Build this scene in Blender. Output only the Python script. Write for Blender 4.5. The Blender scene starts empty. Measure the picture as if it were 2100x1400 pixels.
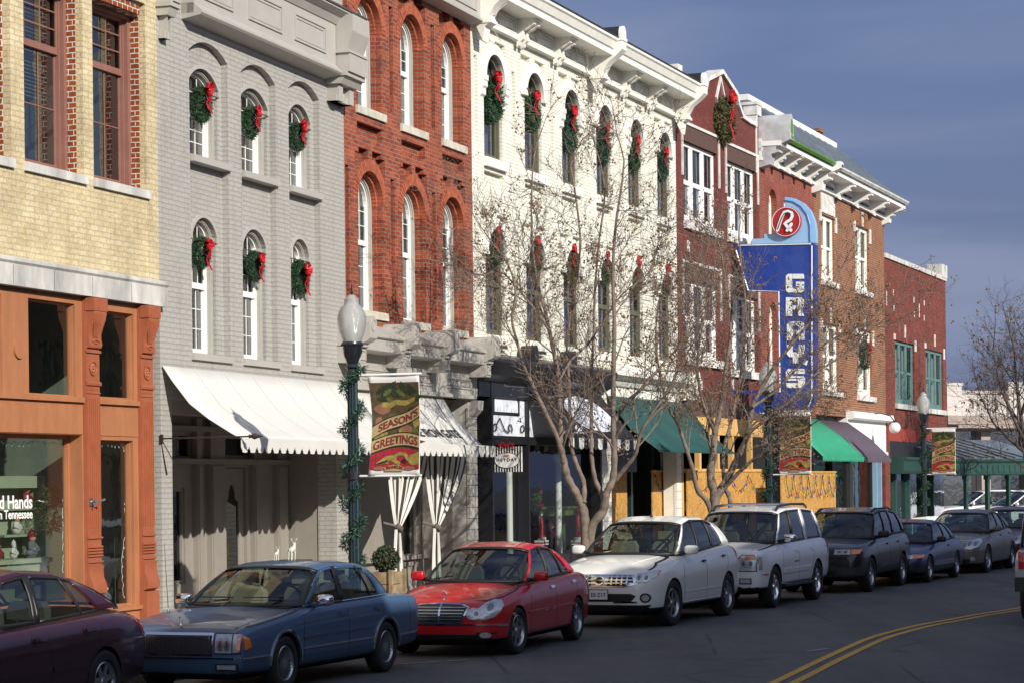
import bpy, bmesh, math, random
from mathutils import Vector, Matrix, geometry
from mathutils.bvhtree import BVHTree
R=math.radians
sc=bpy.context.scene
col=sc.collection
# ---------------- camera
FOC=4700.; EYE=2.28; CX=1050.; HY=990.; ROLL=.0115
cam=bpy.data.cameras.new('camera'); cam.sensor_width=36; cam.lens=FOC/2100*36
cam.shift_y=(HY-700)/2100; cam.shift_x=-3.3/2100; cam.clip_start=.5; cam.clip_end=3000
co=bpy.data.objects.new('camera',cam); col.objects.link(co); sc.camera=co
co.matrix_world=Matrix.Translation((0,0,EYE))@Matrix.Rotation(R(90),4,'X')@Matrix.Rotation(-ROLL,4,'Z')
# ---------------- world
SUN=Vector((.547,-.706,.43)).normalized()
elev=math.asin(SUN.z); az=math.atan2(SUN.x,SUN.y)
w=bpy.data.worlds.new('World'); sc.world=w; w.use_nodes=True
nt=w.node_tree; N=nt.nodes; Lk=nt.links
for n_ in list(N): N.remove(n_)
out=N.new('ShaderNodeOutputWorld'); bg=N.new('ShaderNodeBackground'); bg.inputs[1].default_value=.105
sky=N.new('ShaderNodeTexSky'); sky.sky_type='NISHITA'; sky.sun_disc=False; sky.sun_elevation=elev; sky.sun_rotation=az
sky.air_density=1.1; sky.dust_density=.6; sky.ozone_density=2.2
tc=N.new('ShaderNodeTexCoord'); mp=N.new('ShaderNodeMapping'); mp.inputs['Scale'].default_value=(1.5,1.5,9.); mp.inputs['Rotation'].default_value=(0,R(-10),0)
nz=N.new('ShaderNodeTexNoise'); nz.inputs['Scale'].default_value=2.0; nz.inputs['Detail'].default_value=6; nz.inputs['Roughness'].default_value=.5; nz.inputs['Distortion'].default_value=.4
rp=N.new('ShaderNodeValToRGB'); rp.color_ramp.elements[0].position=.43; rp.color_ramp.elements[1].position=.66
rp.color_ramp.elements[0].color=(.0,.0,.0,1); rp.color_ramp.elements[1].color=(1,1,1,1)
mx=N.new('ShaderNodeMixRGB'); mx.blend_type='MIX'; mx.inputs[2].default_value=(2.35,2.75,4.0,1)
# veil over the sky: blue-violet in view, brightened behind camera as added fill
sx=N.new('ShaderNodeSeparateXYZ'); Lk.new(tc.outputs['Generated'],sx.inputs[0])
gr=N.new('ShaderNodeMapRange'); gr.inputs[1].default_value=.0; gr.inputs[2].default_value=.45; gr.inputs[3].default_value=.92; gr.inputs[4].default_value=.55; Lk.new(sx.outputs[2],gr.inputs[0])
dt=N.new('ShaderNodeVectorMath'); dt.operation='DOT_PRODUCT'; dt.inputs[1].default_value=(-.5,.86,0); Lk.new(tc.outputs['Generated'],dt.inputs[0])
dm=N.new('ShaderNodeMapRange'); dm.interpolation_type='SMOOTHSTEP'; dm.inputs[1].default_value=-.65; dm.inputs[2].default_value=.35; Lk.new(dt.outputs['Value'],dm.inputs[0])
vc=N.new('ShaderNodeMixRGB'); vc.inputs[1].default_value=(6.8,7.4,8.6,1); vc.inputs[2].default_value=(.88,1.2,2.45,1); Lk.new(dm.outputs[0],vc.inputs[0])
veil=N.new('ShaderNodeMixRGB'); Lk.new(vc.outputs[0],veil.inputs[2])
mul=N.new('ShaderNodeMixRGB'); mul.blend_type='MULTIPLY'; mul.inputs[0].default_value=1; mul.inputs[2].default_value=(.9,.85,1.0,1)
fm=N.new('ShaderNodeMath'); fm.operation='MULTIPLY'; fm.inputs[1].default_value=.75
Lk.new(tc.outputs['Generated'],mp.inputs[0]); Lk.new(mp.outputs[0],nz.inputs['Vector']); Lk.new(nz.outputs['Fac'],rp.inputs[0]); Lk.new(rp.outputs[0],fm.inputs[0])
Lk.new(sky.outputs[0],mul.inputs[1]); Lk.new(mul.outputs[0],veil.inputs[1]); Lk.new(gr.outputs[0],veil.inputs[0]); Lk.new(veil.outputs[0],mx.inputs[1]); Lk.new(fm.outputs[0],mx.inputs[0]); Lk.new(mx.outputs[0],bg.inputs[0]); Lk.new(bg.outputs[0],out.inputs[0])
# ---------------- sun
sl=bpy.data.lights.new('sun','SUN'); sl.energy=4.8; sl.angle=R(.5); sl.color=(1,.945,.845)
so=bpy.data.objects.new('sun',sl); col.objects.link(so); so.rotation_euler=SUN.to_track_quat('Z','Y').to_euler(); so.location=SUN*60
sc.view_settings.view_transform='Standard'; sc.view_settings.look='None'; sc.view_settings.exposure=.17; sc.view_settings.gamma=1
try:
    sc.cycles.max_bounces=8; sc.cycles.transparent_max_bounces=16; sc.cycles.sample_clamp_indirect=6
except Exception: pass
# ---------------- pixel -> point helpers (photo pixels at 2100x1400)
CAM=Vector((0,0,EYE))
def ray(u,v):
    a=u+ROLL*(700-v); b=v+ROLL*(u-1050)
    return Vector(((a-CX)/FOC,1.,(HY-b)/FOC))
def ground(u,v,z=0.):
    r=ray(u,v); return CAM+r*((z-EYE)/r.z)
def atY(u,v,Y): return CAM+ray(u,v)*Y
BD=[0,328,710,972,1390,1560,1672,1815,1940]
SS=[164.7,144.9,120.4,104.7,81.8,73.2,67.2,59.5,52.8]
PT=[Vector(((u-CX)/s,FOC/s,0)) for u,s in zip(BD,SS)]
class Frame:
    """facade frame: x along the street, y into the building, z up"""
    def __init__(s,i,a=None,b=None):
        a=PT[i] if a is None else a; b=PT[i+1] if b is None else b
        s.a=a; s.L=(b-a).length; s.t=(b-a).normalized(); s.n=Vector((s.t.y,-s.t.x,0)); s.rot=math.atan2(s.t.y,s.t.x)
    def at(s,u,v,d=0.):          # d outward from the facade
        r=ray(u,v); k=((s.a-CAM).dot(s.n)+d)/r.dot(s.n); p=CAM+r*k
        return ((p-s.a).dot(s.t),p.z)
    def x(s,u,v=700,d=0.): return s.at(u,v,d)[0]
    def z(s,u,v,d=0.): return s.at(u,v,d)[1]
    def zx(s,x,v,d=0.):          # height at facade x whose image row is v
        p=s.a+s.t*x+s.n*d
        lo,hi=-2.,30.
        for _ in range(40):
            m=(lo+hi)/2; q=(p.x/p.y*FOC, (m-EYE)/p.y*FOC)
            a=CX+q[0]; b=HY-q[1]; vv=(b-ROLL*(a-1050)) # approx inverse
            if vv>v: lo=m
            else: hi=m
        return (lo+hi)/2
    def root(s,name,label,cat,group=None,loc=(0,0,0)):
        e=thing(name,label,cat,group=group); p=s.w(*loc); e.location=p; e.rotation_euler=(0,0,s.rot); return e
    def w(s,x,y,z): return s.a+s.t*x-s.n*y+Vector((0,0,z))
# ---------------- object helpers
def tag(o,label=None,cat=None,group=None,kind=None):
    if label: o['label']=label
    if cat: o['category']=cat
    if group: o['group']=group
    if kind: o['kind']=kind
    return o
def thing(name,label,cat,loc=(0,0,0),rotz=0,group=None):
    o=bpy.data.objects.new(name,None); col.objects.link(o); o.empty_display_size=.2
    o.location=loc; o.rotation_euler=(0,0,rotz); return tag(o,label,cat,group)
class MB:
    def __init__(s): s.v=[]; s.f=[]; s.m=[]; s.mi=0
    def add(s,vs,fs):
        o=len(s.v); s.v+= [tuple(x) for x in vs]; s.f+=[tuple(i+o for i in f) for f in fs]; s.m+=[s.mi]*len(fs); return s
    def box(s,x0,x1,y0,y1,z0,z1):
        if x0>x1:x0,x1=x1,x0
        if y0>y1:y0,y1=y1,y0
        if z0>z1:z0,z1=z1,z0
        return s.add([(x0,y0,z0),(x1,y0,z0),(x1,y1,z0),(x0,y1,z0),(x0,y0,z1),(x1,y0,z1),(x1,y1,z1),(x0,y1,z1)],
          [(0,3,2,1),(4,5,6,7),(0,1,5,4),(1,2,6,5),(2,3,7,6),(3,0,4,7)])
    def plate(s,outer,holes=(),y0=0.,y1=.1,back=False,sides=True,hole_depth=None,plane='xz'):
        """flat sheet in xz at y0 with holes, its edges running back to y1"""
        loops=[list(outer)]+[list(h) for h in holes]
        pts=[];ed=[];spans=[]
        for l in loops:
            o=len(pts); pts+= [Vector(p) for p in l]; n=len(l); spans.append((o,n)); ed+=[(o+i,o+(i+1)%n) for i in range(n)]
        vv,ee,ff,ov,oe,of=geometry.delaunay_2d_cdt(pts,ed,[],0,1e-6)
        def inside(p,l):
            c=False;n=len(l);j=n-1
            for i in range(n):
                a,b=l[i],l[j]
                if (a[1]>p.y)!=(b[1]>p.y) and p.x<(b[0]-a[0])*(p.y-a[1])/(b[1]-a[1])+a[0]: c=not c
                j=i
            return c
        fs=[]
        for f in ff:
            c=(vv[f[0]]+vv[f[1]]+vv[f[2]])/3
            if inside(c,loops[0]) and not any(inside(c,h) for h in loops[1:]): fs.append(f)
        def T(p,y): return (p[0],y,p[1])
        s.add([T(p,y0) for p in vv],[tuple(reversed(f)) if _ccw([vv[i] for i in f])<0 else tuple(f) for f in fs])
        if back: s.add([T(p,y1) for p in vv],[tuple(reversed(f)) if _ccw([vv[i] for i in f])>0 else tuple(f) for f in fs])
        if sides:
            for k,l in enumerate(loops):
                yy=y1 if (k==0 or hole_depth is None) else hole_depth[k-1]
                ccw=_ccw([Vector(p) for p in l])>0
                L=l if ccw==(k==0) else l[::-1]
                n=len(L); vs=[T(p,y0) for p in L]+[T(p,yy) for p in L]
                s.add(vs,[(i,i+n,(i+1)%n+n,(i+1)%n)[::1] for i in range(n)])
        return s
    def prism(s,poly,y0,y1):      # closed polygon in xz
        return s.plate(poly,(),y0,y1,back=True)
    def extr(s,prof,x0,x1,caps=True):   # profile of (y,z) points swept along x
        n=len(prof); vs=[(x0,y,z) for y,z in prof]+[(x1,y,z) for y,z in prof]
        a=_ccw([Vector(p) for p in prof])
        fs=[(i,(i+1)%n,(i+1)%n+n,i+n) for i in range(n)]
        if a<0: fs=[f[::-1] for f in fs]
        s.add(vs,fs)
        if caps:
            tri=geometry.tessellate_polygon([[Vector((y,z,0)) for y,z in prof]])
            s.add([(x0,y,z) for y,z in prof],[t for t in tri]); s.add([(x1,y,z) for y,z in prof],[t for t in tri])
        return s
    def sheet(s,grid,close=False):      # grid[i][j] of points
        a=len(grid);b=len(grid[0]); vs=[p for r in grid for p in r]
        fs=[(i*b+j,i*b+j+1,(i+1)*b+j+1,(i+1)*b+j) for i in range(a-1) for j in range(b-1)]
        if close: fs+=[(i*b+b-1,i*b,(i+1)*b,(i+1)*b+b-1) for i in range(a-1)]
        return s.add(vs,fs)
    def tube(s,path,rad,n=6,cap=True):
        P=[Vector(p) for p in path]; m=len(P)
        if not isinstance(rad,(list,tuple)): rad=[rad]*m
        up=None; rings=[]
        for i,p in enumerate(P):
            d=(P[min(i+1,m-1)]-P[max(i-1,0)])
            if d.length<1e-9: d=Vector((0,0,1))
            d.normalize()
            if up is None: up=d.orthogonal().normalized()
            else:
                up=up-d*up.dot(d)
                up=up.normalized() if up.length>1e-6 else d.orthogonal().normalized()
            sd=d.cross(up)
            rings.append([p+(up*math.cos(2*math.pi*k/n)+sd*math.sin(2*math.pi*k/n))*rad[i] for k in range(n)])
        s.sheet(rings,True)
        if cap:
            s.add(rings[0],[tuple(range(n))[::-1]]); s.add(rings[-1],[tuple(range(n))])
        return s
    def lathe(s,prof,c=(0,0,0),n=16,axis='z'):   # prof (r,h)
        rings=[]
        for r,h in prof:
            rr=[]
            for k in range(n):
                a=2*math.pi*k/n
                if axis=='z': rr.append((c[0]+r*math.cos(a),c[1]+r*math.sin(a),c[2]+h))
                elif axis=='y': rr.append((c[0]+r*math.cos(a),c[1]+h,c[2]+r*math.sin(a)))
                else: rr.append((c[0]+h,c[1]+r*math.cos(a),c[2]+r*math.sin(a)))
            rings.append(rr)
        return s.sheet(rings,True)
    def ball(s,c,r,n=10,sq=(1,1,1)):
        rings=[]
        for i in range(n+1):
            a=math.pi*i/n; rr=max(math.sin(a),1e-3)*r
            rings.append([(c[0]+sq[0]*rr*math.cos(2*math.pi*k/n),c[1]+sq[1]*rr*math.sin(2*math.pi*k/n),c[2]+sq[2]*r*math.cos(a)) for k in range(n)])
        return s.sheet(rings,True)
    def build(s,name,mats,parent=None,smooth=False,loc=None,fix=False):
        me=bpy.data.meshes.new(name); me.from_pydata(s.v,[],s.f)
        if not isinstance(mats,(list,tuple)): mats=[mats]
        for m in mats: me.materials.append(m)
        if len(mats)>1:
            for p,i in zip(me.polygons,s.m): p.material_index=i
        if fix:
            bm=bmesh.new(); bm.from_mesh(me); bmesh.ops.remove_doubles(bm,verts=bm.verts,dist=1e-5); bmesh.ops.recalc_face_normals(bm,faces=bm.faces); bm.to_mesh(me); bm.free()
        if smooth:
            for p in me.polygons: p.use_smooth=True
            if smooth!='all': 
                try: me.set_sharp_from_angle(angle=R(40 if smooth is True else smooth))
                except Exception: pass
        me.update(); o=bpy.data.objects.new(name,me); col.objects.link(o)
        if parent: o.parent=parent
        if loc: o.location=loc
        return o
def _ccw(l):
    return sum(l[i].x*l[(i+1)%len(l)].y-l[(i+1)%len(l)].x*l[i].y for i in range(len(l)))
def copy_tree(o,parent=None):
    c=o.copy(); col.objects.link(c)
    if parent: c.parent=parent
    for ch in list(o.children): copy_tree(ch,c)
    return c
def arch(x0,x1,z0,zs,rise=None,n=14):
    """opening outline: rectangle with an arched head; rise None = half circle"""
    cx=(x0+x1)/2; hw=(x1-x0)/2; rise=hw if rise is None else rise
    if rise>=hw*.99:
        arc=[(cx+hw*math.cos(math.pi*k/n),zs+rise*math.sin(math.pi*k/n)) for k in range(n+1)]
    else:
        rr=(hw*hw+rise*rise)/(2*rise); a=math.asin(hw/rr)
        arc=[(cx+rr*math.sin(a-2*a*k/n),zs+rise-rr+rr*math.cos(a-2*a*k/n)) for k in range(n+1)]
    return [(x0,z0),(x1,z0)]+arc
def rect(x0,x1,z0,z1): return [(x0,z0),(x1,z0),(x1,z1),(x0,z1)]
# ---------------- materials
def newmat(name):
    m=bpy.data.materials.new(name); m.use_nodes=True; t=m.node_tree; b=t.nodes['Principled BSDF']; return m,t,b
def C4(c): return (c[0],c[1],c[2],1)
def mat(name,c,rough=.7,metal=0,vary=.12,vs=3.,bump=.0,bs=60,coat=0,spec=.5,streak=0,emit=None,sub=0):
    m,t,b=newmat(name); n=t.nodes; l=t.links
    b.inputs['Roughness'].default_value=rough; b.inputs['Metallic'].default_value=metal; b.inputs['Base Color'].default_value=C4(c)
    b.inputs['Specular IOR Level'].default_value=spec
    if coat: b.inputs['Coat Weight'].default_value=coat; b.inputs['Coat Roughness'].default_value=.03
    if emit: b.inputs['Emission Color'].default_value=C4(c); b.inputs['Emission Strength'].default_value=emit
    tc=n.new('ShaderNodeTexCoord'); src=tc.outputs['Object']
    if vary or streak:
        z=n.new('ShaderNodeTexNoise'); z.inputs['Scale'].default_value=vs; z.inputs['Detail'].default_value=6; z.inputs['Roughness'].default_value=.65
        if streak:
            mp=n.new('ShaderNodeMapping'); mp.inputs['Scale'].default_value=(1,1,streak); l.new(src,mp.inputs[0]); l.new(mp.outputs[0],z.inputs['Vector'])
        else: l.new(src,z.inputs['Vector'])
        mr=n.new('ShaderNodeMapRange'); mr.inputs[1].default_value=.3; mr.inputs[2].default_value=.7; mr.inputs[3].default_value=1-vary; mr.inputs[4].default_value=1+vary
        l.new(z.outputs['Fac'],mr.inputs[0])
        k=n.new('ShaderNodeMixRGB'); k.blend_type='MULTIPLY'; k.inputs[0].default_value=1; k.inputs[1].default_value=C4(c)
        l.new(mr.outputs[0],k.inputs[2]); l.new(k.outputs[0],b.inputs['Base Color'])
    if bump:
        z2=n.new('ShaderNodeTexNoise'); z2.inputs['Scale'].default_value=bs; z2.inputs['Detail'].default_value=4; l.new(src,z2.inputs['Vector'])
        bp=n.new('ShaderNodeBump'); bp.inputs['Strength'].default_value=bump; bp.inputs['Distance'].default_value=.01
        l.new(z2.outputs['Fac'],bp.inputs['Height']); l.new(bp.outputs[0],b.inputs['Normal'])
    return m
def brickmat(name,c1,c2,mort,bw=.215,bh=.0735,ms=.011,bump=.6,rough=.85,paint=False,dark=None,stain=.0,stainc=(.1,.07,.05),wob=.0):
    m,t,b=newmat(name); n=t.nodes; l=t.links; b.inputs['Roughness'].default_value=rough; b.inputs['Specular IOR Level'].default_value=.3
    tc=n.new('ShaderNodeTexCoord'); sx=n.new('ShaderNodeSeparateXYZ'); l.new(tc.outputs['Object'],sx.inputs[0])
    ad=n.new('ShaderNodeMath'); l.new(sx.outputs[0],ad.inputs[0]); l.new(sx.outputs[1],ad.inputs[1])
    cb=n.new('ShaderNodeCombineXYZ'); l.new(ad.outputs[0],cb.inputs[0]); l.new(sx.outputs[2],cb.inputs[1])
    nd=n.new('ShaderNodeTexNoise'); nd.inputs['Scale'].default_value=9; l.new(tc.outputs['Object'],nd.inputs['Vector'])
    va=n.new('ShaderNodeVectorMath'); va.operation='SCALE'; va.inputs['Scale'].default_value=.02 if not wob else wob
    l.new(nd.outputs['Color'],va.inputs[0]); v2=n.new('ShaderNodeVectorMath'); l.new(cb.outputs[0],v2.inputs[0]); l.new(va.outputs[0],v2.inputs[1])
    br=n.new('ShaderNodeTexBrick'); l.new(v2.outputs[0],br.inputs['Vector']); br.inputs['Scale'].default_value=1
    br.inputs['Brick Width'].default_value=bw; br.inputs['Row Height'].default_value=bh; br.inputs['Mortar Size'].default_value=ms; br.inputs['Mortar Smooth'].default_value=.3
    br.inputs['Color1'].default_value=C4(c1); br.inputs['Color2'].default_value=C4(c2); br.inputs['Mortar'].default_value=C4(mort); br.inputs['Bias'].default_value=0
    z=n.new('ShaderNodeTexNoise'); z.inputs['Scale'].default_value=1.1; z.inputs['Detail'].default_value=8; z.inputs['Roughness'].default_value=.7; l.new(tc.outputs['Object'],z.inputs['Vector'])
    mr=n.new('ShaderNodeMapRange'); mr.inputs[1].default_value=.3; mr.inputs[2].default_value=.7; mr.inputs[3].default_value=.78 if not paint else .93; mr.inputs[4].default_value=1.2 if not paint else 1.05
    l.new(z.outputs['Fac'],mr.inputs[0])
    k=n.new('ShaderNodeMixRGB'); k.blend_type='MULTIPLY'; k.inputs[0].default_value=1; l.new(br.outputs['Color'],k.inputs[1]); l.new(mr.outputs[0],k.inputs[2])
    z3=n.new('ShaderNodeTexNoise'); z3.inputs['Scale'].default_value=26; z3.inputs['Detail'].default_value=5; l.new(tc.outputs['Object'],z3.inputs['Vector'])
    mr3=n.new('ShaderNodeMapRange'); mr3.inputs[1].default_value=.3; mr3.inputs[2].default_value=.7; mr3.inputs[3].default_value=.8 if not paint else .95; mr3.inputs[4].default_value=1.15 if not paint else 1.03
    l.new(z3.outputs['Fac'],mr3.inputs[0])
    k3=n.new('ShaderNodeMixRGB'); k3.blend_type='MULTIPLY'; k3.inputs[0].default_value=1; l.new(k.outputs[0],k3.inputs[1]); l.new(mr3.outputs[0],k3.inputs[2]); last=k3
    if stain:
        z4=n.new('ShaderNodeTexNoise'); z4.inputs['Scale'].default_value=2.6; z4.inputs['Detail'].default_value=9; z4.inputs['Roughness'].default_value=.75; l.new(tc.outputs['Object'],z4.inputs['Vector'])
        r4=n.new('ShaderNodeMapRange'); r4.inputs[1].default_value=.5; r4.inputs[2].default_value=.68; r4.inputs[3].default_value=0; r4.inputs[4].default_value=stain; l.new(z4.outputs['Fac'],r4.inputs[0])
        k4=n.new('ShaderNodeMixRGB'); l.new(r4.outputs[0],k4.inputs[0]); l.new(last.outputs[0],k4.inputs[1]); k4.inputs[2].default_value=C4(stainc); last=k4
    ms_=n.new('ShaderNodeMapping'); ms_.inputs['Scale'].default_value=(5,5,.35); l.new(tc.outputs['Object'],ms_.inputs[0])
    zs_=n.new('ShaderNodeTexNoise'); zs_.inputs['Scale'].default_value=1.; zs_.inputs['Detail'].default_value=6; zs_.inputs['Roughness'].default_value=.7; l.new(ms_.outputs[0],zs_.inputs['Vector'])
    rs_=n.new('ShaderNodeMapRange'); rs_.inputs[1].default_value=.52; rs_.inputs[2].default_value=.72; rs_.inputs[3].default_value=1; rs_.inputs[4].default_value=.78; l.new(zs_.outputs['Fac'],rs_.inputs[0])
    ks_=n.new('ShaderNodeMixRGB'); ks_.blend_type='MULTIPLY'; ks_.inputs[0].default_value=1; l.new(last.outputs[0],ks_.inputs[1]); l.new(rs_.outputs[0],ks_.inputs[2]); last=ks_
    l.new(last.outputs[0],b.inputs['Base Color'])
    iv=n.new('ShaderNodeMath'); iv.operation='SUBTRACT'; iv.inputs[0].default_value=1; l.new(br.outputs['Fac'],iv.inputs[1])
    a2=n.new('ShaderNodeMath'); a2.operation='MULTIPLY_ADD'; l.new(z3.outputs['Fac'],a2.inputs[0]); a2.inputs[1].default_value=.5; l.new(iv.outputs[0],a2.inputs[2])
    bp=n.new('ShaderNodeBump'); bp.inputs['Strength'].default_value=bump; bp.inputs['Distance'].default_value=.012; l.new(a2.outputs[0],bp.inputs['Height']); l.new(bp.outputs[0],b.inputs['Normal'])
    return m
def glassmat(name,tint=(.75,.8,.78),refl=.12,wavy=.02,rough=.02):
    m=bpy.data.materials.new(name); m.use_nodes=True; t=m.node_tree; n=t.nodes; l=t.links
    for x in list(n): n.remove(x)
    o=n.new('ShaderNodeOutputMaterial'); tr=n.new('ShaderNodeBsdfTransparent'); tr.inputs[0].default_value=C4(tint)
    g=n.new('ShaderNodeBsdfGlossy'); g.inputs['Roughness'].default_value=rough; g.inputs[0].default_value=(.95,.97,1,1)
    fr=n.new('ShaderNodeFresnel'); ge=n.new('ShaderNodeNewGeometry'); mr=n.new('ShaderNodeMapRange'); mr.inputs[3].default_value=1.5; mr.inputs[4].default_value=1/1.5; l.new(ge.outputs['Backfacing'],mr.inputs[0]); l.new(mr.outputs[0],fr.inputs[0])
    ad=n.new('ShaderNodeMath'); ad.operation='ADD'; ad.use_clamp=True; l.new(fr.outputs[0],ad.inputs[0]); ad.inputs[1].default_value=refl
    mx=n.new('ShaderNodeMixShader'); l.new(ad.outputs[0],mx.inputs[0]); l.new(tr.outputs[0],mx.inputs[1]); l.new(g.outputs[0],mx.inputs[2]); l.new(mx.outputs[0],o.inputs[0])
    if wavy:
        tc=n.new('ShaderNodeTexCoord'); z=n.new('ShaderNodeTexNoise'); z.inputs['Scale'].default_value=2.5; l.new(tc.outputs['Object'],z.inputs['Vector'])
        bp=n.new('ShaderNodeBump'); bp.inputs['Strength'].default_value=wavy; bp.inputs['Distance'].default_value=.1; l.new(z.outputs['Fac'],bp.inputs['Height']); l.new(bp.outputs[0],g.inputs['Normal']); l.new(bp.outputs[0],fr.inputs['Normal'])
    return m
def paintmat(name,c,metallic=0.,rough=.35,coat=.6,flake=0.,dirt=.06):
    m,t,b=newmat(name); n=t.nodes; l=t.links
    b.inputs['Base Color'].default_value=C4(c); b.inputs['Metallic'].default_value=metallic; b.inputs['Roughness'].default_value=rough
    b.inputs['Coat Weight'].default_value=coat; b.inputs['Coat Roughness'].default_value=.04
    tc=n.new('ShaderNodeTexCoord'); z=n.new('ShaderNodeTexNoise'); z.inputs['Scale'].default_value=5; z.inputs['Detail'].default_value=8; l.new(tc.outputs['Object'],z.inputs['Vector'])
    mr=n.new('ShaderNodeMapRange'); mr.inputs[1].default_value=.35; mr.inputs[2].default_value=.75; mr.inputs[3].default_value=.02; mr.inputs[4].default_value=.02+dirt*2; l.new(z.outputs['Fac'],mr.inputs[0]); l.new(mr.outputs[0],b.inputs['Coat Roughness'])
    z2=n.new('ShaderNodeTexNoise'); z2.inputs['Scale'].default_value=1.2; l.new(tc.outputs['Object'],z2.inputs['Vector'])
    bp=n.new('ShaderNodeBump'); bp.inputs['Strength'].default_value=.03; bp.inputs['Distance'].default_value=.05; l.new(z2.outputs['Fac'],bp.inputs['Height']); l.new(bp.outputs[0],b.inputs['Coat Normal'])
    # road dust low on the body
    sx=n.new('ShaderNodeSeparateXYZ'); l.new(tc.outputs['Object'],sx.inputs[0]); d=n.new('ShaderNodeMapRange'); d.inputs[1].default_value=.75; d.inputs[2].default_value=.1; d.inputs[3].default_value=0; d.inputs[4].default_value=.14; l.new(sx.outputs[2],d.inputs[0])
    mu=n.new('ShaderNodeMath'); mu.operation='MULTIPLY'; l.new(d.outputs[0],mu.inputs[0]); l.new(z.outputs['Fac'],mu.inputs[1])
    k=n.new('ShaderNodeMixRGB'); l.new(mu.outputs[0],k.inputs[0]); k.inputs[1].default_value=C4(c); k.inputs[2].default_value=(.13,.12,.11,1); l.new(k.outputs[0],b.inputs['Base Color'])
    return m
M={}
M['yellow']=brickmat('yellow_brick',(.64,.54,.335),(.56,.455,.26),(.47,.40,.28),bump=.5,stain=.55,stainc=(.33,.23,.11))
M['redtrim']=brickmat('red_brick_jamb',(.30,.075,.018),(.22,.05,.015),(.6,.56,.5),bw=.14,ms=.009)
M['greyb']=brickmat('grey_painted_brick',(.40,.385,.355),(.38,.365,.34),(.355,.34,.315),paint=True,bump=1.,ms=.008,stain=.22,stainc=(.29,.27,.24))
M['red']=brickmat('red_orange_brick',(.37,.082,.034),(.20,.042,.026),(.29,.18,.13),ms=.008,stain=.75,stainc=(.11,.045,.036))
M['redv']=mat('red_brick_voussoir',(.35,.09,.042),.85,vary=.45,vs=7,bump=.4)
M['cream']=brickmat('cream_painted_brick',(.80,.785,.70),(.77,.755,.665),(.69,.67,.57),paint=True,bump=1.,ms=.008,stain=.25,stainc=(.55,.45,.30))
M['gable']=brickmat('dark_red_brick',(.21,.035,.025),(.14,.025,.022),(.10,.06,.05),ms=.012,stain=.3,stainc=(.08,.03,.03))
M['sold']=mat('dark_soldier_brick',(.10,.055,.045),.85,vary=.3,vs=9,bump=.5)
M['old']=brickmat('old_red_brick',(.28,.06,.04),(.20,.045,.03),(.26,.16,.12),ms=.007,stain=.4,stainc=(.34,.19,.14))
M['brown']=brickmat('brown_mixed_brick',(.30,.095,.04),(.17,.075,.04),(.34,.24,.16),ms=.010,bw=.21)
M['farred']=brickmat('far_red_brick',(.24,.045,.03),(.12,.03,.022),(.15,.08,.06),ms=.009,stain=.3,stainc=(.12,.05,.035))
M['opp']=brickmat('opposite_brick',(.20,.10,.07),(.15,.08,.06),(.25,.2,.17))
M['grey']=mat('grey_trim_paint',(.40,.38,.345),.55,vary=.06)
M['greyd']=mat('taupe_paint',(.27,.245,.215),.55,vary=.07)
M['white']=mat('white_paint',(.80,.80,.77),.45,vary=.05)
M['creamp']=mat('cream_trim_paint',(.79,.775,.70),.5,vary=.08,vs=5)
M['stone']=mat('weathered_stone',(.50,.49,.46),.8,vary=.38,vs=2.6,bump=.5,streak=.35)
M['sill']=mat('limestone_sill',(.52,.49,.41),.85,vary=.25,vs=6,bump=.5)
M['orange']=mat('terracotta_orange_paint',(.37,.15,.066),.6,vary=.16,vs=4,streak=.25,bump=.12,bs=18)
M['rust']=mat('terracotta_iron_paint',(.33,.098,.045),.5,vary=.12,vs=5,bump=.15)
M['maroonf']=mat('brown_red_sash_paint',(.24,.11,.085),.6,vary=.12)
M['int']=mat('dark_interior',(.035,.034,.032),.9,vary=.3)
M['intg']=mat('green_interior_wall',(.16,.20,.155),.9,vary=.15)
M['blind']=mat('window_blind',(.45,.44,.42),.7,vary=.05)
M['curt']=mat('sheer_curtain',(.38,.37,.35),.9,vary=.2,vs=3,streak=.05)
M['wood']=mat('brown_shutter_wood',(.22,.09,.04),.7,vary=.35,vs=9,streak=6)
M['glass']=glassmat('window_glass',(.78,.82,.80),.05,.03)
M['glassd']=glassmat('dark_window_glass',(.42,.47,.5),.13,.05)
M['shopg']=glassmat('dark_shop_glass',(.09,.10,.10),.03,.03)
M['black']=mat('black_paint',(.015,.015,.018),.35,vary=.1)
M['iron']=mat('dark_iron',(.035,.02,.02),.5,vary=.2)
M['canvas']=mat('white_canvas',(.62,.61,.575),.8,vary=.05,vs=1.3)
M['canvasb']=mat('black_canvas',(.018,.018,.022),.75,vary=.2)
M['teal']=mat('dark_teal_canvas',(.012,.068,.062),.7,vary=.25,vs=2,bump=.2,bs=20)
M['green']=mat('bright_green_canvas',(.03,.30,.17),.65,vary=.12)
M['plum']=mat('plum_canvas',(.10,.075,.10),.7,vary=.15)
M['osb']=None
M['lampg']=mat('dark_green_iron',(.006,.021,.03),.4,vary=.15)
M['needle']=mat('evergreen_needles',(.018,.062,.022),.6,vary=.5,vs=14)
M['needleb']=mat('blue_green_needles',(.018,.062,.038),.6,vary=.5,vs=14)
M['needled']=mat('dried_brown_green_needles',(.09,.085,.03),.7,vary=.5,vs=14)
M['ribbon']=mat('red_ribbon',(.42,.005,.01),.4,vary=.25,vs=6)
M['bark']=mat('smooth_tan_bark',(.165,.125,.10),.8,vary=.45,vs=7,bump=.4,bs=30)
M['barkd']=mat('dark_bark',(.07,.055,.05),.85,vary=.3,vs=5)
M['pod']=mat('dried_seed_pod',(.20,.125,.07),.85,vary=.5,vs=20)
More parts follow.
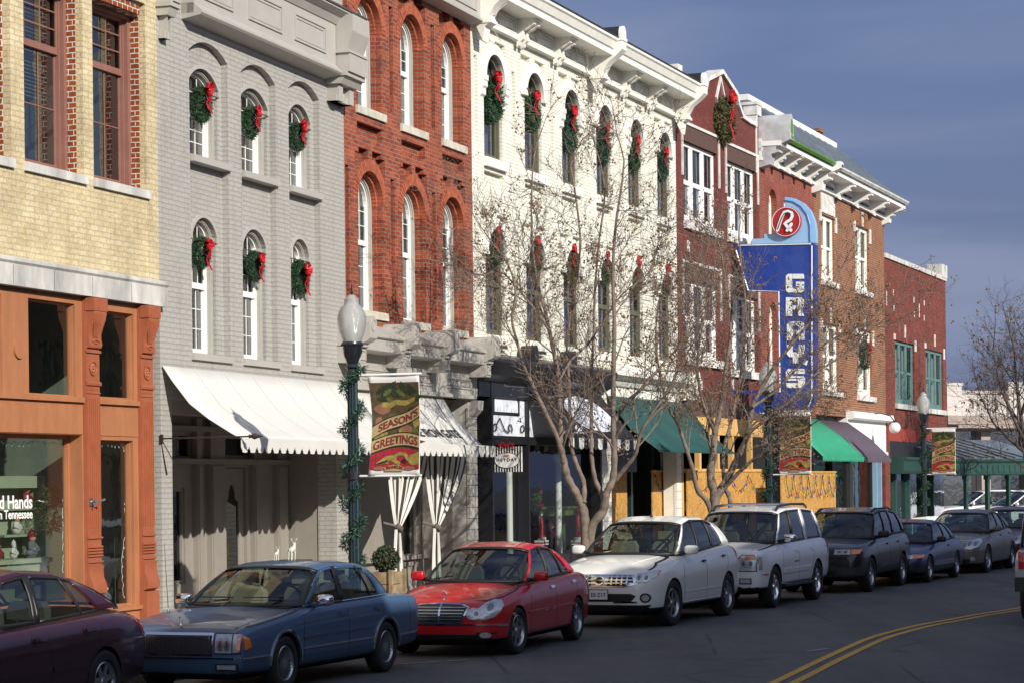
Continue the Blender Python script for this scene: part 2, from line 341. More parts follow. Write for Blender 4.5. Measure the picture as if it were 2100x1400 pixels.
M['blue']=mat('royal_blue_enamel',(.008,.042,.27),.35,vary=.1,coat=.3)
M['lblue']=mat('light_blue_enamel',(.27,.47,.72),.4,vary=.06,coat=.3)
M['rxred']=mat('crimson_enamel',(.36,.006,.012),.35,vary=.08,coat=.3)
M['roof']=mat('blue_grey_metal_roof',(.17,.20,.23),.45,metal=.2,vary=.25,vs=2)
M['tin']=mat('black_metal_roof',(.02,.02,.022),.5,vary=.2)
M['corg']=mat('leaf_green_paint',(.09,.22,.035),.45,vary=.25,vs=3)
M['purple']=mat('purple_paint',(.10,.045,.16),.5,vary=.15)
M['tealp']=mat('teal_sash_paint',(.10,.20,.19),.6,vary=.15)
M['dgreen']=mat('dark_green_wood_paint',(.014,.055,.045),.5,vary=.12)
M['globe']=None
M['tyre']=mat('tyre_rubber',(.016,.016,.017),.8,vary=.2,bump=.2)
M['rim']=mat('alloy_wheel',(.42,.43,.45),.28,metal=.9,vary=.08)
M['chrome']=mat('chrome',(.8,.8,.82),.08,metal=1,vary=0)
M['carglass']=glassmat('car_glass',(.50,.58,.54),.03,.01,.01)
M['carglassd']=glassmat('privacy_glass',(.06,.065,.08),.04,.01,.01)
M['rubber']=mat('black_trim',(.012,.012,.013),.45,vary=.05)
M['seat']=mat('grey_car_seat',(.10,.095,.09),.8,vary=.1)
M['seatt']=mat('tan_car_seat',(.30,.26,.18),.8,vary=.1)
M['lampl']=mat('headlight_reflector',(.50,.52,.54),.2,metal=.35,vary=.2,vs=12,coat=1)
M['amber']=mat('amber_lens',(.75,.20,.02),.15,vary=.1,coat=1)
M['redl']=mat('red_tail_lens',(.45,.01,.01),.12,vary=.1,coat=1)
M['under']=mat('underbody',(.01,.01,.01),.9,vary=0)
# ================= SETTING
def struct(o): o['kind']='structure'; return o
# kerb line and street geometry follow the row of parked cars
G=lambda x,y,z=0: Vector((x,y,z))
def facade_pt(i,d): 
    p=PT[i]; 
    n=Vector((0,0,0))
    for k in (i-1,i):
        if 0<=k<len(PT)-1:
            t=(PT[k+1]-PT[k]).normalized(); n+=Vector((t.y,-t.x,0))
    n.normalize(); return p+n*d
kerb=[facade_pt(0,2.75)+(PT[0]-PT[1]).normalized()*8]+[facade_pt(i,d) for i,d in zip(range(9),(2.75,2.85,3.15,3.6,4.3,4.7,5.0,5.4,5.9))]
kerb.append(kerb[-1]+(PT[8]-PT[7]).normalized()*4)
ms=MB(); ms.add([(-400,-200,0),(500,-200,0),(500,900,0),(-400,900,0)],[(0,1,2,3)])
m,t_,b_=newmat('asphalt'); n=t_.nodes; l=t_.links
tc=n.new('ShaderNodeTexCoord')
def noise(n,l,src,scale,det=6,rough=.6):
    z=n.new('ShaderNodeTexNoise'); z.inputs['Scale'].default_value=scale; z.inputs['Detail'].default_value=det; z.inputs['Roughness'].default_value=rough; l.new(src,z.inputs['Vector']); return z
def ramp(n,l,src,stops):
    r=n.new('ShaderNodeValToRGB'); cr=r.color_ramp
    while len(cr.elements)<len(stops): cr.elements.new(.5)
    for e,(p,c) in zip(cr.elements,stops): e.position=p; e.color=C4(c)
    l.new(src,r.inputs[0]); return r
mpg=n.new('ShaderNodeMapping'); mpg.inputs['Rotation'].default_value=(0,0,R(22)); mpg.inputs['Scale'].default_value=(1.,.12,1); l.new(tc.outputs['Object'],mpg.inputs[0])
z1=noise(n,l,mpg.outputs[0],.9,8,.65); z2=noise(n,l,tc.outputs['Object'],90,3)
r1=ramp(n,l,z1.outputs['Fac'],[(.3,(.060,.061,.063)),(.5,(.079,.080,.082)),(.72,(.108,.109,.110))])
k=n.new('ShaderNodeMixRGB'); k.blend_type='MULTIPLY'; k.inputs[0].default_value=1; l.new(r1.outputs[0],k.inputs[1])
r2=ramp(n,l,z2.outputs['Fac'],[(.3,(.6,.6,.6)),(.7,(1.4,1.4,1.4))]); l.new(r2.outputs[0],k.inputs[2])
z9=noise(n,l,tc.outputs['Object'],.55,10,.8); r9=ramp(n,l,z9.outputs['Fac'],[(.36,(.5,.5,.52)),(.44,(.95,.95,.95)),(.55,(1,1,1)),(.66,(1.3,1.28,1.24))])
k9=n.new('ShaderNodeMixRGB'); k9.blend_type='MULTIPLY'; k9.inputs[0].default_value=1; l.new(k.outputs[0],k9.inputs[1]); l.new(r9.outputs[0],k9.inputs[2])
vo=n.new('ShaderNodeTexVoronoi'); vo.feature='DISTANCE_TO_EDGE'; vo.inputs['Scale'].default_value=.35; l.new(tc.outputs['Object'],vo.inputs['Vector'])
wv=n.new('ShaderNodeVectorMath'); wv.operation='ADD'; 
rc=ramp(n,l,vo.outputs['Distance'],[(.0,(.18,.18,.18)),(.011,(1,1,1))])
zc=noise(n,l,tc.outputs['Object'],.22,3); rc2=ramp(n,l,zc.outputs['Fac'],[(.44,(0,0,0)),(.5,(1,1,1))])
kc=n.new('ShaderNodeMixRGB'); kc.inputs[1].default_value=(1,1,1,1); l.new(rc2.outputs[0],kc.inputs[0]); l.new(rc.outputs[0],kc.inputs[2])
kk=n.new('ShaderNodeMixRGB'); kk.blend_type='MULTIPLY'; kk.inputs[0].default_value=.8; l.new(k9.outputs[0],kk.inputs[1]); l.new(kc.outputs[0],kk.inputs[2])
l.new(kk.outputs[0],b_.inputs['Base Color']); b_.inputs['Roughness'].default_value=.8
bp=n.new('ShaderNodeBump'); bp.inputs['Strength'].default_value=.5; bp.inputs['Distance'].default_value=.008; l.new(z2.outputs['Fac'],bp.inputs['Height']); l.new(bp.outputs[0],b_.inputs['Normal'])
M['asphalt']=m
struct(ms.build('road',m))
M['conc']=mat('sidewalk_concrete',(.34,.32,.29),.85,vary=.22,vs=1.5,bump=.3)
# sidewalk slab between facades and kerb, kerb as a real step
mb=MB(); inner=[p-Vector((1.2,-.2,0)) for p in [PT[0]+(PT[0]-PT[1]).normalized()*8]+PT+[PT[8]+(PT[8]-PT[7]).normalized()*4]]
g=[[ (a.x,a.y,.15) for a in inner],[(a.x,a.y,.15) for a in [k_+ (i_-k_).normalized()*.16 for k_,i_ in zip(kerb,inner)]]]
mb.sheet(g); struct(mb.build('sidewalk',M['conc'],fix=True))
mb=MB(); kk2=[k_+ (i_-k_).normalized()*.16 for k_,i_ in zip(kerb,inner)]
mb.sheet([[(a.x,a.y,.154) for a in kk2],[(a.x,a.y,.154) for a in kerb],[(a.x,a.y,-.02) for a in kerb]]); struct(mb.build('kerb',mat('kerb_concrete',(.40,.37,.32),.85,vary=.3,vs=3,bump=.3),fix=True))
# gutter pan
mb=MB(); mb.sheet([[(a.x,a.y,.004) for a in kerb],[(a.x,a.y,.004) for a in [k_-(i_-k_).normalized()*.4 for k_,i_ in zip(kerb,inner)]]]); struct(mb.build('gutter',mat('gutter_concrete',(.24,.22,.19),.85,vary=.3,vs=3,bump=.3),fix=True))
# painted lines
M['yline']=mat('yellow_road_paint',(.50,.29,.035),.7,vary=.35,vs=7,bump=.3)
M['wline']=mat('worn_white_road_paint',(.22,.22,.225),.75,vary=.35,vs=9)
def road_line(pts,w,name,mm,z=.006,o=0):
    P=[Vector(p) for p in pts]; Q=[]
    for i in range(len(P)-1):
        p0=P[max(i-1,0)];p1=P[i];p2=P[i+1];p3=P[min(i+2,len(P)-1)]
        for k in range(8):
            t=k/8; Q.append(.5*((2*p1)+(p2-p0)*t+(2*p0-5*p1+4*p2-p3)*t*t+(-p0+3*p1-3*p2+p3)*t**3))
    Q.append(P[-1]); A=[];B=[]
    for i,p in enumerate(Q):
        d=(Q[min(i+1,len(Q)-1)]-Q[max(i-1,0)]).normalized(); s_=Vector((d.y,-d.x,0)); p=p+s_*o
        A.append((p.x-s_.x*w/2,p.y-s_.y*w/2,z)); B.append((p.x+s_.x*w/2,p.y+s_.y*w/2,z))
    mb=MB(); mb.sheet([A,B]); return struct(mb.build(name,mm))
cl=[ground(u,v) for u,v in ((1380,1500),(1605,1400),(1690,1358),(1760,1325),(1800,1308),(1850,1293),(1905,1280),(1950,1272),(2020,1259),(2085,1249))]
dl=(cl[-1]-cl[-3]).normalized(); cl+=[cl[-1]+dl*k for k in (3,7,15,45)]
road_line(cl,.11,'yellow_line',M['yline'],o=-.115); road_line(cl,.11,'yellow_line',M['yline'],o=.115)
a_=ground(1655,1335); b2=ground(1700,1329); road_line([a_,(a_+b2)/2,b2],.09,'white_line',M['wline'])
a_=ground(860,1368); b2=ground(1030,1338); 
# parking bay end mark between the blue and the red car
a_=ground(800,1362); b2=ground(960,1352); road_line([a_,(a_+b2)/2,b2],.1,'white_line',M['wline'])
a_=ground(1180,1288); b2=ground(1330,1283); road_line([a_,(a_+b2)/2,b2],.1,'white_line',M['wline'])

# ================= window builder
def arch_z(x,x0,x1,zs,rise):
    cx=(x0+x1)/2; hw=(x1-x0)/2; d=min(abs(x-cx),hw*.999)
    if rise<=1e-6: return zs
    if rise>=hw*.99: return zs+rise*math.sqrt(1-(d/hw)**2)
    rr=(hw*hw+rise*rise)/(2*rise); return zs+rise-rr+math.sqrt(rr*rr-d*d)
def window(root,x0,x1,z0,zs,rise,y,m,fw=.055,cols=2,rows=(2,2),rail=None,mt=.018,glass='glass',back=None,backz=None,name='window',dd=.035,outer_m=None,wl=None,sash=.03):
    """sash window: frame, muntins; pane and blind are its sub-parts"""
    mb=MB(); hw=(x1-x0)/2
    def outl(o): 
        if rise<=1e-6: return rect(x0+o,x1-o,z0+o*1.3,zs-o)
        return arch(x0+o,x1-o,z0+o*1.3,zs,max(rise-o,.02) if rise<hw*.99 else None)
    mb.plate(outl(0),[outl(fw)],y,y+.07)
    top=lambda x:arch_z(x,x0+fw,x1-fw,zs,(rise-fw if rise>1e-6 else 0))-(fw if rise<=1e-6 else 0)
    if rail is None: rail=z0+(zs+rise-z0)*.5
    mb.plate([(x0+fw,rail-.02),(x1-fw,rail-.02),(x1-fw,rail+.03),(x0+fw,rail+.03)],(),y+.012,y+dd+.03)
    # sash stiles: upper nearer, lower deeper
    il=outl(fw); 
    def clipz(l,lo,hi): return l
    for (za,zb,yy,rw) in ((rail+.03,None,y+.02,rows[0]),(z0+fw*1.3,rail-.02,y+.02+dd,rows[1])):
        a=x0+fw;b=x1-fw
        for s0,s1 in ((a,a+sash),(b-sash,b)):
            zt=zb if zb else min(top(s0+1e-4 if s0==a else s0),top(s1-1e-4 if s1==b else s1))
            mb.box(s0,s1,yy,yy+.016,za,zt)
        if not zb and rise>1e-6:
            pass
        mb.box(a+sash,b-sash,yy,yy+.016,za if zb else za,za+sash*1.4)
        for c in range(1,cols):
            xc=a+sash+(b-a-2*sash)*c/cols; mb.box(xc-mt/2,xc+mt/2,yy+.003,yy+.013,za+sash,(zb if zb else top(xc)-.002))
        zt=zb if zb else zs+rise*.35
        for r_ in range(1,rw):
            zr=za+sash*1.4+(zt-za-sash*1.4)*r_/rw; mb.box(a+sash,b-sash,yy+.0045,yy+.0125,zr-mt/2,zr+mt/2)
    w_=mb.build(name,m,root)
    if wl: w_['label']=wl
    g=MB(); g.plate(outl(fw*.9),(),y+.037+dd,y+.04+dd,sides=False); g.build('pane',M[glass],w_)
    if back:
        c=MB(); zz=backz or (z0,zs+rise)
        c.plate([(x0-.1,zz[0]),(x1+.1,zz[0]),(x1+.1,zz[1]),(x0-.1,zz[1])],(),y+.2,y+.21,sides=False)
        c.build('blind' if back in('blind','wood') else 'curtain',M[back],w_)
    return w_
def slat_blind(x0,x1,z0,z1,y,m,par,step=.05):
    mb=MB(); z=z0
    while z<z1: mb.add([(x0,y,z),(x1,y,z),(x1,y+.03,z+.022),(x0,y+.03,z+.022)],[(0,1,2,3)]); z+=step
    return mb.build('blind',m,par)
def shell(root,F,x0,x1,ztop,ms,deep=9.,inty=1.6,floors=(),im='int'):
    """side walls, roof and dark interior behind the front wall"""
    mb=MB(); mb.box(x0,x0+.2,.32,deep,0,ztop); mb.box(x1-.2,x1,.32,deep,0,ztop); mb.box(x0,x1,deep,deep+.2,0,ztop); mb.build('side_wall',ms,root)
    mb=MB(); mb.box(x0+.2,x1-.2,.4,deep,ztop-.5,ztop-.38); mb.build('roof',M['tin'],root)
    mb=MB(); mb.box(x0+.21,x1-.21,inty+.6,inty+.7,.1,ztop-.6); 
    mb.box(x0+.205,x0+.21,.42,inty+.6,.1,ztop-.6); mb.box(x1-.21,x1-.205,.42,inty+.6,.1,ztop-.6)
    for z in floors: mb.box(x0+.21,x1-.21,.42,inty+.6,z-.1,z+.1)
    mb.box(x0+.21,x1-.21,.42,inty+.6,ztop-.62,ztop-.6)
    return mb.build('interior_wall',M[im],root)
def voussoirs(mb,x0,x1,zs,rise,th,y0,y1,bw=.075,gap=.014):
    """ring of wedge bricks over an arch"""
    cx=(x0+x1)/2; hw=(x1-x0)/2
    if rise>=hw*.99: rr=hw; c=zs; a0,a1=0,math.pi
    else:
        rr=(hw*hw+rise*rise)/(2*rise); c=zs+rise-rr; a=math.asin(hw/rr); a0,a1=math.pi/2-a,math.pi/2+a
    n=max(6,int((a1-a0)*(rr+th/2)/bw)); g=gap/(rr+th)/1.0
    for k in range(n):
        p=a0+(a1-a0)*k/n+g/2; q=a0+(a1-a0)*(k+1)/n-g/2
        pts=[(cx+r*math.cos(t),c+r*math.sin(t)) for r,t in ((rr,p),(rr+th,p),(rr+th,q),(rr,q))]
        mb.plate(pts,(),y0+random.uniform(-.003,.003),y1)
def ring(x0,x1,z0,zs,rise,w,o=0):
    """outer outline of a trim of width w"""
    hw=(x1-x0)/2
    return arch(x0-w,x1+w,z0-o,zs,(rise+w) if rise<hw*.99 else None)
def sillbox(root,x0,x1,z,y0,y1,h,m,name='window_sill'):
    mb=MB(); mb.extr([(y0,z-h),(y0,z-.012),(y1,z+.008),(y1,z-h)],x0,x1); return mb.build(name,m,root)

# ================= BUILDING 0: yellow brick over a terracotta shop front
F=F0=Frame(0); TOP0=11.5
r0=F.root('brick_building','yellow brick building over an orange painted shop front, at the left end of the row','building')
X0=-5.; XL=F.L
zb0=(F.z(0,580,.12)+F.z(328,629,.12))/2; zb1=(F.z(0,519,.12)+F.z(328,577,.12))/2
wz0=F.z(175,358,.0); wz0b=F.z(55,330,0); wz=(wz0+wz0b)/2; wtop=F.z(195,-8)
xl1,xr1=F.x(50,300),F.x(172,300); xl2,xr2=F.x(192.5,300),F.x(301,300); wid=((xr1-xl1)+(xr2-xl2))/2
xr0=F.x(23,300); xl0=xr0-wid; pit=(xr2-xr0)/2
wins=[(xl0,xr0,F.z(20,324)),(xr1-wid,xr1,F.z(115,346)),(xr2-wid,xr2,F.z(250,378))]
wins=[(xr0-2*wid-.9,xr0-wid-.9,wins[0][2])]+wins
mb=MB(); holes=[rect(a,b,z,wtop+.16) for a,b,z in wins]
mb.plate(rect(X0,XL,zb0-.05,TOP0),holes,0,.32,hole_depth=[.11]*4); mb.build('front_wall',M['yellow'],r0)
mb=MB()
for a,b,z in wins:
    mb.plate(rect(a-.1,b+.1,z-.1,wtop+.3),[rect(a+.012,b-.012,z,wtop)],.11,.27)
    for k in range(int((b-a)/.075)): mb.box(a+.005+k*.075,a+.068+k*.075,.06,.12,wtop+.002,wtop+.155)
mb.build('brick_jamb',M['redtrim'],r0)
for i,(a,b,z) in enumerate(wins):
    zr=z+(F.z(130,150,-.3)-F.z(130,355,-.3)); 
    mbb=MB(); mbb.plate(rect(a+.012,b-.012,z,wtop),[rect(a+.085,b-.085,z+.05,wtop-.06)],.24,.34); mbb.build('window_casing',M['maroonf'],r0)
    w_=window(r0,a+.085,b-.085,z+.05,wtop-.06,0,.30,M['maroonf'],fw=.03,cols=3,rows=(3,2),rail=z+1.62,mt=.016,glass='glassd')
    if i in(1,2): slat_blind(a,b,z+1.0 if i==2 else z+2.2,wtop,.5,M['blind'],w_)
    if i==3: slat_blind(a,b,z+2.5,wtop,.5,M['blind'],w_)
    s_=MB(); s_.extr([(-.05,z-.125),(-.05,z-.01),(.25,z+.012),(.25,z-.125)],a-.03,b+.03); s_.build('window_sill',M['stone'],r0)
mb=MB(); mb.extr([(-.12,zb0),(-.12,zb1-.09),(-.15,zb1-.06),(-.15,zb1-.02),(-.1,zb1),(.1,zb1+.02),(.1,zb0)],X0,XL+.02)
mb.build('stone_band',M['stone'],r0)
for u_ in (28,112,190,270):
    x=F.x(u_,590,.12); q=MB(); q.box(x-.003,x+.003,-.1215,-.11,zb0+.004,zb1-.1); q.build('joint',M['int'],r0)
# shop front: boards, pilasters, glazing
o_=M['orange']; zl=F.z(100,816,0); zt_=zb0-.08
zt0=F.z(100,812,-.1); zt1=F.z(100,619,-.1); zbd=F.z(100,889,0); zbB=F.z(240,893,0)
p1a,p1b=F.x(178.6,900,.06),F.x(205.7,900,.06); p2a,p2b=F.x(291,900,.06),F.x(315,900,.06)
gA0,gA1=F.x(55.7,700,-.02),F.x(160,700,0); gB0=p1b+.02; gB1=F.x(279,700,0)
zd0=.75; zd1=zbd
dB0,dB1=p1b+.03,F.x(277,1000,0); zB0=F.z(240,1243,0); zB1=F.z(240,902,0)
hs=[rect(gA0,gA1-.07,zt0,zt1),rect(gB0,gB1-.07,F.z(240,818),F.z(240,640)),rect(X0+.3,p1a-.03,zd0,zd1),rect(dB0,dB1-.04,zB0,zB1),rect(X0+.3,F.x(8,700)-.05,zt0,zt1)]
mb=MB(); mb.plate(rect(X0,p2b-.02,0,zb0),hs,0,.32,hole_depth=[.1,.1,.25,.1,.1])
mb.box(X0,p1a-.02,-.05,0,zl-.03,zl+.035); mb.box(p1b+.01,p2a-.01,-.05,0,zl-.035,zl+.03)
mb.box(X0,p1a-.02,-.012,0,zbd+.01,zbd+.33); mb.box(p1b+.01,p2a-.01,-.012,0,zbd+.0,zbd+.33)
mb.box(p1b+.01,p2a-.01,-.05,0,zB0-.06,zB0-.01)
mb.lathe([(0,-.03),(.115,-.03),(.115,.0)],(F.x(37,716,0),0,F.z(37,716,0)),24,'y')
for a,b,c,d in ((F.x(208,1280),F.x(283,1280),.28,zB0-.16),): mb.plate(rect(a+.03,b-.05,c,d),[rect(a+.09,b-.11,c+.06,d-.06)],-.02,0)
mb.build('shop_front',o_,r0)
def frm(x0,x1,z0,z1,y,w,m,nm='window_frame'):
    q=MB(); q.plate(rect(x0,x1,z0,z1),[rect(x0+w,x1-w,z0+w,z1-w)],y,y+.06); q.plate(rect(x0+w*.6,x1-w*.6,z0+w*.6,z1-w*.6),[rect(x0+w*1.3,x1-w*1.3,z0+w*1.3,z1-w*1.3)],y+.02,y+.07); f_=q.build(nm,m,r0)
    g=MB(); g.plate(rect(x0+w,x1-w,z0+w,z1-w),(),y+.05,y+.052,sides=False); g.build('pane',M['glass'],f_); return f_
frm(gA0-.01,gA1-.06,zt0-.01,zt1+.01,.04,.03,o_); frm(gB0-.01,gB1-.06,F.z(240,818)-.01,F.z(240,640)+.01,.04,.03,o_)
frm(X0+.29,F.x(8,700)-.04,zt0-.01,zt1+.01,.04,.03,o_)
big=frm(X0+.29,p1a-.025,zd0-.01,zd1+.01,.19,.05,o_); frm(dB0-.01,dB1-.03,zB0-.01,zB1+.01,.05,.03,o_)
def pilaster(a,b,ztop):
    rt=M['rust']; q=MB(); zf=F.z(190,785); w=b-a
    zc=ztop
    q.box(a,b,-.06,.0,.1,zc-.02)
    # capital block and scroll
    q.box(a-.005,b+.012,-.19,-.05,zc-.17,zc-.0)
    prof=[(-.06,zc-.17),(-.18,zc-.17),(-.185,zc-.2),(-.17,zc-.28),(-.13,zc-.38),(-.10,zc-.47),(-.10,zc-.55),(-.115,zc-.6),(-.10,zc-.65),(-.06,zc-.66)]
    q.extr(prof,a+.01,b-.01)
    for k in range(7):
        t=k/6; q.tube([(a+.03+(w-.06)*t,-.186+.0*t,zc-.21),((a+b)/2+(t-.5)*w*.62,-.15,zc-.36),((a+b)/2+(t-.5)*w*.32,-.108,zc-.52)],[.011,.009,.005],5)
    for sx in(-1,1):
        q.tube([((a+b)/2+sx*w*.28*math.cos(s)*(1-s/9),-.118,zc-.58+.035*math.sin(s)*(1-s/9)) for s in [i*.6 for i in range(12)]],.008,5)
    for k in range(3): q.tube([(a+.03+k*.05,-.192,zc-.14),(a+.055+k*.05,-.192,zc-.03)],.008,4)
    q.box(a-.008,b+.008,-.085,-.055,zc-.72,zc-.685)
    zr=zc-.92
    q.lathe([(.095,-.062),(.1,-.075),(.085,-.078),(.078,-.064)],((a+b)/2,0,zr),20,'y')
    for k in range(8):
        t=k*math.pi/4; q.ball(((a+b)/2+.042*math.cos(t),-.064,zr+.042*math.sin(t)),.024,6,(.9,.5,.9))
    q.ball(((a+b)/2,-.066,zr),.02,6)
    zq=zc-1.12
    q.extr([(-.055,zq-.04),(-.085,zq-.03),(-.09,zq),(-.075,zq+.02),(-.055,zq+.03)],a-.008,b+.008)
    for k in range(5): q.box(a+.015+k*(w-.04)/5,a+.03+k*(w-.04)/5,-.075,-.06,zq-.09,zq-.065)
    q.box(a-.004,b+.004,-.072,-.055,zq-.14,zq-.12)
    n=6
    for k in range(n+1): xk=a+.012+k*(w-.024-.012)/n; q.box(xk,xk+.012,-.072,-.058,1.75,zq-.2)
    for k,z in enumerate((1.62,1.5,1.46,1.42,1.38,1.3)): q.extr([(-.055,z-.02),(-.085,z-.012),(-.085,z+.008),(-.055,z+.016)],a-.006,b+.006)
    q.extr([(-.055,.85),(-.13,.88),(-.14,.95),(-.12,1.02),(-.09,1.1),(-.085,1.2),(-.1,1.25),(-.055,1.26)],a-.004,b+.004)
    q.box(a-.01,b+.01,-.12,-.0,.1,.84)
    return q.build('pilaster',rt,r0,smooth=35)
pilaster(p1a,p1b,zb0-.02); pilaster(p2a,p2b,zb0-.02)
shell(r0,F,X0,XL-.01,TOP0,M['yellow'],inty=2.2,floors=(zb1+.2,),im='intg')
# white lettering on the display glass
M['letter']=mat('white_vinyl_lettering',(.8,.8,.78),.5,vary=0)
def text(s,size,m,parent,loc,rot,name='lettering',ext=.002,off=.0,sx=1.,bold=0,align='LEFT',shear=0.,warp=None,space=1.,res=4):
    cu=bpy.data.curves.new('lettering','FONT'); cu.body=s; cu.size=size; cu.extrude=ext; cu.offset=bold; cu.align_x=align; cu.shear=shear; cu.space_character=space; cu.resolution_u=res
    o=bpy.data.objects.new('tmp',cu); col.objects.link(o); dg=bpy.context.evaluated_depsgraph_get(); me=bpy.data.meshes.new_from_object(o.evaluated_get(dg))
    bpy.data.objects.remove(o); bpy.data.curves.remove(cu)
    me.name=name; me.materials.clear(); me.materials.append(m)
    for v in me.vertices:
        v.co.x*=sx
        if warp: v.co=Vector(warp(v.co.x,v.co.y,v.co.z))
    o=bpy.data.objects.new(name,me); col.objects.link(o); o.parent=parent; o.location=loc; o.rotation_euler=rot; return o
def serif_text(*a,**k): return text(*a,**k)
xh0=F.x(-4,1035,-.25); zh=F.z(40,1041,-.24)
w1=F.x(65,1041,-.24)
text('d Hands',.235,M['letter'],big,(w1,.228,zh),(R(90),0,0),align='RIGHT',sx=1.0,bold=.005)
text('n Tennessee',.16,M['letter'],big,(w1,.228,F.z(40,1062,-.24)),(R(90),0,0),align='RIGHT',sx=.98,bold=.003)
# hose bib on the first pilaster
hb=F.root('hose_bib','small metal hose tap with a spout fixed to the fluted orange pilaster','tap',loc=(p1a+.06,-.07,F.z(186,1028,.06)))
q=MB(); q.box(-.03,.03,-.015,0,-.05,.05); q.build('back_plate',M['rim'],hb)
q=MB(); q.tube([(0,0,0),(0,-.08,.0),(.02,-.14,.015),(.04,-.2,.03)],[.018,.02,.016,.016],8); q.tube([(0,-.05,-.01),(0,-.06,-.07)],.012,6); q.build('spout',M['rim'],hb)
# display cabinet with plush figures behind the big pane
def P0(u,v,d): return F.at(u,v,d)
cab=F.root('display_cabinet','pale green open cabinet holding plush figures inside the orange shop window','cabinet',loc=(0,0,.0))
dz=-.95
xc1=P0(87,1100,dz)[0]; xc0=xc1-2.2; M['cabp']=mat('pale_green_paint',(.30,.36,.24),.6,vary=.08)
q=MB()
zt=P0(60,975,dz)[1]; zc=P0(60,1143,dz)[1]
q.box(xc1-.13,xc1,.9,1.2,.5,zt); q.box(xc0,xc0+.1,.9,1.2,.5,zt); q.box(xc0+.1,xc1-.13,.905,1.2,zt-.16,zt); q.box(xc0,xc1+.02,.8,1.2,zc-.06,zc); q.box(xc0,xc1,1.2,1.22,.3,zt)
q.box(xc0,xc1,.85,.9,zc-.22,zc-.06); q.build('cabinet_frame',M['cabp'],cab)
q=MB(); shz=[P0(60,1040,dz)[1],P0(60,1094,dz)[1]]
for z in shz: q.box(xc0+.1,xc1-.13,.93,1.2,z-.03,z)
q.build('shelf',M['cabp'],cab)
M['plushg']=mat('grey_plush',(.12,.13,.15),.95,vary=.25,vs=12); M['plushw']=mat('white_plush',(.5,.49,.46),.95,vary=.2,vs=14); M['plushr']=mat('dark_red_plush',(.22,.012,.02),.9,vary=.35,vs=12); M['skin']=mat('cloth_face',(.42,.24,.15),.8,vary=.1)
def doll(F,x,y,z,h,bm_,hm,label,face='skin',lean=0):
    d=F.root('plush_figure',label,'plush figure',loc=(x,y,z))
    q=MB(); q.ball((0,0,h*.22),h*.24,10,(1,.85,.95)); q.ball((0,0,h*.45),h*.17,10,(1,.8,1)); q.tube([(-h*.12,0,h*.5),(-h*.26,-h*.08,h*.34),(-h*.1,-h*.2,h*.28)],[h*.07,h*.06,h*.05],7); q.tube([(h*.12,0,h*.5),(h*.26,-h*.08,h*.34),(h*.1,-h*.2,h*.28)],[h*.07,h*.06,h*.05],7); q.build('body',M[bm_],d,smooth='all')
    q=MB(); q.ball((0,-h*.03,h*.66),h*.12,10); q.ball((0,-h*.15,h*.65),h*.025,6); q.build('head',M[face],d,smooth='all')
    q=MB(); q.lathe([(h*.135,h*.7),(h*.14,h*.76),(h*.11,h*.85),(h*.06,h*.93),(.004,h*1.0)],(0,0,0),12); q.ball((h*.12,0,h*.88),h*.05,7); q.build('hat',M[hm],d,smooth='all')
    return d
xx,zz=P0(68,1141,-.86); doll(F,xx,.88,zc,.40,'plushg','plushr','seated grey plush figure in a dark red knitted hat beside the cabinet post')
xx,zz=P0(36,1141,-.86); doll(F,xx,.92,zc,.26,'plushw','plushw','small white plush figure on the cabinet top left of the grey one',face='plushw')
xx,zz=P0(4,1141,-.86); doll(F,xx,.92,zc,.28,'plushr','plushr','red plush figure at the left end of the cabinet top')
xx,zz=P0(70,1040,-.9); doll(F,xx,1.02,shz[0],.36,'plushr','plushr','red haired doll on the upper cabinet shelf')
xx,zz=P0(50,1094,-.9); doll(F,xx,1.02,shz[1],.30,'plushw','plushr','white plush figure on the middle cabinet shelf')
xx,zz=F.at(215,1243,-.3); doll(F,xx,.3,zB0,.36,'plushg','plushr','plush figure with a red hat standing in the narrow orange window',face='plushw')
def needles(mb,c,r,n,rnd,ln=.05,w=.012,d=None):
    for _ in range(n):
        a=Vector((rnd.gauss(0,1),rnd.gauss(0,1),rnd.gauss(0,1))).normalized()
        p=Vector(c)+a*r*rnd.random()**.4; dr=(a+Vector((rnd.gauss(0,.5),rnd.gauss(0,.5),rnd.gauss(0,.5)))).normalized(); s_=dr.orthogonal().normalized()*w
        s_=Matrix.Rotation(rnd.random()*6.3,3,dr)@s_
        e=p+dr*ln*rnd.uniform(.6,1.3); mb.add([p-s_,p+s_,e+s_*.4,e-s_*.4],[(0,1,2,3)])
# dried wreath hanging in the display and a window garland
rnd=random.Random(3)
xx,zz=P0(105,1045,-.6); q=MB(); 
for k in range(40):
    a=k*2*math.pi/40; needles(q,(.17*math.cos(a),0,.25*math.sin(a)),.06,14,rnd,.09,.006)
dw=F.root('dried_wreath','dried brown grass wreath hanging behind the big shop window','wreath',loc=(xx,.6,zz)); q.build('twigs',M['needled'],dw)
def lightstring(F,root_label,pts,y,m=None,r=.004):
    q=MB(); rn=random.Random(5); path=[]
    for i in range(len(pts)-1):
        a=Vector(pts[i]);b=Vector(pts[i+1]); n_=max(2,int((b-a).length/.06))
        for k in range(n_): p=a.lerp(b,k/n_); path.append((p.x+rn.uniform(-.02,.02),y,p.y+rn.uniform(-.02,.02)))
    q.tube(path,r,4)
    for p in path[::2]: q.tube([p,(p[0]+rn.uniform(-.03,.03),p[1]-.01,p[2]-.035)],[r,.006],4)
    e=q.build('light_string',m or M['letter']); e.rotation_euler=(0,0,F.rot); e.location=F.w(0,0,0); tag(e,root_label,'light string'); return e
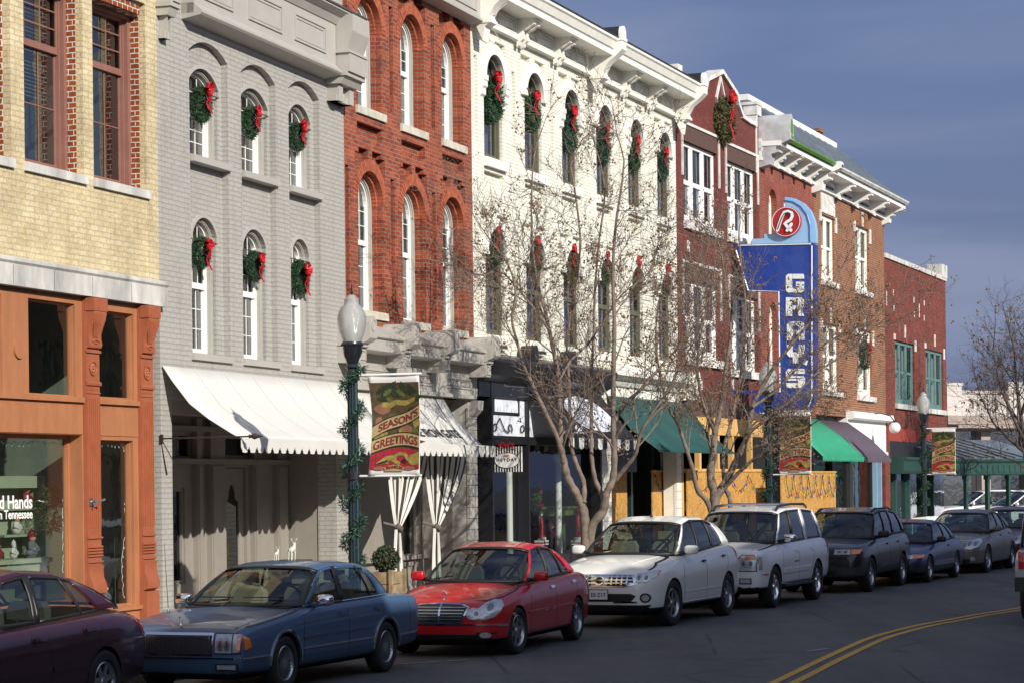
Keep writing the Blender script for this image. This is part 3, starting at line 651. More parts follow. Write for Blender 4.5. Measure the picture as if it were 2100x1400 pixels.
lightstring(F,'white light string framing the narrow orange window',[F.at(209,911,-.13),F.at(250,911,-.13),F.at(258,925,-.13),F.at(257,1100,-.13),F.at(250,1160,-.13),F.at(256,1238,-.13)],.135)
lightstring(F,'white light string along the top of the big shop window',[F.at(-20,905,-.27),F.at(40,907,-.27),F.at(90,905,-.27),F.at(128,908,-.27),F.at(130,960,-.27),F.at(129,1180,-.27)],.27)
# ================= wreaths
def wreath(F,x,y,z,r,label,group,mt='needle',bow=1,seed=0,tail=.5,scale_t=.24):
    """wreath centred at facade x, depth y (negative = outward), height z"""
    rn=random.Random(seed); r*=rn.uniform(.93,1.1); w_=F.root('wreath',label,'wreath',group,loc=(x,y,z))
    q=MB(); 
    for k in range(46):
        a=k*2*math.pi/46; rr=r*(.72+rn.uniform(-.05,.05)+.05*math.sin(a*2+seed))
        needles(q,(rr*math.cos(a),rn.uniform(-.01,.01),rr*math.sin(a)),r*scale_t,78,rn,r*.13,r*.020)
    q.build('foliage',M[mt],w_)
    q=MB(); ang=R(40+rn.uniform(-15,20)) if bow==1 else R(90)
    bx=r*(.25*math.cos(ang) if bow==1 else -.15); bz=r*.85*math.sin(ang)+r*.05; by=-r*(.26 if bow==1 else .30)
    b=r*(.33 if bow==1 else .27)*rn.uniform(.85,1.15)
    for k in range(7):      # loops of the bow
        a=k*2*math.pi/7+rn.uniform(-.3,.3); d=Vector((math.cos(a),-.45,math.sin(a)*.95)); s_=Vector((-math.sin(a),0,math.cos(a)))*b*.32; L=b*rn.uniform(.85,1.25)
        g=[]
        for t in range(7):
            u_=t/6; p=Vector((bx,by,bz))+d*L*math.sin(u_*math.pi)*1.0+Vector((0,-1,0))*b*.35*math.sin(u_*2*math.pi)
            ww=.35+math.sin(u_*math.pi)*.9; g.append([p-s_*ww,p+s_*ww])
        q.sheet(g)
    q.ball((bx,by-b*.3,bz),b*.28,7); 
    for sx,L in ((-.12,tail*r*2.0),(.35,tail*r*2.3)):
        g=[]
        for t in range(9):
            u_=t/8; p=Vector((bx+sx*b*u_*2.2+.03*r*math.sin(u_*9+sx*9),by-b*.25-.07*r*math.sin(u_*7),bz-L*u_)); ww=b*(.17+.16*u_); g.append([p-Vector((ww,0,0)),p+Vector((ww,.03*r*math.sin(u_*12),0))])
        q.sheet(g)
    q.build('bow',M['ribbon'],w_,smooth=60); return w_
# ================= BUILDING 1: grey painted brick
F=F1=Frame(1); L1=F.L; TOP1=F.z(660,20)+.6
r1_=F.root('brick_building','pale grey painted brick building with six wreathed white windows and a white awning','building')
cz=[]
nich=[]
for (ul,vl),(ur,vr),(up,vp) in (((387,101),(466,133),(415,90.6)),((493.4,148.6),(564,174),(520,135.7)),((591,183),(654,204),(618,170))):
    x0=F.x(ul,vl); x1=F.x(ur,vr); zs=(F.z(ul,vl)+F.z(ur,vr))/2; zp=F.z(up,vp); nich.append((x0,x1,zs,zp))
wN=sum(b-a for a,b,_,_ in nich)/3; zsN=sum(n_[2] for n_ in nich)/3; rsN=sum(n_[3]-n_[2] for n_ in nich)/3
zlow=sum(F.z(u,v) for u,v in ((475,747),(572,757),(658,768)))/3
holes=[arch(a,b,zlow+.03,zs,max(zp-zs,.2)) for a,b,zs,zp in nich]
mb=MB(); zsf=F.z(353,775)  # top of the shop opening
SX0,SX1=F.x(354,1000),F.x(690,1000)
mb.plate([(0,0),(SX0,0),(SX0,zsf-.35),(SX1,zsf-.35),(SX1,0),(L1,0),(L1,TOP1),(0,TOP1)],holes,0,.34,hole_depth=[.11]*3)
mb.build('front_wall',M['greyb'],r1_)
# windows
wd=.13
W=[]
for i,(a,b,zs,zp) in enumerate(nich):
    # upper
    ub,vb=[(431,334),(532,366),(622,394)][i]; zb=F.z(ub,vb,-.2)
    ut,vt=[(400,148),(503,188),(600,221)][i]; zt=F.z(ut,vt,-.2)
    xr=F.x([446,547,634][i],250,-.11); xl=a+(b-xr); W.append((xl,xr,zb,zt,i,1))
    ub,vb=[(435,728),(534,739),(627,751)][i]; zb=F.z(ub,vb,-.2)
    ut,vt=[(404,453),(513,478),(606,497)][i]; zt=F.z(ut,vt,-.2)
    xr=F.x([443,544,632][i],560,-.11); xl=a+(b-xr); W.append((xl,xr,zb,zt,i,0))
mb=MB()
for a,b,zs,zp in nich:
    hh=[]
    for xl,xr,zb,zt,i,u in W:
        if abs(nich[i][0]-a)<1e-6: hh.append(arch(xl,xr,zb,zt-.22,.26))
    mb.plate(rect(a-.02,b+.02,zlow,zp+.1),hh,.11,.30)
mb.build('recessed_wall',M['greyb'],r1_)
mb=MB()
for xl,xr,zb,zt,i,u in W:
    mb.plate(ring(xl,xr,zt-.3,zt-.22,.26,.05),[arch(xl,xr,zt-.3-.01,zt-.22,.26)],.085,.12,)
    mb.plate(arch(xl,xr,zb,zt-.22,.26),[arch(xl+.07,xr-.07,zb+.0,zt-.22,.20)],.17,.30)
    mb.plate(arch(xl+.03,xr-.03,zb,zt-.22,.23),[arch(xl+.05,xr-.05,zb+.0,zt-.22,.215)],.155,.19)
mb.build('window_moulding',M['grey'],r1_)
for xl,xr,zb,zt,i,u in W:
    w_=window(r1_,xl+.07,xr-.07,zb,zt-.22,.20,.235,M['white'],fw=.032,cols=3,rows=(3,3),mt=.012,sash=.028,rail=zb+(zt-zb)*.5,glass='glassd')
    if u: 
        q=MB(); q.box(xl,xr,.42,.43,zb,zb+(zt-zb)*.55); q.build('shutter',M['wood'],w_)
for xl,xr,zb,zt,i,u in W:
    a,b=nich[i][0],nich[i][1]
    if u: sillbox(r1_,a-.0+.02,b+.03,zb-.01,-.06,.2,.11,M['grey'])
    else: sillbox(r1_,a-.03,b+.03,zb-.01,-.05,.2,.11,M['grey'])
labs=[('top left','topmost storey, nearest the yellow building'),('','')]
gw='wreaths with red bows in the grey building windows'
WL=['upper row, left window','upper row, middle window','upper row, right window']
WL2=['lower row, left window nearest the yellow building','lower row, middle window over the white awning','lower row, right window nearest the street lamp']
wp=[((412,215),(412,518)),((514,251),(521,546)),((609,281),(614,569))]
for i in range(3):
    for j in (0,1):
        u_,v_=wp[i][j]; x,z=F.at(u_,v_,-.16)
        wreath(F,x,.15,z,.275,('wreath with red bow, grey building, '+(WL[i] if j==0 else WL2[i])),gw,bow=1,seed=i*7+j,tail=.62 if j else .5)
# cornice: panelled frieze between brackets
zc0=F.z(560,100,.2); zc0=(F.z(430,42,.2)+F.z(600,112,.2))/2; zc1=F.z(700,30,.35)
bxl=F.x(372,60); bxr=F.x(664,170)
mb=MB(); mb.box(bxl,bxr+.05,-.2,.3,zc0,zc1+1.2)
prof=[(-.2,zc0+.02),(-.33,zc0-.0),(-.34,zc0+.04),(-.26,zc0+.1),(-.2,zc0+.16)]
mb.extr([(-.0,zc0-.08),(-.3,zc0-.03),(-.33,zc0+.0),(-.33,zc0+.03),(-.26,zc0+.09),(-.2,zc0+.15),(0,zc0+.15)],bxl,bxr+.02)
mb.extr([(.1,zc1-.16),(-.22,zc1-.14),(-.30,zc1-.02),(-.42,zc1+.04),(-.42,zc1+.07),(.1,zc1+.09)],bxl-.1,L1+.03)
mb.build('cornice',M['grey'],r1_)
mb=MB(); mb.extr([(.3,zc1+.09),(-.43,zc1+.07),(-.45,zc1+.075),(-.45,zc1+.1),(.3,zc1+.15)],bxl-.12,L1+.05); mb.build('cornice_cap',mat('dark_brown_metal_flashing',(.09,.07,.065),.5,vary=.1),r1_)
mb=MB()
for ua,ub in ((404,478),(509,578),(603,667)):
    a,b=F.x(ua,50,.2),F.x(ub,80,.2); c,d=zc0+.26,zc1-.26
    for o,y in ((0,-.225),(.05,-.213)):
        mb.plate(rect(a+o,b-o,c+o,d-o),[rect(a+o+.035,b-o-.035,c+o+.035,d-o-.035)],y,-.19)
mb.build('frieze_panel',M['grey'],r1_)
def gbracket(xa,xb,zt,zb,dp=1.):
    q=MB(); w=(xb-xa)
    q.extr([(-.0,zt),(-.50,zt),(-.50,zt-.28),(-.38,zt-.6),(-.44,zt-.62),(-.44,zt-.95),(-.0,zt-.95)],xa,xb)
    q.box(xa-.04,xb+.04,-.46,0,zt-.64,zt-.60)
    q.box(xa-.05,xb+.05,-.40,0,zt-1.02,zt-.95); q.extr([(0,zt-1.02),(-.36,zt-1.02),(-.28,zt-1.14),(0,zt-1.14)],xa-.02,xb+.02)
    q.box(xa+.05,xa+w*.3,-.22,0,zb,zt-1.14); q.box(xb-w*.3,xb-.05,-.22,0,zb,zt-1.14); q.box(xa+.02,xb-.02,-.18,0,zb,zb+.1); q.box(xa+w*.3,xb-w*.3,-.12,0,zb,zt-1.14)
    o=q.build('cornice_bracket',M['grey'],r1_); o.scale=(1,dp,1); return o
zt=F.z(700,45,.45); 
gbracket(F.x(668,200),L1-.03,zt+.2,F.z(690,205,.2)); 
zt2=F.z(330,20,.2)+1.12
gbracket(.02,.24,zt2,F.z(350,82,.12),.62)
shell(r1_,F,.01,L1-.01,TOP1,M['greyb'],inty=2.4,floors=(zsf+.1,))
# recessed shop front in taupe
t_=M['greyd']; RY=.95
q=MB()
q.box(.0,SX0,-.02,.0,.1,.55)
dL0,dL1=F.x(360,1050,-RY),F.x(379,1050,-RY)
dr0,dr1=F.x(458,1060,-RY),F.x(506,1060,-RY); wr0,wr1=F.x(585,1050,-RY),F.x(637,1050,-RY)
zdt=F.z(480,958,-RY); zwt=F.z(610,953,-RY); tr0=F.z(480,945,-RY); tr1=F.z(480,905,-RY)
hs=[rect(max(SX0-.5,dL0-.6),dL1,.8,F.z(370,1000,-RY)),rect(dr0,dr1,.16,zdt),rect(wr0,wr1,.95,zwt),rect(dr0,dr1+.4,tr0+.05,tr1+.1),rect(wr0,wr1+.1,tr0+.05,tr1+.1),rect(max(SX0-.5,dL0-.6),dL1+.3,tr0+.02,tr1+.12)]
q.plate(rect(SX0-.6,SX1+.4,.1,zsf-.3),hs,RY,RY+.15)
for a,b in ((F.x(420,1000,-RY)+.05,F.x(452,1000,-RY)),(F.x(560,1000,-RY),F.x(580,1000,-RY)),(F.x(660,1000,-RY),F.x(668,1000,-RY)),(F.x(395,1000,-RY),F.x(405,1000,-RY)),(F.x(512,1000,-RY),F.x(518,1000,-RY))):
    q.box(a,b,RY-.09,RY,.1,zsf-.5); q.box(a+.03,b-.03,RY-.11,RY-.09,.3,2.6)
q.box(SX0,SX1,RY-.13,RY,tr0-.05,tr0+.03); q.box(SX0,SX1,RY-.12,RY,tr1+.14,tr1+.22)
q.box(SX1+.02,SX1+.1,.3,RY,.1,zsf-.3); q.box(SX0-.6,SX0-.5,.3,RY,.1,zsf-.3); q.box(SX0-.5,SX1+.1,.34,RY+.1,zsf-.36,zsf-.3)
q.plate(rect(wr0-.1,wr1+.1,.3,.85),[rect(wr0,wr1,.38,.77)],RY-.03,RY); q.box(wr0-.12,wr1+.12,RY-.08,RY,.88,.94)
q.box(SX0,SX1,-.01,.35,zsf-.5,zsf-.345)
q.build('shop_front',t_,r1_)
d_=MB(); dm=(dr0+dr1)/2; dw=(dr1-dr0)
d_.plate(rect(dr0+.01,dr1-.01,.16,zdt-.01),[[(dr0+.22*dw,.75),(dr1-.22*dw,.75),(dr1-.22*dw,zdt-.55),(dr1-.34*dw,zdt-.5),(dr1-.36*dw,zdt-.38),(dm+.05,zdt-.28),(dm-.05,zdt-.28),(dr0+.36*dw,zdt-.38),(dr0+.34*dw,zdt-.5),(dr0+.22*dw,zdt-.55)]],RY+.05,RY+.09)
dd=d_.build('door',t_,r1_); g=MB(); g.plate(rect(dr0+.2*dw,dr1-.2*dw,.7,zdt-.25),(),RY+.075,RY+.078,sides=False); g.build('pane',M['shopg'],dd)
g=MB(); g.tube([(dr0+.05,RY+.0,1.15),(dr0+.05,RY-.06,1.2),(dr0+.05,RY-.06,1.4),(dr0+.05,RY,1.45)],.012,6); g.box(dr0+.03,dr0+.08,RY+.03,RY+.05,.98,1.5); g.build('handle',mat('brass',(.6,.42,.12),.3,metal=1,vary=.1),dd)
for a,b,c,d in ((max(SX0-.5,dL0-.6),dL1,.8,F.z(370,1000,-RY)),(wr0,wr1,.95,zwt),(dr0,dr1+.4,tr0+.05,tr1+.1),(wr0,wr1+.1,tr0+.05,tr1+.1),(max(SX0-.5,dL0-.6),dL1+.3,tr0+.02,tr1+.12)):
    q=MB(); q.plate(rect(a-.0,b+.0,c,d),[rect(a+.05,b-.05,c+.05,d-.05)],RY+.03,RY+.1); f_=q.build('window_frame',t_,r1_); g=MB(); g.plate(rect(a+.04,b-.04,c+.04,d-.04),(),RY+.07,RY+.072,sides=False); g.build('pane',M['shopg'],f_)
# ---- awnings
def awning(F,prof_px,x1,label,m,name='awning',valance=.17,scal=None,group=None,x0=None,seams=0,thick=.012,val_m=None,d0=.02,slope=0,stripes=None):
    """prof_px: list of (x local y outward, z). valance scallops at the bottom"""
    e=F.root(name,label,'awning',group)
    P=prof_px; q=MB(); g0=[(x0,-y,z) for y,z in P]; g1=[(x1,-y,z) for y,z in P]; n=12; gr=[]
    for k in range(n+1):
        t=k/n; gr.append([(a[0]+(b[0]-a[0])*t,a[1],a[2]-.012*math.sin(t*math.pi*5)**2*(0 if i in(0,len(g0)-1) else 1)) for i,(a,b) in enumerate(zip(g0,g1))])
    q.sheet(gr); o=q.build('canopy',m,e,smooth='all')
    s=o.modifiers.new('thick','SOLIDIFY'); s.thickness=thick
    if seams:
        q=MB()
        for k in range(1,seams+1):
            x=x0+(x1-x0)*k/(seams+1); q.tube([(x,-y-.006,z+.004) for y,z in P],.005,4)
        q.build('seam',m,e)
    y,z=P[-1]; q=MB()
    if scal=='flat': q.plate(rect(x0,x1,z-valance,z),(),-y,-y+.008,back=True)
    elif scal:
        w=scal; n=max(1,round((x1-x0)/w)); w=(x1-x0)/n; pts=[(x0,z+.01)]
        low=[]
        for k in range(n):
            a=x0+k*w
            low+=[(a,z-valance*.62),(a+w*.07,z-valance*.80),(a+w*.13,z-valance*.80),(a+w*.18,z-valance*1.0),(a+w*.5,z-valance*1.03),(a+w*.72,z-valance*.98),(a+w*.78,z-valance*.78),(a+w*.86,z-valance*.76),(a+w*.93,z-valance*.60)]
        low.append((x1,z-valance*.62)); pts=[(x0,z+.005)]+low+[(x1,z+.005)]
        q.plate(pts[::-1],(),-y-.004,-y+.004,back=True)
    if q.v:
        v=q.build('valance',val_m or m,e)
        if stripes:
            pass
    return e
def prof(F,pts,ub):
    """outline points of an awning's left edge seen at facade position ub -> (outward, height)"""
    x=ub; out=[]
    for u,v in pts:
        r=ray(u,v)      # intersect with the plane x=const (facade local)
        p0=F.w(x,0,0); k=(p0-CAM).dot(F.t)/r.dot(F.t); p=CAM+r*k
        out.append(((p-p0).dot(F.n),p.z))
    return out
xa=F.x(333.5,749,.02)
P1=prof(F,[(333.5,749),(354.7,781),(389.4,826.4),(428,857),(474,886),(494.5,897)],xa)
print('awn1',P1)
xb=L1+.06
aw=awning(F,P1,xb,'large curved white awning with a scalloped edge on the grey building',M['canvas'],x0=xa,scal=.27,valance=.2,seams=6)
q=MB(); y,z=P1[-1]; q.tube([(xa-.03,0,z+.01),(xa-.03,-y-.32,z+.02)],.012,6); q.lathe([(0.001,0),(.03,-.02),(.02,-.05),(.035,-.07),(.045,-.10),(.02,-.17),(.001,-.24)],(xa-.03,-y-.12,z+.02),8,'y'); q.box(xa-.06,xa,-.02,0,z-.06,z+.07); q.tube([(xa-.03,0,z-.06),(xa+.1,-.02,z-.5)],.01,5)
q.build('support_rod',M['iron'],aw)

# ================= BUILDING 2: red brick with grey iron cornice over the shop
F=F2=Frame(2); L2=F.L; TOP2=F.z(970,0)+2.6
r2_=F.root('brick_building','orange red brick building with tall arched white windows between the grey and the cream building','building')
# arches: (opening left u, right u, peak (u,v), spring v left) upper / lower, sills
UP=[((728,10),(783,55),(745,-12),(733,213.6),(790,239)),((821,50),(868,95),(838,27),(828.6,253.9),(877,276)),((905,88),(948,130),(920,65),(911,283.2),(955,305))]
LO=[((732,395),(787,420),(755,350),(741.7,628),(795,650)),((825,425),(872,445),(845,380),(835,653.7),(883,668)),((908,445),(950,462),(925,403),(911.7,668.7),(957,682))]
bays=[]
for s_ in (UP,LO):
    for a,b,p,c,d in s_:
        x0=F.x(*a); x1=F.x(*b); zp=F.z(*p); hw=(x1-x0)/2; zs=zp-hw*1.0; zb=(F.z(*c)+F.z(*d))/2; bays.append([x0,x1,zs,zp,zb])
for k in (0,3):   # even widths and heights
    wv_=sum(b[1]-b[0] for b in bays[k:k+3])/3
    for b in bays[k:k+3]: c=(b[0]+b[1])/2; b[0]=c-wv_/2; b[1]=c+wv_/2; b[2]=b[3]-wv_/2
mb=MB(); holes=[]; RW=.2
rec=[]
for i,(x0,x1,zs,zp,zb) in enumerate(bays):
    hw=(x1-x0)/2; cx=(x0+x1)/2
    holes.append(arch(x0,x1,zb-.0,zs,None,18))
    # spandrel recesses: notched corners over the arch ring
    ro=hw+RW
    for sx in(-1,1):
        pts=[]
        x_o=cx+sx*(hw+.10); 
        a0=math.acos(min(1,(hw+.10)/ro)); 
        arc=[(cx+sx*ro*math.cos(t),zs+ro*math.sin(t)) for t in [a0+(math.pi/2-.12-a0)*k/8 for k in range(9)]]
        top=zs+ro+.16
        pts=arc+[(cx+sx*ro*math.cos(math.pi/2-.12),top),(cx+sx*(hw*.62),top),(cx+sx*(hw*.62),top+.0),(x_o-sx*.16,top),(x_o-sx*.16,top-.09),(x_o,top-.09)]
        if sx<0: pts=pts[::-1]
        holes.append(pts)
    if i<3: holes.append(rect(x0-.0,x1+.0,zb-.52,zb-.28)) 
    # narrow slots in the piers
for i in range(2):
    for k in (0,3):
        xm=(bays[k+i][1]+bays[k+i+1][0])/2; holes.append(rect(xm-.09,xm+.09,bays[k+i][4]+.1,(bays[k+i][2]+bays[k+i+1][2])/2+.55))
for k in (0,3): holes.append(rect(.04,max(bays[k][0]-.36,.12),bays[k][4]+.1,bays[k][2]+.55))
zst=F.z(800,665,0)
mb.plate(rect(0,L2,zst-.6,TOP2),holes,0,.2); 
mb.build('front_wall',M['red'],r2_)
mb=MB(); hh=[arch(x0+.05,x1-.05,zb,zs,None,18) for x0,x1,zs,zp,zb in bays]
mb.plate(rect(.01,L2-.01,zst-.5,TOP2-.1),hh,.12,.36); mb.build('recessed_wall',M['red'],r2_)
mb=MB()
for x0,x1,zs,zp,zb in bays:
    voussoirs(mb,x0+.004,x1-.004,zs,9,RW,-.012,.13)
    voussoirs(mb,x0+.06,x1-.06,zs,9,.075,.105,.3,bw=.07)
    mb.build('brick_arch',M['redv'],r2_); mb=MB()
for i,(x0,x1,zs,zp,zb) in enumerate(bays):
    q=MB(); q.plate(arch(x0+.05,x1-.05,zb,zs,None,18),[arch(x0+.10,x1-.10,zb,zs,None,18)],.20,.36); q.plate(arch(x0+.1,x1-.1,zb,zs,None,18),[arch(x0+.125,x1-.125,zb,zs,None,18)],.225,.36); q.build('window_casing',M['grey'],r2_)
    w_=window(r2_,x0+.12,x1-.12,zb,zs,(x1-x0)/2-.12,.25,M['white'],fw=.035,cols=3,rows=(3,3),rail=zb+(zp-zb)*.49,mt=.013,glass='glassd',sash=.03)
    q=MB(); q.box(x0,x1,.45,.46,zb+(zp-zb)*.45,zp); q.build('blind',mat('brown_reflection_blind',(.20,.13,.10),.8,vary=.15),w_)  # brown of the brick reflected in the upper sash, put into the colour
    s_=MB(); s_.extr([(-.05,zb-.14),(-.05,zb-.005),(.28,zb+.012),(.28,zb-.14)],x0-.05,x1+.1); s_.build('window_sill',M['sill'],r2_)
# top frieze in grey at the upper right corner
zt=F.z(968,32,.2); q=MB(); q.box(0,L2+.02,-.22,.3,zt,zt+2.2); q.extr([(-.0,zt-.1),(-.28,zt-.05),(-.28,zt),(-.0,zt+.04)],0,L2+.02); q.plate(rect(L2-2.3,L2-.25,zt+.12,zt+1.5),[rect(L2-2.25,L2-.3,zt+.17,zt+1.45)],-.245,-.22); q.build('cornice',M['grey'],r2_)
shell(r2_,F,.01,L2-.01,TOP2,M['red'],inty=2.2,floors=(zst-.4,))
# iron cornice with scroll consoles
q=MB(); c0=F.z(850,730,.5); 
cz1=F.z(690,590+0,.0)
zA=F.z(850,649,.0)-.02; zF1=(F.z(773,685-0,.36)+F.z(840,697,.36))/2; zF0=(F.z(773,718,.36)+F.z(835,727,.36))/2
zF1=F.z(800,690,.36); zF0=F.z(800,722,.36)
q.extr([(0,zF1+.20),(-.40,zF1+.02),(-.44,zF1-.0),(-.44,zF1-.05),(-.38,zF1-.07),(-.38,zF0),(-.05,zF0-.03),(-.05,zF0-.12),(0,zF0-.12)],-.02,L2+.3)
q.build('storefront_cornice',M['grey'],r2_)
def console(xa,xb):
    q=MB(); zc=zF1+.11; 
    for r_,y0,y1 in ((.135,-.62,0),):
        pr=[(xa-.0,zc-.14)]+[((xa+xb)/2+(xb-xa)/2*math.cos(t),zc+.02+.13*math.sin(t)) for t in [math.pi-math.pi*k/12 for k in range(13)]]+[(xb,zc-.14)]
        q.prism(pr,y0,y1); q.plate([( (xa+xb)/2+((xb-xa)/2-.035)*math.cos(t),zc+.0+.11*math.sin(t)) for t in [math.pi*2*k/16 for k in range(16)]],[( [( (xa+xb)/2+((xb-xa)/2-.055)*math.cos(t),zc+.0+.085*math.sin(t)) for t in [math.pi*2*k/16 for k in range(16)]])],y0-.012,y0)
    q.extr([(0,zc-.14),(-.62,zc-.14),(-.62,zc-.22),(-.56,zc-.27),(-.48,zc-.30),(-.44,zc-.33),(0,zc-.33)],xa,xb)
    q.extr([(0,zc-.33),(-.48,zc-.33),(-.48,zc-.36),(-.42,zc-.37),(-.42,zc-.62),(0,zc-.62)],xa+.02,xb-.02)
    q.plate(rect(xa+.045,xb-.045,zc-.58,zc-.41),[rect(xa+.065,xb-.065,zc-.56,zc-.43)],-.44,-.42)
    q.build('scroll_bracket',M['grey'],r2_)
for u_ in (757,848,929,1013):
    x=F.x(u_,690,.6); console(x,x+.30)
zP1=F.z(800,738,.0); zP0=F.z(870,800,.0)
q=MB(); q.box(-.0,L2+.05,-.06,.3,zP0-.02,zF0-.02); q.extr([(-.0,zP0-.1),(-.14,zP0-.09),(-.14,zP0-.03),(-.06,zP0),(0,zP0)],0,L2-.25)
for ua,ub in ((742,800),(828,886),(914,966)):
    a,b=F.x(ua,760,.06),F.x(ub,770,.06); c,d=zP0+.09,zF0-.28
    q.plate(rect(a,b,c,d),[rect(a+.03,b-.03,c+.03,d-.03)],-.08,-.05); q.plate(rect(a+.05,b-.05,c+.05,d-.05),[rect(a+.06,b-.06,c+.06,d-.06)],-.072,-.05)
q.build('frieze',M['grey'],r2_)
# quoined pier at the right and shop wall behind
q=MB(); pa=F.x(972,900)-.42
for k in range(17):
    z=.1+k*.215
    q.box(pa,L2-.02,-.05,.0,z+.008,z+.207)
q.box(pa+.015,L2-.03,-.03,.3,0,zP0-.1); q.extr([(0,zP0-.1),(-.22,zP0-.12),(-.2,zP0-.3),(-.08,zP0-.42),(0,zP0-.42)],pa+.1,L2-.08)
q.build('quoin_pier',M['grey'],r2_)
RY2=.9; q=MB()
g1=F.x(826,1080,-RY2); 
q.plate(rect(-.05,pa+.1,.1,zP0-.1),[rect(.6,1.4,.9,3.0),rect(g1-.1,g1+.55,.95,3.0),rect(g1+1.5,g1+2.2,.95,3.0)],RY2,RY2+.15)
for x in (.2,g1-.35,g1+.7,g1+1.2): q.box(x,x+.16,RY2-.08,RY2,.1,zP0-.15); q.box(x+.04,x+.12,RY2-.1,RY2-.08,.3,3.2)
q.box(-.05,pa+.1,RY2-.12,RY2,.85,.93); q.plate(rect(g1-.1,g1+.6,.25,.8),[rect(g1,g1+.5,.33,.72)],RY2-.03,RY2)
q.box(pa-.02,pa+.02,.3,RY2,.1,zP0-.1); q.box(0,pa,.3,RY2+.1,zP0-.16,zP0-.1); q.box(-.0,.35,-.02,.3,.0,zP0-.1)
q.build('shop_front',t_,r2_)
for a,b in ((.6,1.4),(g1-.1,g1+.55),(g1+1.5,g1+2.2)):
    g=MB(); g.plate(rect(a,b,.9,3.0),(),RY2+.08,RY2+.082,sides=False); g.build('pane',M['shopg'],r2_)
# awning 2 (its right part shows past the lamp post)
xa2=.12; xb2=F.x(1003,935,.9)-.1
P2=P1
y0_,z0_=P1[0]; zt2=F.z(822,815,.1); zb2=F.z(960,905,1.0)
y2=1.05; P2=[(.02,zt2+.08),(.2,zt2-.22),(.5,zt2-.55),(.8,zt2-.83),(y2,F.z(950,912,y2))]
aw2=awning(F,P2,xb2,'white awning with dark lettering and scalloped edge on the red brick building',M['canvas'],x0=xa2,scal=.27,valance=.2,seams=6)
q=MB(); y,z=P2[-1]
xr_=xa2+ (xb2-xa2)*.22; q.lathe([(0.001,0),(.03,-.02),(.02,-.05),(.035,-.07),(.045,-.10),(.02,-.17),(.001,-.24)],(xa2+.2,-y-.02,z+.03),8,'y'); q.build('support_rod',M['iron'],aw2)
# lettering laid on the slope
pa_,pb_=P2[2],P2[3]; ang=math.atan2(pb_[1]-pa_[1],-(pb_[0]-pa_[0]))
sl=math.atan2(pa_[1]-pb_[1],pb_[0]-pa_[0])
text('THE IRON GATE',.30,M['black'],aw2,((xa2+xb2)/2+.25,-pb_[0]+.12,pb_[1]+.13),(sl,0,0),align='CENTER',sx=1.12,bold=.004)
# striped curtains
def curtain(F,xt0,xt1,xm,zt,zb,zm,y,label,stripes=7):
    e=F.root('striped_curtain',label,'curtain',group='striped curtains tied back under the second white awning')
    mw=MB(); md=MB(); n=56; rows=22
    def pt(i,k):
        s=i/n; t=k/rows; z=zt+(zb-zt)*t; tm=(zt-zm)/(zt-zb)
        if t<tm: f=1-(t/tm)**1.5; w=.16+( (xt1-xt0)-.16)*f; c=xm+((xt0+xt1)/2-xm)*f; 
        else: f=((t-tm)/(1-tm))**.8; w=.16+.36*f; c=xm-.03*f
        ph=s*4.5*2*math.pi+1.2; am=.13*.05+.02*math.sin(t*3)
        return (c+(s-.5)*w,y+am*math.cos(ph)+.012*math.sin(ph*.5+t*4),z)
    for i in range(n):
        m_=mw if int(i/n*stripes*2)%2==0 else md
        m_.sheet([[pt(i,k) for k in range(rows+1)],[pt(i+1,k) for k in range(rows+1)]])
    mw.build('light_stripe',M['canvas'],e,smooth='all'); md.build('dark_stripe',mat('brown_black_cloth',(.035,.028,.022),.85,vary=.2),e,smooth='all')
    q=MB(); q.tube([(xm-.1,y-.01,zm+.06),(xm,y-.06,zm),(xm+.1,y-.01,zm-.03)],[.05,.055,.05],8); q.tube([(xm-.3,y+.15,zm+.11),(xm-.1,y,zm+.05)],.025,6); q.build('tieback',mat('taupe_tieback_cloth',(.13,.11,.095),.85,vary=.15),e,smooth='all')
cy=.0; 
zt_=F.z(860,930,.4); zm1=F.z(816,1083,.4)
curtain(F,F.x(795,950,.35),F.x(880,930,.35),F.x(815,1080,.35),zt_,.2,zm1,-.35,'striped brown and white curtain tied back, nearer the street lamp',8)
curtain(F,F.x(872,950,.35),F.x(958,930,.35),F.x(894,1080,.35),zt_,.2,F.z(892,1082,.4),-.35,'striped brown and white curtain tied back, beside the quoined pier',8)
# planter with a shrub
px_,pz_=F.at(775,1180,.6)
def bush(mb,c,r,n,rnd,ls=.03,sq=(1,1,1)):
    for _ in range(n):
        a=Vector((rnd.gauss(0,1),rnd.gauss(0,1),rnd.gauss(0,1))).normalized(); p=Vector((c[0]+a.x*r*sq[0]*rnd.uniform(.6,1.03),c[1]+a.y*r*sq[1]*rnd.uniform(.6,1.03),c[2]+a.z*r*sq[2]*rnd.uniform(.6,1.03)))
        d=Vector((rnd.gauss(0,1),rnd.gauss(0,1),rnd.gauss(0,1))).normalized(); e=d.orthogonal().normalized()*ls*.5; mb.add([p-e,p+d*ls*.5,p+e,p-d*ls*.5],[(0,1,2,3)])
pl=F.root('planter','weathered wooden planter box with a dark clipped shrub beside the garlanded lamp post','planter',loc=(px_,-.75,.15))
q=MB(); hh=F.z(775,1170,.6)-.15
for k in range(3): q.box(-.28,.28,-.2,.2,.05+k*(hh-.05)/3,.05+(k+1)*(hh-.05)/3-.012)
for sx in(-1,1):
    for sy in (-1,1): q.box(sx*.29-.03,sx*.29+.03,sy*.21-.03,sy*.21+.03,0,hh+.03)
q.build('box',mat('weathered_rusty_wood',(.26,.19,.11),.85,vary=.5,vs=5),pl)
M['shrub']=mat('dark_shrub_leaf',(.035,.05,.018),.7,vary=.5,vs=14)
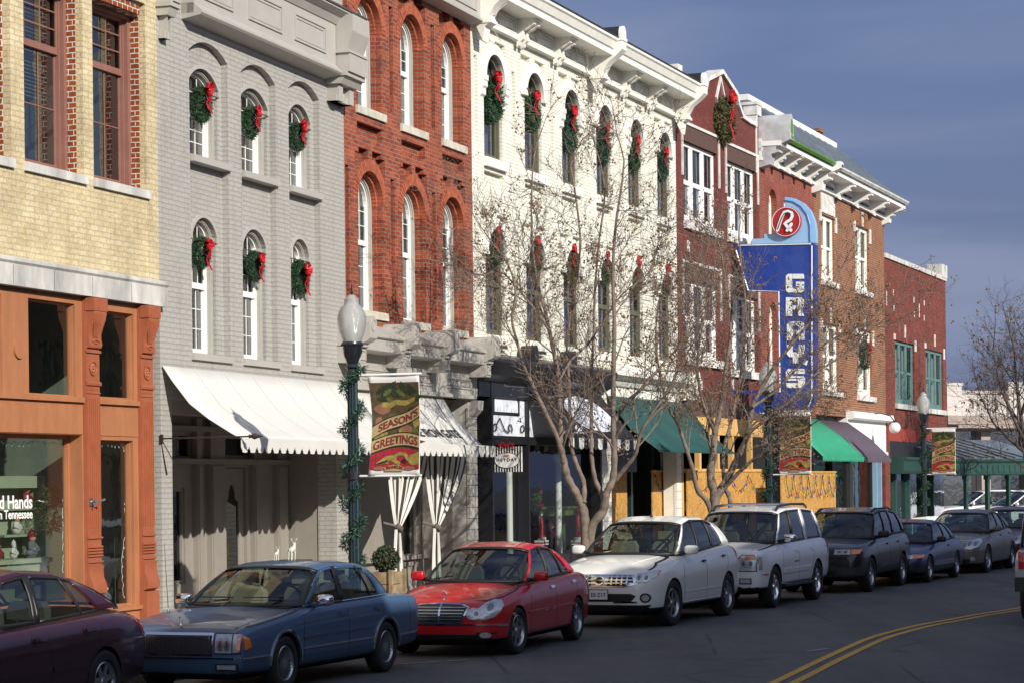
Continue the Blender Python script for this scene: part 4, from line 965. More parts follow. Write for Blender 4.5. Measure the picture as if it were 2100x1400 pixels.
q=MB(); bush(q,(0,0,hh+.2),.30,1600,rnd,.045,(1,.8,.8)); q.build('shrub',M['shrub'],pl)
# shrub and white reindeer in front of the grey shop
px_,_=F1.at(640,1150,.5); pl=F1.root('planter','low dark planter with small shrub by the grey shop window','planter',loc=(px_,-.1,.15))
hh=F1.z(640,1150,.1)-.15-.02; q=MB(); q.prism([(-.22,0),(.22,0),(.3,hh-.1),(-.3,hh-.1)],-.2,.2); q.build('pot',M['black'],pl); q=MB(); bush(q,(0,0,hh-.12),.32,1300,rnd,.045,(1.1,.8,.6)); q.build('shrub',M['shrub'],pl)
M['deer']=mat('white_painted_wicker',(.6,.6,.54),.7,vary=.15,vs=30,bump=.3)
def deer(F,x,y,z,h,label):
    e=F.root('reindeer_figure',label,'reindeer figure',loc=(x,y,z)); s=h
    q=MB(); q.tube([(-.28*s,0,.42*s),(-.1*s,0,.47*s),(.12*s,0,.5*s),(.24*s,0,.64*s),(.27*s,0,.76*s)],[.1*s,.14*s,.13*s,.08*s,.055*s],10); q.tube([(.24*s,0,.78*s),(.33*s,0,.76*s),(.42*s,0,.72*s)],[.065*s,.055*s,.03*s],8)
    for lx in(-.26,.14):
        for sy in(-1,1): q.tube([(lx*s,sy*.06*s,.42*s),((lx+.03)*s,sy*.07*s,.22*s),(lx*s,sy*.07*s,0)],[.06*s,.03*s,.022*s],7)
    q.tube([(-.36*s,0,.5*s),(-.3*s,0,.45*s)],[.02*s,.04*s],6); q.build('body',M['deer'],e,smooth='all')
    q=MB()
    for sy in(-1,1):
        q.tube([(.25*s,sy*.03*s,.8*s),(.2*s,sy*.1*s,.9*s),(.22*s,sy*.15*s,1.0*s)],.012*s,5); q.tube([(.2*s,sy*.1*s,.9*s),(.3*s,sy*.13*s,.98*s)],.01*s,5); q.tube([(.22*s,sy*.07*s,.86*s),(.13*s,sy*.12*s,.95*s)],.01*s,5)
    q.build('antlers',M['deer'],e); return e
x,_=F1.at(605,1140,.3); zz=F1.z(605,1150,.3); 
st=F1.root('plant_stand','low dark stand under the white reindeer','stand',loc=(x,-.2,.15)); q=MB(); q.box(-.35,.35,-.25,.25,zz-.17,zz-.13)
for sx in(-1,1):
    for sy in(-1,1): q.box(sx*.3-.02,sx*.3+.02,sy*.2-.02,sy*.2+.02,0,zz-.17)
q.build('frame',M['black'],st)
deer(F1,x+.12,-.2,zz+.02,.34,'white wicker reindeer with antlers outside the grey shop'); deer(F1,x-.08,-.02,zz+.02,.22,'smaller white reindeer behind the larger one')
# ================= BUILDING 3: cream painted building
F=F3=Frame(3); L3=F.L
r3=F.root('brick_building','cream painted three storey building with a heavy bracketed cornice and wreathed arched windows','building')
ul=[987.4,1075.5,1155.4,1228,1287.4,1342.2]; ur=[1030,1113,1188,1255,1312,1365]
xl=[F.x(u,250) for u in ul]; xr=[F.x(u,250) for u in ur]
def linfit(v):
    n=len(v); mx=(n-1)/2; my=sum(v)/n; b=sum((i-mx)*(y-my) for i,y in enumerate(v))/sum((i-mx)**2 for i in range(n)); return my-b*mx,b
a0,b0=linfit(xl); wB=sum(r-l for l,r in zip(xl,xr))/6
xl=[a0+b0*i for i in range(6)]
pk=[(1011,109.7),(1095,154.3),(1172.5,188.5),(1242.8,221.1),(1302.8,246.8),(1357.7,272.5)]
zpU=sum(F.z(u,v) for u,v in pk)/6
sl_=[(990,311),(1076,347),(1156,376),(1229,402),(1288,424),(1343,443)]; zsU=sum(F.z(u,v) for u,v in sl_)/6
zsL=sum(F.z(u,v) for u,v in ((991,680),(1077,697),(1157,711)))/3; zpL=zsL+(zpU-zsU)*1.02
zfb=(F.z(967,37.7)+F.z(1385,250))/2
zcb=F.z(1100,742,0); 
CB=[]
for x in xl: CB.append((x,x+wB,zpU,zsU)); 
for x in xl: CB.append((x,x+wB,zpL,zsL))
holes=[]; HW=.21
for k,(x0,x1,zp,zb) in enumerate(CB):
    hw=(x1-x0)/2; cx=(x0+x1)/2; zs=zp-hw; holes.append(arch(x0,x1,zb,zs,None,18)); ro=hw+HW+.02; top=zs+ro+.07
    for sx in (-1,1):
        xo=cx+sx*(hw+HW-.02); a_0=math.acos((hw+HW-.02)/ro)
        arc=[(cx+sx*ro*math.cos(t),zs+ro*math.sin(t)) for t in [a_0+(math.pi/2-.18-a_0)*i/7 for i in range(8)]]
        pts=arc+[(cx+sx*ro*math.cos(math.pi/2-.18),top),(xo-sx*.0,top)]
        if sx<0: pts=pts[::-1]
        holes.append(pts)
    holes.append(rect(x0-.02,x1+.02,zb-.62,zb-.28))
edges=[(.1,xl[0]-HW-.08)]+[(xl[i]+wB+HW+.08,xl[i+1]-HW-.08) for i in range(5)]
for lv in (0,6):
    zp,zb=CB[lv][2],CB[lv][3]
    for a,b in edges:
        c=(a+b)/2; 
        if b-a>.1: holes.append(rect(c-.085,c+.085,zb+.2,zp-.15))
mb=MB(); mb.plate(rect(0,L3,zcb-.1,zfb+1.2),holes,0,.12,hole_depth=[.07 if len(h)>15 else .10 for h in holes]); mb.build('front_wall',M['cream'],r3)
mb=MB(); mb.plate(rect(.01,L3-.01,zcb,zfb+1.1),[arch(x0-.0,x1+.0,zb,zp-(x1-x0)/2,None,18) for x0,x1,zp,zb in CB],.1,.2); mb.build('recessed_wall',M['cream'],r3)
for i,(x0,x1,zp,zb) in enumerate(CB):
    zs=zp-(x1-x0)/2
    q=MB(); ang=[math.pi*k/18 for k in range(19)]; cx=(x0+x1)/2; hw=(x1-x0)/2
    o=[(cx+(hw+HW)*math.cos(t),zs+(hw+HW)*math.sin(t)) for t in ang]; ii=[(cx+hw*math.cos(t),zs+hw*math.sin(t)) for t in ang[::-1]]
    q.plate(o+ii,(),-.075,.1)
    for sx in (-1,1):
        a=cx+sx*hw; b=cx+sx*(hw+HW); q.extr([(0,zs-.42),(-.05,zs-.38),(-.05,zs-.26),(-.09,zs-.22),(-.09,zs-.12),(-.11,zs-.1),(-.11,zs),(0,zs)],min(a,b),max(a,b)) if i<6 and i%2==0 else q.box(min(a,b)-.01,max(a,b)+.01,-.09,0,zs-.05,zs)
    q.build('arch_hood',M['creamp'],r3,smooth=30)
    w_=window(r3,x0+.03,x1-.03,zb,zs,hw-.03,.065,M['olive'] if 'olive' in M else M.setdefault('olive',mat('olive_grey_sash_paint',(.11,.105,.07),.6,vary=.15)),fw=.045,cols=1,rows=(1,1),rail=zb+(zp-zb)*.47,glass='glassd',sash=.035)
    q=MB(); q.box(x0,x1,.32,.33,zb,zb+(zp-zb)*(.3 if i%3 else .5)); q.build('blind',M['blind'],w_)
    s_=MB(); s_.extr([(-.09,zb-.2),(-.09,zb-.02),(.2,zb+.01),(.2,zb-.2)],x0-.06,x1+.1); s_.build('window_sill',M['creamp'],r3)
# wreaths
gw='wreaths on the cream building windows'
wu=[(1004,205,46),(1093,236,41),(1171,272,40),(1241,301,37),(1299,322,34),(1352,339,33)]
nm=['first','second','third','fourth','fifth','sixth']
for i,(u,v,h) in enumerate(wu):
    s_=104-(u-972)*.0547; r=h/s_*1.0; x,z=F.at(u,v,-.05)
    wreath(F,xl[i]+wB*.5,.05,z,r,f'large wreath with red bow, cream building, upper row, {nm[i]} window from the left',gw,mt='needleb' if i in(2,3,5) else 'needle',bow=2,seed=20+i,tail=.42,scale_t=.28)
for i,(u,v) in enumerate(((1008,512),(1092,530),(1171,545),(1243,556),(1302,568),(1356,580))):
    r=.40; x,z=F.at(u,v,-.05)
    wreath(F,xl[i]+wB*.5,.05,z,r,f'wreath with red bow seen through branches, cream building, lower row, {nm[i]} window',gw,mt='needled' if i in (2,4) else 'needle',bow=2,seed=40+i,tail=.5,scale_t=.28)
# great cornice
D=.72
zct=(F.z(1118,0,D)+F.z(1270,87,D)+F.z(1415,158,D))/3; zfa=F.z(1107,33,D-.08)
q=MB()
q.box(-.0,L3,-.09,.3,zfb,zct-.05); q.box(-.02,L3+.01,-.14,-.001,zfb+.004,zfb+.09); q.box(0,L3+.005,-.12,0,zfa-.03,zfa-.005)
q.extr([(.3,zfa),(-D+.08,zfa-.02),(-D+.08,zfa+.1),(-D+.04,zfa+.12),(-D-.02,zct-.09),(-D-.06,zct-.06),(-D-.06,zct),(.3,zct+.12)],-.05,L3+.15)
q.build('cornice',M['creamp'],r3)
q=MB(); q.extr([(.5,zct+.16),(-D-.08,zct+.003),(-D-.08,zct+.03),(.5,zct+.2)],-.05,L3+.15); q.build('roof_edge',M['tin'],r3)
def cbrk(x,w=.12,zt=None):
    zt=zfa; q=MB()
    q.extr([(-.09,zt),(-.46,zt),(-.48,zt-.03),(-.48,zt-.13),(-.42,zt-.155),(-.36,zt-.2),(-.24,zt-.24),(-.22,zt-.32),(-.25,zt-.36),(-.24,zt-.42),(-.17,zt-.47),(-.15,zt-.54),(-.09,zt-.58)],x,x+w)
    q.extr([(-.09,zt-.01),(-.52,zt-.01),(-.52,zt-.05),(-.09,zt-.05)],x-.025,x+w+.025)
    q.box(x+.01,x+w-.01,-.18,-.09,zfb+.0,zfb+.12); return q
nb=8; pos=[]
cons=[.0,xl[2]+wB+ (b0-wB)/2-.02,L3-.34]
for a,b in ((cons[0]+.3,cons[1]),(cons[1]+.3,cons[2])):
    for k in (1,2):
        c=a+(b-a)*k/3
        for s_ in (-.13,.10): cbrk(c+s_-.06).build('cornice_bracket',M['creamp'],r3)
for x in cons:
    q=MB(); w=.30; zt=zct
    q.extr([(-.09,zt),(-D-.10,zt),(-D-.14,zt-.06),(-D-.14,zt-.24),(-D-.04,zt-.34),(-.52,zt-.52),(-.40,zt-.72),(-.42,zt-.78),(-.42,zt-.86),(-.30,zt-.92),(-.26,zt-1.2),(-.09,zfb-.05)],x,x+w)
    q.box(x-.02,x+w+.02,-.45,-.09,zt-.86,zt-.80); q.box(x-.02,x+w+.02,-D-.16,-.2,zt-.05,zt+.02)
    o=q.build('console',M['creamp'],r3,smooth=30)
    q=MB(); pr=[(x,zt+.0)]+[(x+w/2-w/2*math.cos(math.pi*k/12),zt+.12+.17*math.sin(math.pi*k/12)) for k in range(13)]+[(x+w,zt)]
    q.prism(pr,-D-.14,-D-.06); q.plate([(x+w/2+.09*math.cos(math.pi*k/8),zt+.11+.12*math.sin(math.pi*k/8)) for k in range(16)],(),-D-.155,-D-.13); q.build('scroll_cap',M['creamp'],o); q=MB(); q.prism(pr,-D-.06,.3); q.build('cap_roof',M['tin'],o)
# frieze panels with raised diamonds
q=MB()
pc=[]
for a,b in ((cons[0]+.3,cons[1]),(cons[1]+.3,cons[2])):
    st=[a]+[a+(b-a)*k/3 for k in (1,2)]+[b]
    for i in range(3): pc.append((st[i]+.24,st[i+1]-.26))
for a,b in pc:
    c,d=zfb+.11,zfa-.03; cx=(a+b)/2
    q.plate(rect(a,b,c,d),[rect(a+.04,b-.04,c+.04,d-.04)],-.125,-.09)
    for k in(-1,0,1):
        e=cx+k*.13; q.plate([(e-.07,(c+d)/2),(e,c+.03),(e+.07,(c+d)/2),(e,d-.03)],[[(e-.035,(c+d)/2),(e,c+.09),(e+.035,(c+d)/2),(e,d-.09)]],-.155,-.09)
    for s0,s1 in ((a+.09,cx-.24),(cx+.24,b-.09)):
        if s1-s0>.05: q.plate(rect(s0,s1,c+.07,d-.07),[rect(s0+.025,s1-.025,c+.095,d-.095)],-.115,-.09)
q.build('frieze_panel',M['creamp'],r3)
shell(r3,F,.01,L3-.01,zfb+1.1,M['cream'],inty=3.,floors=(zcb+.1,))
# loose wire down the front
q=MB(); q.tube([(F.x(1035,0,.7),-.75,F.z(1040,10,.7)),(F.x(1035,0,.7)+.1,-.3,F.z(1030,55,.3)),(F.x(1028,85,.1),-.1,F.z(1028,88,.1))],.008,4); q.build('wire',M['white'],r3)
# --- shop 1: black cornice, posts, white transom panels
xs0,xs1=F.x(1000,900),F.x(1222,900); zk1=F.z(1130,742,.45); zk0=F.z(1130,790,.45)
q=MB(); q.extr([(0,zk1+.1),(-.4,zk1),(-.46,zk1-.05),(-.46,zk1-.12),(-.36,zk0+.12),(-.14,zk0),(0,zk0)],.0,xs1+.22)
q.box(-.0,xs1+.05,-.1,.3,zk0-.3,zk0)
for x in (F.x(1073,860,.0),): q.box(x-.03,x+.04,-.12,.3,.1,zk0)
q.box(xs0-.06,xs0+.02,-.12,.3,.1,zk0); q.box(xs1-.04,xs1+.06,-.12,.3,.1,zk0)
zt_b=F.z(1030,893,.0); zt_t=F.z(1010,770,.0)
q.box(xs0,xs1,-.1,.25,zt_b-.16,zt_b)
q.box(xs0,xs1,-.1,.25,.1,.75)
for u_ in (1085,1165): 
    x=F.x(u_,690,.3)
    pr=[(x,zk1)]+[(x+.12-.12*math.cos(math.pi*k/10),zk1+.15+.16*math.sin(math.pi*k/10)) for k in range(11)]+[(x+.24,zk1)]; q.prism(pr,-.42,-.1)
q.build('shop_front',M['black'],r3)
M['frost']=mat('white_frosted_panel',(.74,.77,.84),.35,vary=.05)
q=MB(); xm_=F.x(1073,860,0); q.box(xs0+.02,xm_-.03,-.04,.02,zt_b,zt_t+.05); q.box(xm_+.3,xs1-.04,-.04,.02,zt_b-.0,zt_t+.0); pnl=q.build('transom_panel',M['frost'],r3)
q=MB(); a,b=xs0+.2,xm_-.35; q.plate(rect(a,b,zt_b+.42,zt_t-.22),[rect(a+.05,b-.05,zt_b+.48,zt_t-.28)],-.06,-.03)
a,b=xs1-1.6,xs1-.3; q.plate(rect(a,b,zt_b+.42,zt_t-.22),[rect(a+.05,b-.05,zt_b+.48,zt_t-.28)],-.06,-.03)
def spiral(cx,cz,r,s,n=20,turn=1.6): return [(cx+s*r*(1-k/n*.8)*math.cos(math.pi*turn*2*k/n*.6-.6),-.07,cz+r*(1-k/n*.8)*math.sin(math.pi*turn*2*k/n*.6-.6)) for k in range(n)]
for c,s in ((xs0+.25,-1),(xs0+1.05,1),(xm_-.2,-1)): q.tube(spiral(c,zt_b+.14,.13,s),.014,5)
q.tube([(xs0+.32,-.07,zt_b+.22),(xs0+.5,-.07,zt_b+.35),(xs0+.75,-.07,zt_b+.12),(xs0+.98,-.07,zt_b+.06)],.014,5); q.build('scroll_ironwork',M['black'],pnl)
q=MB(); q.plate(rect(xs0,xs1,.75,zt_b-.16),(),.12,.125,sides=False); q.build('display_glass',M['glass'],r3)
# black awning with white lettering panel
P3=[(.04,F.z(1078,790,.0)),(.35,F.z(1078,790,.0)-.42),(.72,F.z(1078,790,.0)-.85),(.95,F.z(1075,895,.9)+.02)]
xa=F.x(1078,850,.0); xbk=xs1+.12
aw=awning(F,P3,xbk,'black awning with a white side panel and striped valance over the gift shop',M['canvasb'],x0=xa,scal=None)
q=MB(); n=int((xbk-xa)/.30); w=(xbk-xa)/n; y,z=P3[-1]
for k in range(n):
    q.mi=k%2; q.plate([(xa+k*w,z+.01),(xa+k*w,z-.16)]+[(xa+(k+.5)*w-w*.5*math.cos(math.pi*i/8),z-.16-.07*math.sin(math.pi*i/8)) for i in range(1,8)]+[(xa+(k+1)*w,z-.16),(xa+(k+1)*w,z+.01)],(),-y-.006,-y+.002,back=True)
q.build('valance',[M['canvas'],M['canvasb']],aw)
sl3=math.atan2(P3[1][1]-P3[2][1],P3[2][0]-P3[1][0])
def onslope(P,s):    # s: 0..1 along the outline
    k=min(int(s*(len(P)-1)),len(P)-2); f=s*(len(P)-1)-k; return (P[k][0]+(P[k+1][0]-P[k][0])*f, P[k][1]+(P[k+1][1]-P[k][1])*f)
q=MB(); cx=(xa+xbk)/2+.35; rx=1.35
g=[]
for i in range(13):
    s=.12+.68*i/12; y,z=onslope(P3,s); h=rx*math.sqrt(max(1-((i-6)/6)**2,.0)); g.append([(cx-h,-y-.012,z+.016),(cx+h,-y-.012,z+.016)])
q.sheet(g); q.build('oval_panel',M['frost'],aw)
def bowmark(par,cx,y,z,s,m,rot=0):
    q=MB()
    for sx in(-1,1):
        for k in (0,1): q.tube([(cx,y,z),(cx+sx*s*(.35+.15*k),y,z+s*(.30-.2*k)),(cx+sx*s*(.6+.1*k),y,z+s*(.12-.05*k)),(cx+sx*s*.4,y,z-s*.1),(cx,y,z)],s*.035,4)
        q.tube([(cx,y,z),(cx+sx*s*.3,y,z-s*.25),(cx+sx*s*.7,y,z-s*.18),(cx+sx*s,y,z-s*.3)],s*.03,4)
    return q.build('bow_emblem',m,par)
y,z=onslope(P3,.88); bowmark(aw,xa+.75,-y-.03,z+.1,.33,M['frost'])
# hanging oval shop sign, striped
M['signw']=mat('white_sign_paint',(.75,.74,.72),.5,vary=.02)
sx_,sz_=F.at(1005,935,.0)
sg=F.root('hanging_sign','striped hanging shop sign with an oval and a red bow','sign',loc=(xs0+.02,-.1,F.z(1036,941,.3)))
sg.rotation_euler=(0,0,F.rot-math.pi/2)     # faces down the street, local x points to the street
W_,H_=.62,.50
q=MB(); q.box(.0,W_,-.02,.02,-H_/2,H_/2); bd_=q.build('board',M['signw'],sg)
q=MB()
for k in range(11): q.box(.015+k*W_/11,.015+k*W_/11+W_/22,-.024,-.0205,-H_/2,H_/2)
q.build('stripe',M['black'],sg)
q=MB(); ov=[(W_/2+.27*math.cos(2*math.pi*k/28),-.02+.155*math.sin(2*math.pi*k/28)) for k in range(28)]; q.plate(ov,(),-.030,-.024); q.build('oval_panel',M['signw'],sg)
q=MB(); q.plate([(W_/2+1.0*(x-W_/2),z) for x,z in ov],[[(W_/2+.95*(x-W_/2),-.02+.95*(z+.02)) for x,z in ov]],-.033,-.029); q.build('oval_border',M['black'],sg)
text('H·E·Y·D·A·Y',.092,M['black'],sg,(W_/2,-.034,-.04),(R(90),0,0),align='CENTER',sx=.92,bold=.0015)
bowmark(sg,W_/2,-.05,H_/2+.02,.24,M['ribbon']); bowmark(sg,W_/2,-.045,.07,.09,M['ribbon'])
q=MB(); q.tube([(-.05,0,H_/2+.16),(W_,0,H_/2+.16)],.012,6); q.tube([(.06,0,H_/2+.16),(.06,0,H_/2)],.006,4); q.tube([(W_-.06,0,H_/2+.16),(W_-.06,0,H_/2)],.006,4); q.build('bracket',M['iron'],sg)
# white porch posts inside and display goods
for i,(u,lab) in enumerate(((1044,'white round column standing behind the gift shop glass, left'),(1145,'white round column in the middle of the gift shop window'))):
    x=F.x(u,1000,-.3); e=F.root('column',lab,'column',loc=(x,.3,.1)); q=MB(); zt_=zt_b-.2; q.lathe([(.11,0),(.11,.1),(.075,.14),(.07,zt_-.4),(.09,zt_-.38),(.11,zt_-.3),(.11,zt_-.2)],(0,0,0),14); q.build('shaft',M['white'],e,smooth=40)
tb=F.root('display_table','small green display table inside the gift shop window','table',loc=(F.x(1150,1080,-.7),.7,.75))
M['tbl']=mat('lime_green_table_paint',(.15,.24,.06),.6,vary=.15); q=MB(); q.box(-.8,.8,-.25,.25,.95,1.0); q.box(-.75,.75,-.2,.2,.8,.95); q.build('table_top',M['tbl'],tb)
for sx in(-1,1):
    for sy in(-1,1): q=MB(); q.box(sx*.72-.035,sx*.72+.035,sy*.2-.035,sy*.2+.035,0,.8); q.build('leg',M['tbl'],tb)
fl=.75
def hatstand(u,h,label,curl=False):
    x=F.x(u,1100,-.4); z0=F.z(u,1107,-.35)
    e=F.root('hat_decoration',label,'christmas decoration',loc=(x,.38,z0)); q=MB(); q.box(-.17,.17,-.1,.1,-.1,.0); q.build('box',M['signw'],e); q=MB(); q.box(-.172,.172,-.102,.102,-.07,-.04); q.build('stripe',M['ribbon'],e)
    q=MB()
    if curl: q.tube([(0,0,0),(.0,0,h*.4),(.02,0,h*.75),(.06,0,h*.95),(.13,0,h),(.17,0,h*.9)],[.075,.06,.05,.04,.03,.015],8)
    else: q.tube([(0,0,0),(.01,0,h*.5),(0,0,h)],[.075,.05,.015],8)
    q.build('hat',M['ribbon'],e,smooth='all'); q=MB(); q.ball((.17 if curl else 0,0,h*.88 if curl else h),.03,7); q.lathe([(.08,0),(.1,.02),(.1,.06),(.08,.07)],(0,0,0),10); q.build('trim',M['signw'],e,smooth='all')
hatstand(1109,.55,'straight red felt hat on a striped box in the gift shop window'); hatstand(1183,.75,'tall curled red felt hat on a striped box in the gift shop window',True)
x=F.x(1130,1095,-.4); doll(F,x,.4,F.z(1130,1105,-.35),.4,'plushr','plushr','red and white elf figure with a pointed hat beside the tall white column',face='plushw')
q=MB(); rn=random.Random(8); bush(q,(0,0,0),.3,700,rn,.06,(.5,.4,1.2)); e=F.root('ivy_arrangement','green and red ivy arrangement standing on the green table','plant',loc=(F.x(1108,1000,-.6),.7,2.05)); q.build('leaves',M['green2'] if 'green2' in M else M.setdefault('green2',mat('ivy_green_leaf',(.05,.16,.02),.6,vary=.5,vs=10)),e); q=MB()
for k in range(26): q.ball((rn.uniform(-.12,.12),rn.uniform(-.15,-.05),rn.uniform(-.3,.32)),.025,5)
q.build('berries',M['ribbon'],e)
# --- quoined piers and shop 2 with teal awning
def quoin(F,root,xa,xb,z0,z1,m,st=.215):
    q=MB(); z=z0
    while z<z1: q.box(xa,xb,-.06,.02,z+.008,min(z+st-.008,z1)); z+=st
    q.box(xa+.012,xb-.012,-.035,.3,z0,z1); return q.build('quoin_pier',m,root)
xq0,xq1=F.x(1232,950),F.x(1247,950); zS=F.z(1330,800,0)
quoin(F,r3,xq0-.08,xq1+.05,.1,zcb,M['creamp']); 
xq2,xq3=F.x(1384,1000),L3-.02; quoin(F,r3,xq2,xq3+.0,.1,zcb,M['creamp'])
zk=F.z(1330,775,.3)
q=MB(); q.extr([(0,zcb+.2),(-.34,zcb+.1),(-.4,zcb+.02),(-.4,zcb-.1),(-.2,zk-.1),(-.12,zS+.02),(0,zS)],xs1+.24,L3+.35); q.box(xq1,xq2,-.05,.3,zS-.25,zS+.05)
q.prism([(L3+.05,zcb-.5)]+[(L3+.2-.15*math.cos(math.pi*k/10),zcb+.02+.2*math.sin(math.pi*k/10)) for k in range(11)]+[(L3+.35,zcb-.5)],-.48,-.05)
q.build('storefront_cornice',M['creamp'],r3)
q=MB(); zo=F.z(1360,966,.0); RYt=.55
q.plate(rect(xq1,xq2,.1,zS-.2),[rect(F.x(1262,1000,-.5),F.x(1290,1000,-.5),.15,3.6),rect(F.x(1298,1000,-.5),F.x(1336,1000,-.5),.15,3.6),rect(F.x(1342,1000,-.5),F.x(1380,1000,-.5),.15,3.6)],RYt,RYt+.12)
for u in (1294,1338,1383): x=F.x(u,1000,-.5); q.box(x-.09,x+.06,RYt-.08,RYt,.1,3.9)
q.build('shop_front',mat('dark_teal_door_paint',(.012,.03,.035),.4,vary=.1),r3)
def osbmat():
    m,t,b=newmat('osb_board'); n=t.nodes; l=t.links; tc=n.new('ShaderNodeTexCoord')
    mp=n.new('ShaderNodeMapping'); mp.inputs['Scale'].default_value=(1,1,.55); l.new(tc.outputs['Object'],mp.inputs[0])
    v=n.new('ShaderNodeTexVoronoi'); v.inputs['Scale'].default_value=26; v.inputs['Randomness'].default_value=1; nz=noise(n,l,tc.outputs['Object'],8,5); ad=n.new('ShaderNodeVectorMath'); sc_=n.new('ShaderNodeVectorMath'); sc_.operation='SCALE'; sc_.inputs['Scale'].default_value=.35; l.new(nz.outputs['Color'],sc_.inputs[0]); l.new(mp.outputs[0],ad.inputs[0]); l.new(sc_.outputs[0],ad.inputs[1]); l.new(ad.outputs[0],v.inputs['Vector'])
    sx=n.new('ShaderNodeSeparateColor'); l.new(v.outputs['Color'],sx.inputs[0]); r=ramp(n,l,sx.outputs[0],[(0,(.30,.14,.03)),(.5,(.48,.25,.06)),(1,(.62,.36,.10))]); l.new(r.outputs[0],b.inputs['Base Color']); b.inputs['Roughness'].default_value=.7; return m
M['osb']=osbmat(); M['lumber']=mat('new_pine_lumber',(.60,.36,.12),.7,vary=.2,vs=5,streak=.1)
def osb(F,x0,x1,z1,y,label,name='osb_panel',joints=(1.3,1.9)):
    e=F.root(name,label,'plywood hoarding',group='osb boards over the shop fronts',loc=(x0,y,.12)); q=MB(); q.box(0,x1-x0,0,.02,0,z1-.12); b_=q.build('board',M['osb'],e); q=MB(); 
    for j in joints: q.box(0.01,x1-x0-.01,-.0015,.0,j-.002,j+.002)
    q.box(-.01,x1-x0+.01,-.03,.03,z1-.12,z1-.08); q.build('batten',M['lumber'],e); return e
osb(F,xq1+.1,F.x(1290,1000,-.3),zo,.35,'osb board filling the shop window left of the dark door'); osb(F,F.x(1341,1000,-.3),F.x(1382,1000,-.3),zo,.35,'osb board between the dark door and the cream quoined pier')
q=MB(); ds=F.root('door_sign','dark framed sign board with gold capitals above the osb board under the teal awning','sign',loc=(xq1+.05,.3,F.z(1270,945,-.3)))
q.box(0,F.x(1303,940,-.3)-xq1,-.02,.02,-.25,.3); q.build('board',M['black'],ds); M['gold']=mat('gold_lettering',(.35,.25,.10),.5,vary=.05)
text('MAS',.2,M['gold'],ds,(.55,-.022,.05),(R(90),0,0),align='LEFT'); text('RADE',.2,M['gold'],ds,(.35,-.022,-.15),(R(90),0,0),align='LEFT')
xa=F.x(1240.7,806.8,.03); PT4=prof(F,[(1240.7,806.8),(1300,868),(1354,922)],xa); print('teal',PT4)
PT4=[(.03,F.z(1300,813,.03)),(.65,F.z(1300,813,.03)-.82),(1.3,F.z(1420,924,1.3))]
aw=awning(F,PT4,F.x(1403.6,831.4,.03)+.05,'dark teal sloping awning behind the bare trees',M['teal'],x0=xa,scal='flat',valance=.04,seams=0)
# ================= BUILDING 4: gabled dark brick
F=F4=Frame(4); L4=F.L
r4=F.root('brick_building','dark red brick building with a white edged curved gable, diamond ornament and wreath','building')
cx=F.x(1478,150); ptsR=[(1478,152),(1507,197),(1511,217),(1520,243),(1535,254),(1548,260),(1549,237)]
R_=[F.at(*p) for p in ptsR]; hwid=max(L4-cx,.1)
prf=[(x-cx,z) for x,z in R_]
ztp=prf[-1][1]
right=[(cx+d,z) for d,z in prf]+[(L4,ztp)]
left=[(cx-d,z) for d,z in prf if cx-d>0.05][::-1]
left=[(0,ztp)]+([] if left and left[0][0]<.3 else [])+left
outl=[(0,0.0),(L4,0.0)]+right[::-1]+left[::-1][1:]
outl=[(0,.0),(L4,.0)]+right[::-1]+[p for p in left[::-1] if p[0]<cx-.01]
zA=F.z(1480,822,0)
W4=[]
for (l_,tl),(r_,tr),(bl),(br) in (((1401,288),(1470,316),450,472),((1490.4,326),(1550,356),478,498)):
    x0=F.x(l_,tl);x1=F.x(r_,tr); W4.append((x0,x1,(F.z(l_,bl)+F.z(r_,br))/2,(F.z(l_,tl)+F.z(r_,tr))/2))
for (l_,tl),(r_,tr),(bl),(br) in (((1403,570),(1474,592),725,742),((1497,600),(1553,615),752,765)):
    x0=F.x(l_,tl);x1=F.x(r_,tr); W4.append((x0,x1,(F.z(l_,bl)+F.z(r_,br))/2,(F.z(l_,tl)+F.z(r_,tr))/2))
mb=MB(); lo_=[(x,z) for x,z in outl]; lo_[0]=(0,zA); lo_[1]=(L4,zA)
mb.plate(lo_,[rect(a,b,c,d) for a,b,c,d in W4],0,.34,hole_depth=[.1]*4); mb.build('front_wall',M['gable'],r4)
q=MB(); top=lo_[2:]; 
ring_=[]
for i in range(len(top)-1):
    a=Vector(top[i]);b=Vector(top[i+1]); d=(b-a).normalized(); nrm=Vector((d.y,-d.x)) if True else 0
    if nrm.y<0 or (abs(nrm.y)<.05 and (nrm.x>0)!=((a.x+b.x)/2>cx)): nrm=-nrm
    q.plate([tuple(a-d*.04),tuple(b+d*.04),tuple(b+d*.04+nrm*.11),tuple(a-d*.04+nrm*.11)],(),-.07-.002*i,.34+.002*i,back=True)
q.box(L4-.42,L4+.02,-.09,.3,ztp-.0,ztp+.28); q.box(L4-.46,L4+.04,-.11,.35,ztp+.28,ztp+.36); q.box(L4-.3,L4-.2,-.03,0,ztp-1.6,ztp)
q.box(0,.35,-.09,.3,ztp-.0,ztp+.28)
q.build('coping',M['stone2'] if 'stone2' in M else M.setdefault('stone2',mat('white_painted_stone',(.62,.60,.57),.75,vary=.3,vs=3)),r4)
q=MB(); dx,dz_=cx-.1,F.z(1478,205); 
q.plate([(dx-.42,dz_),(dx,dz_-.62),(dx+.42,dz_),(dx,dz_+.62)],[[(dx-.33,dz_),(dx,dz_-.5),(dx+.33,dz_),(dx,dz_+.5)]],-.05,0); q.build('diamond_ornament',M['stone2'],r4)
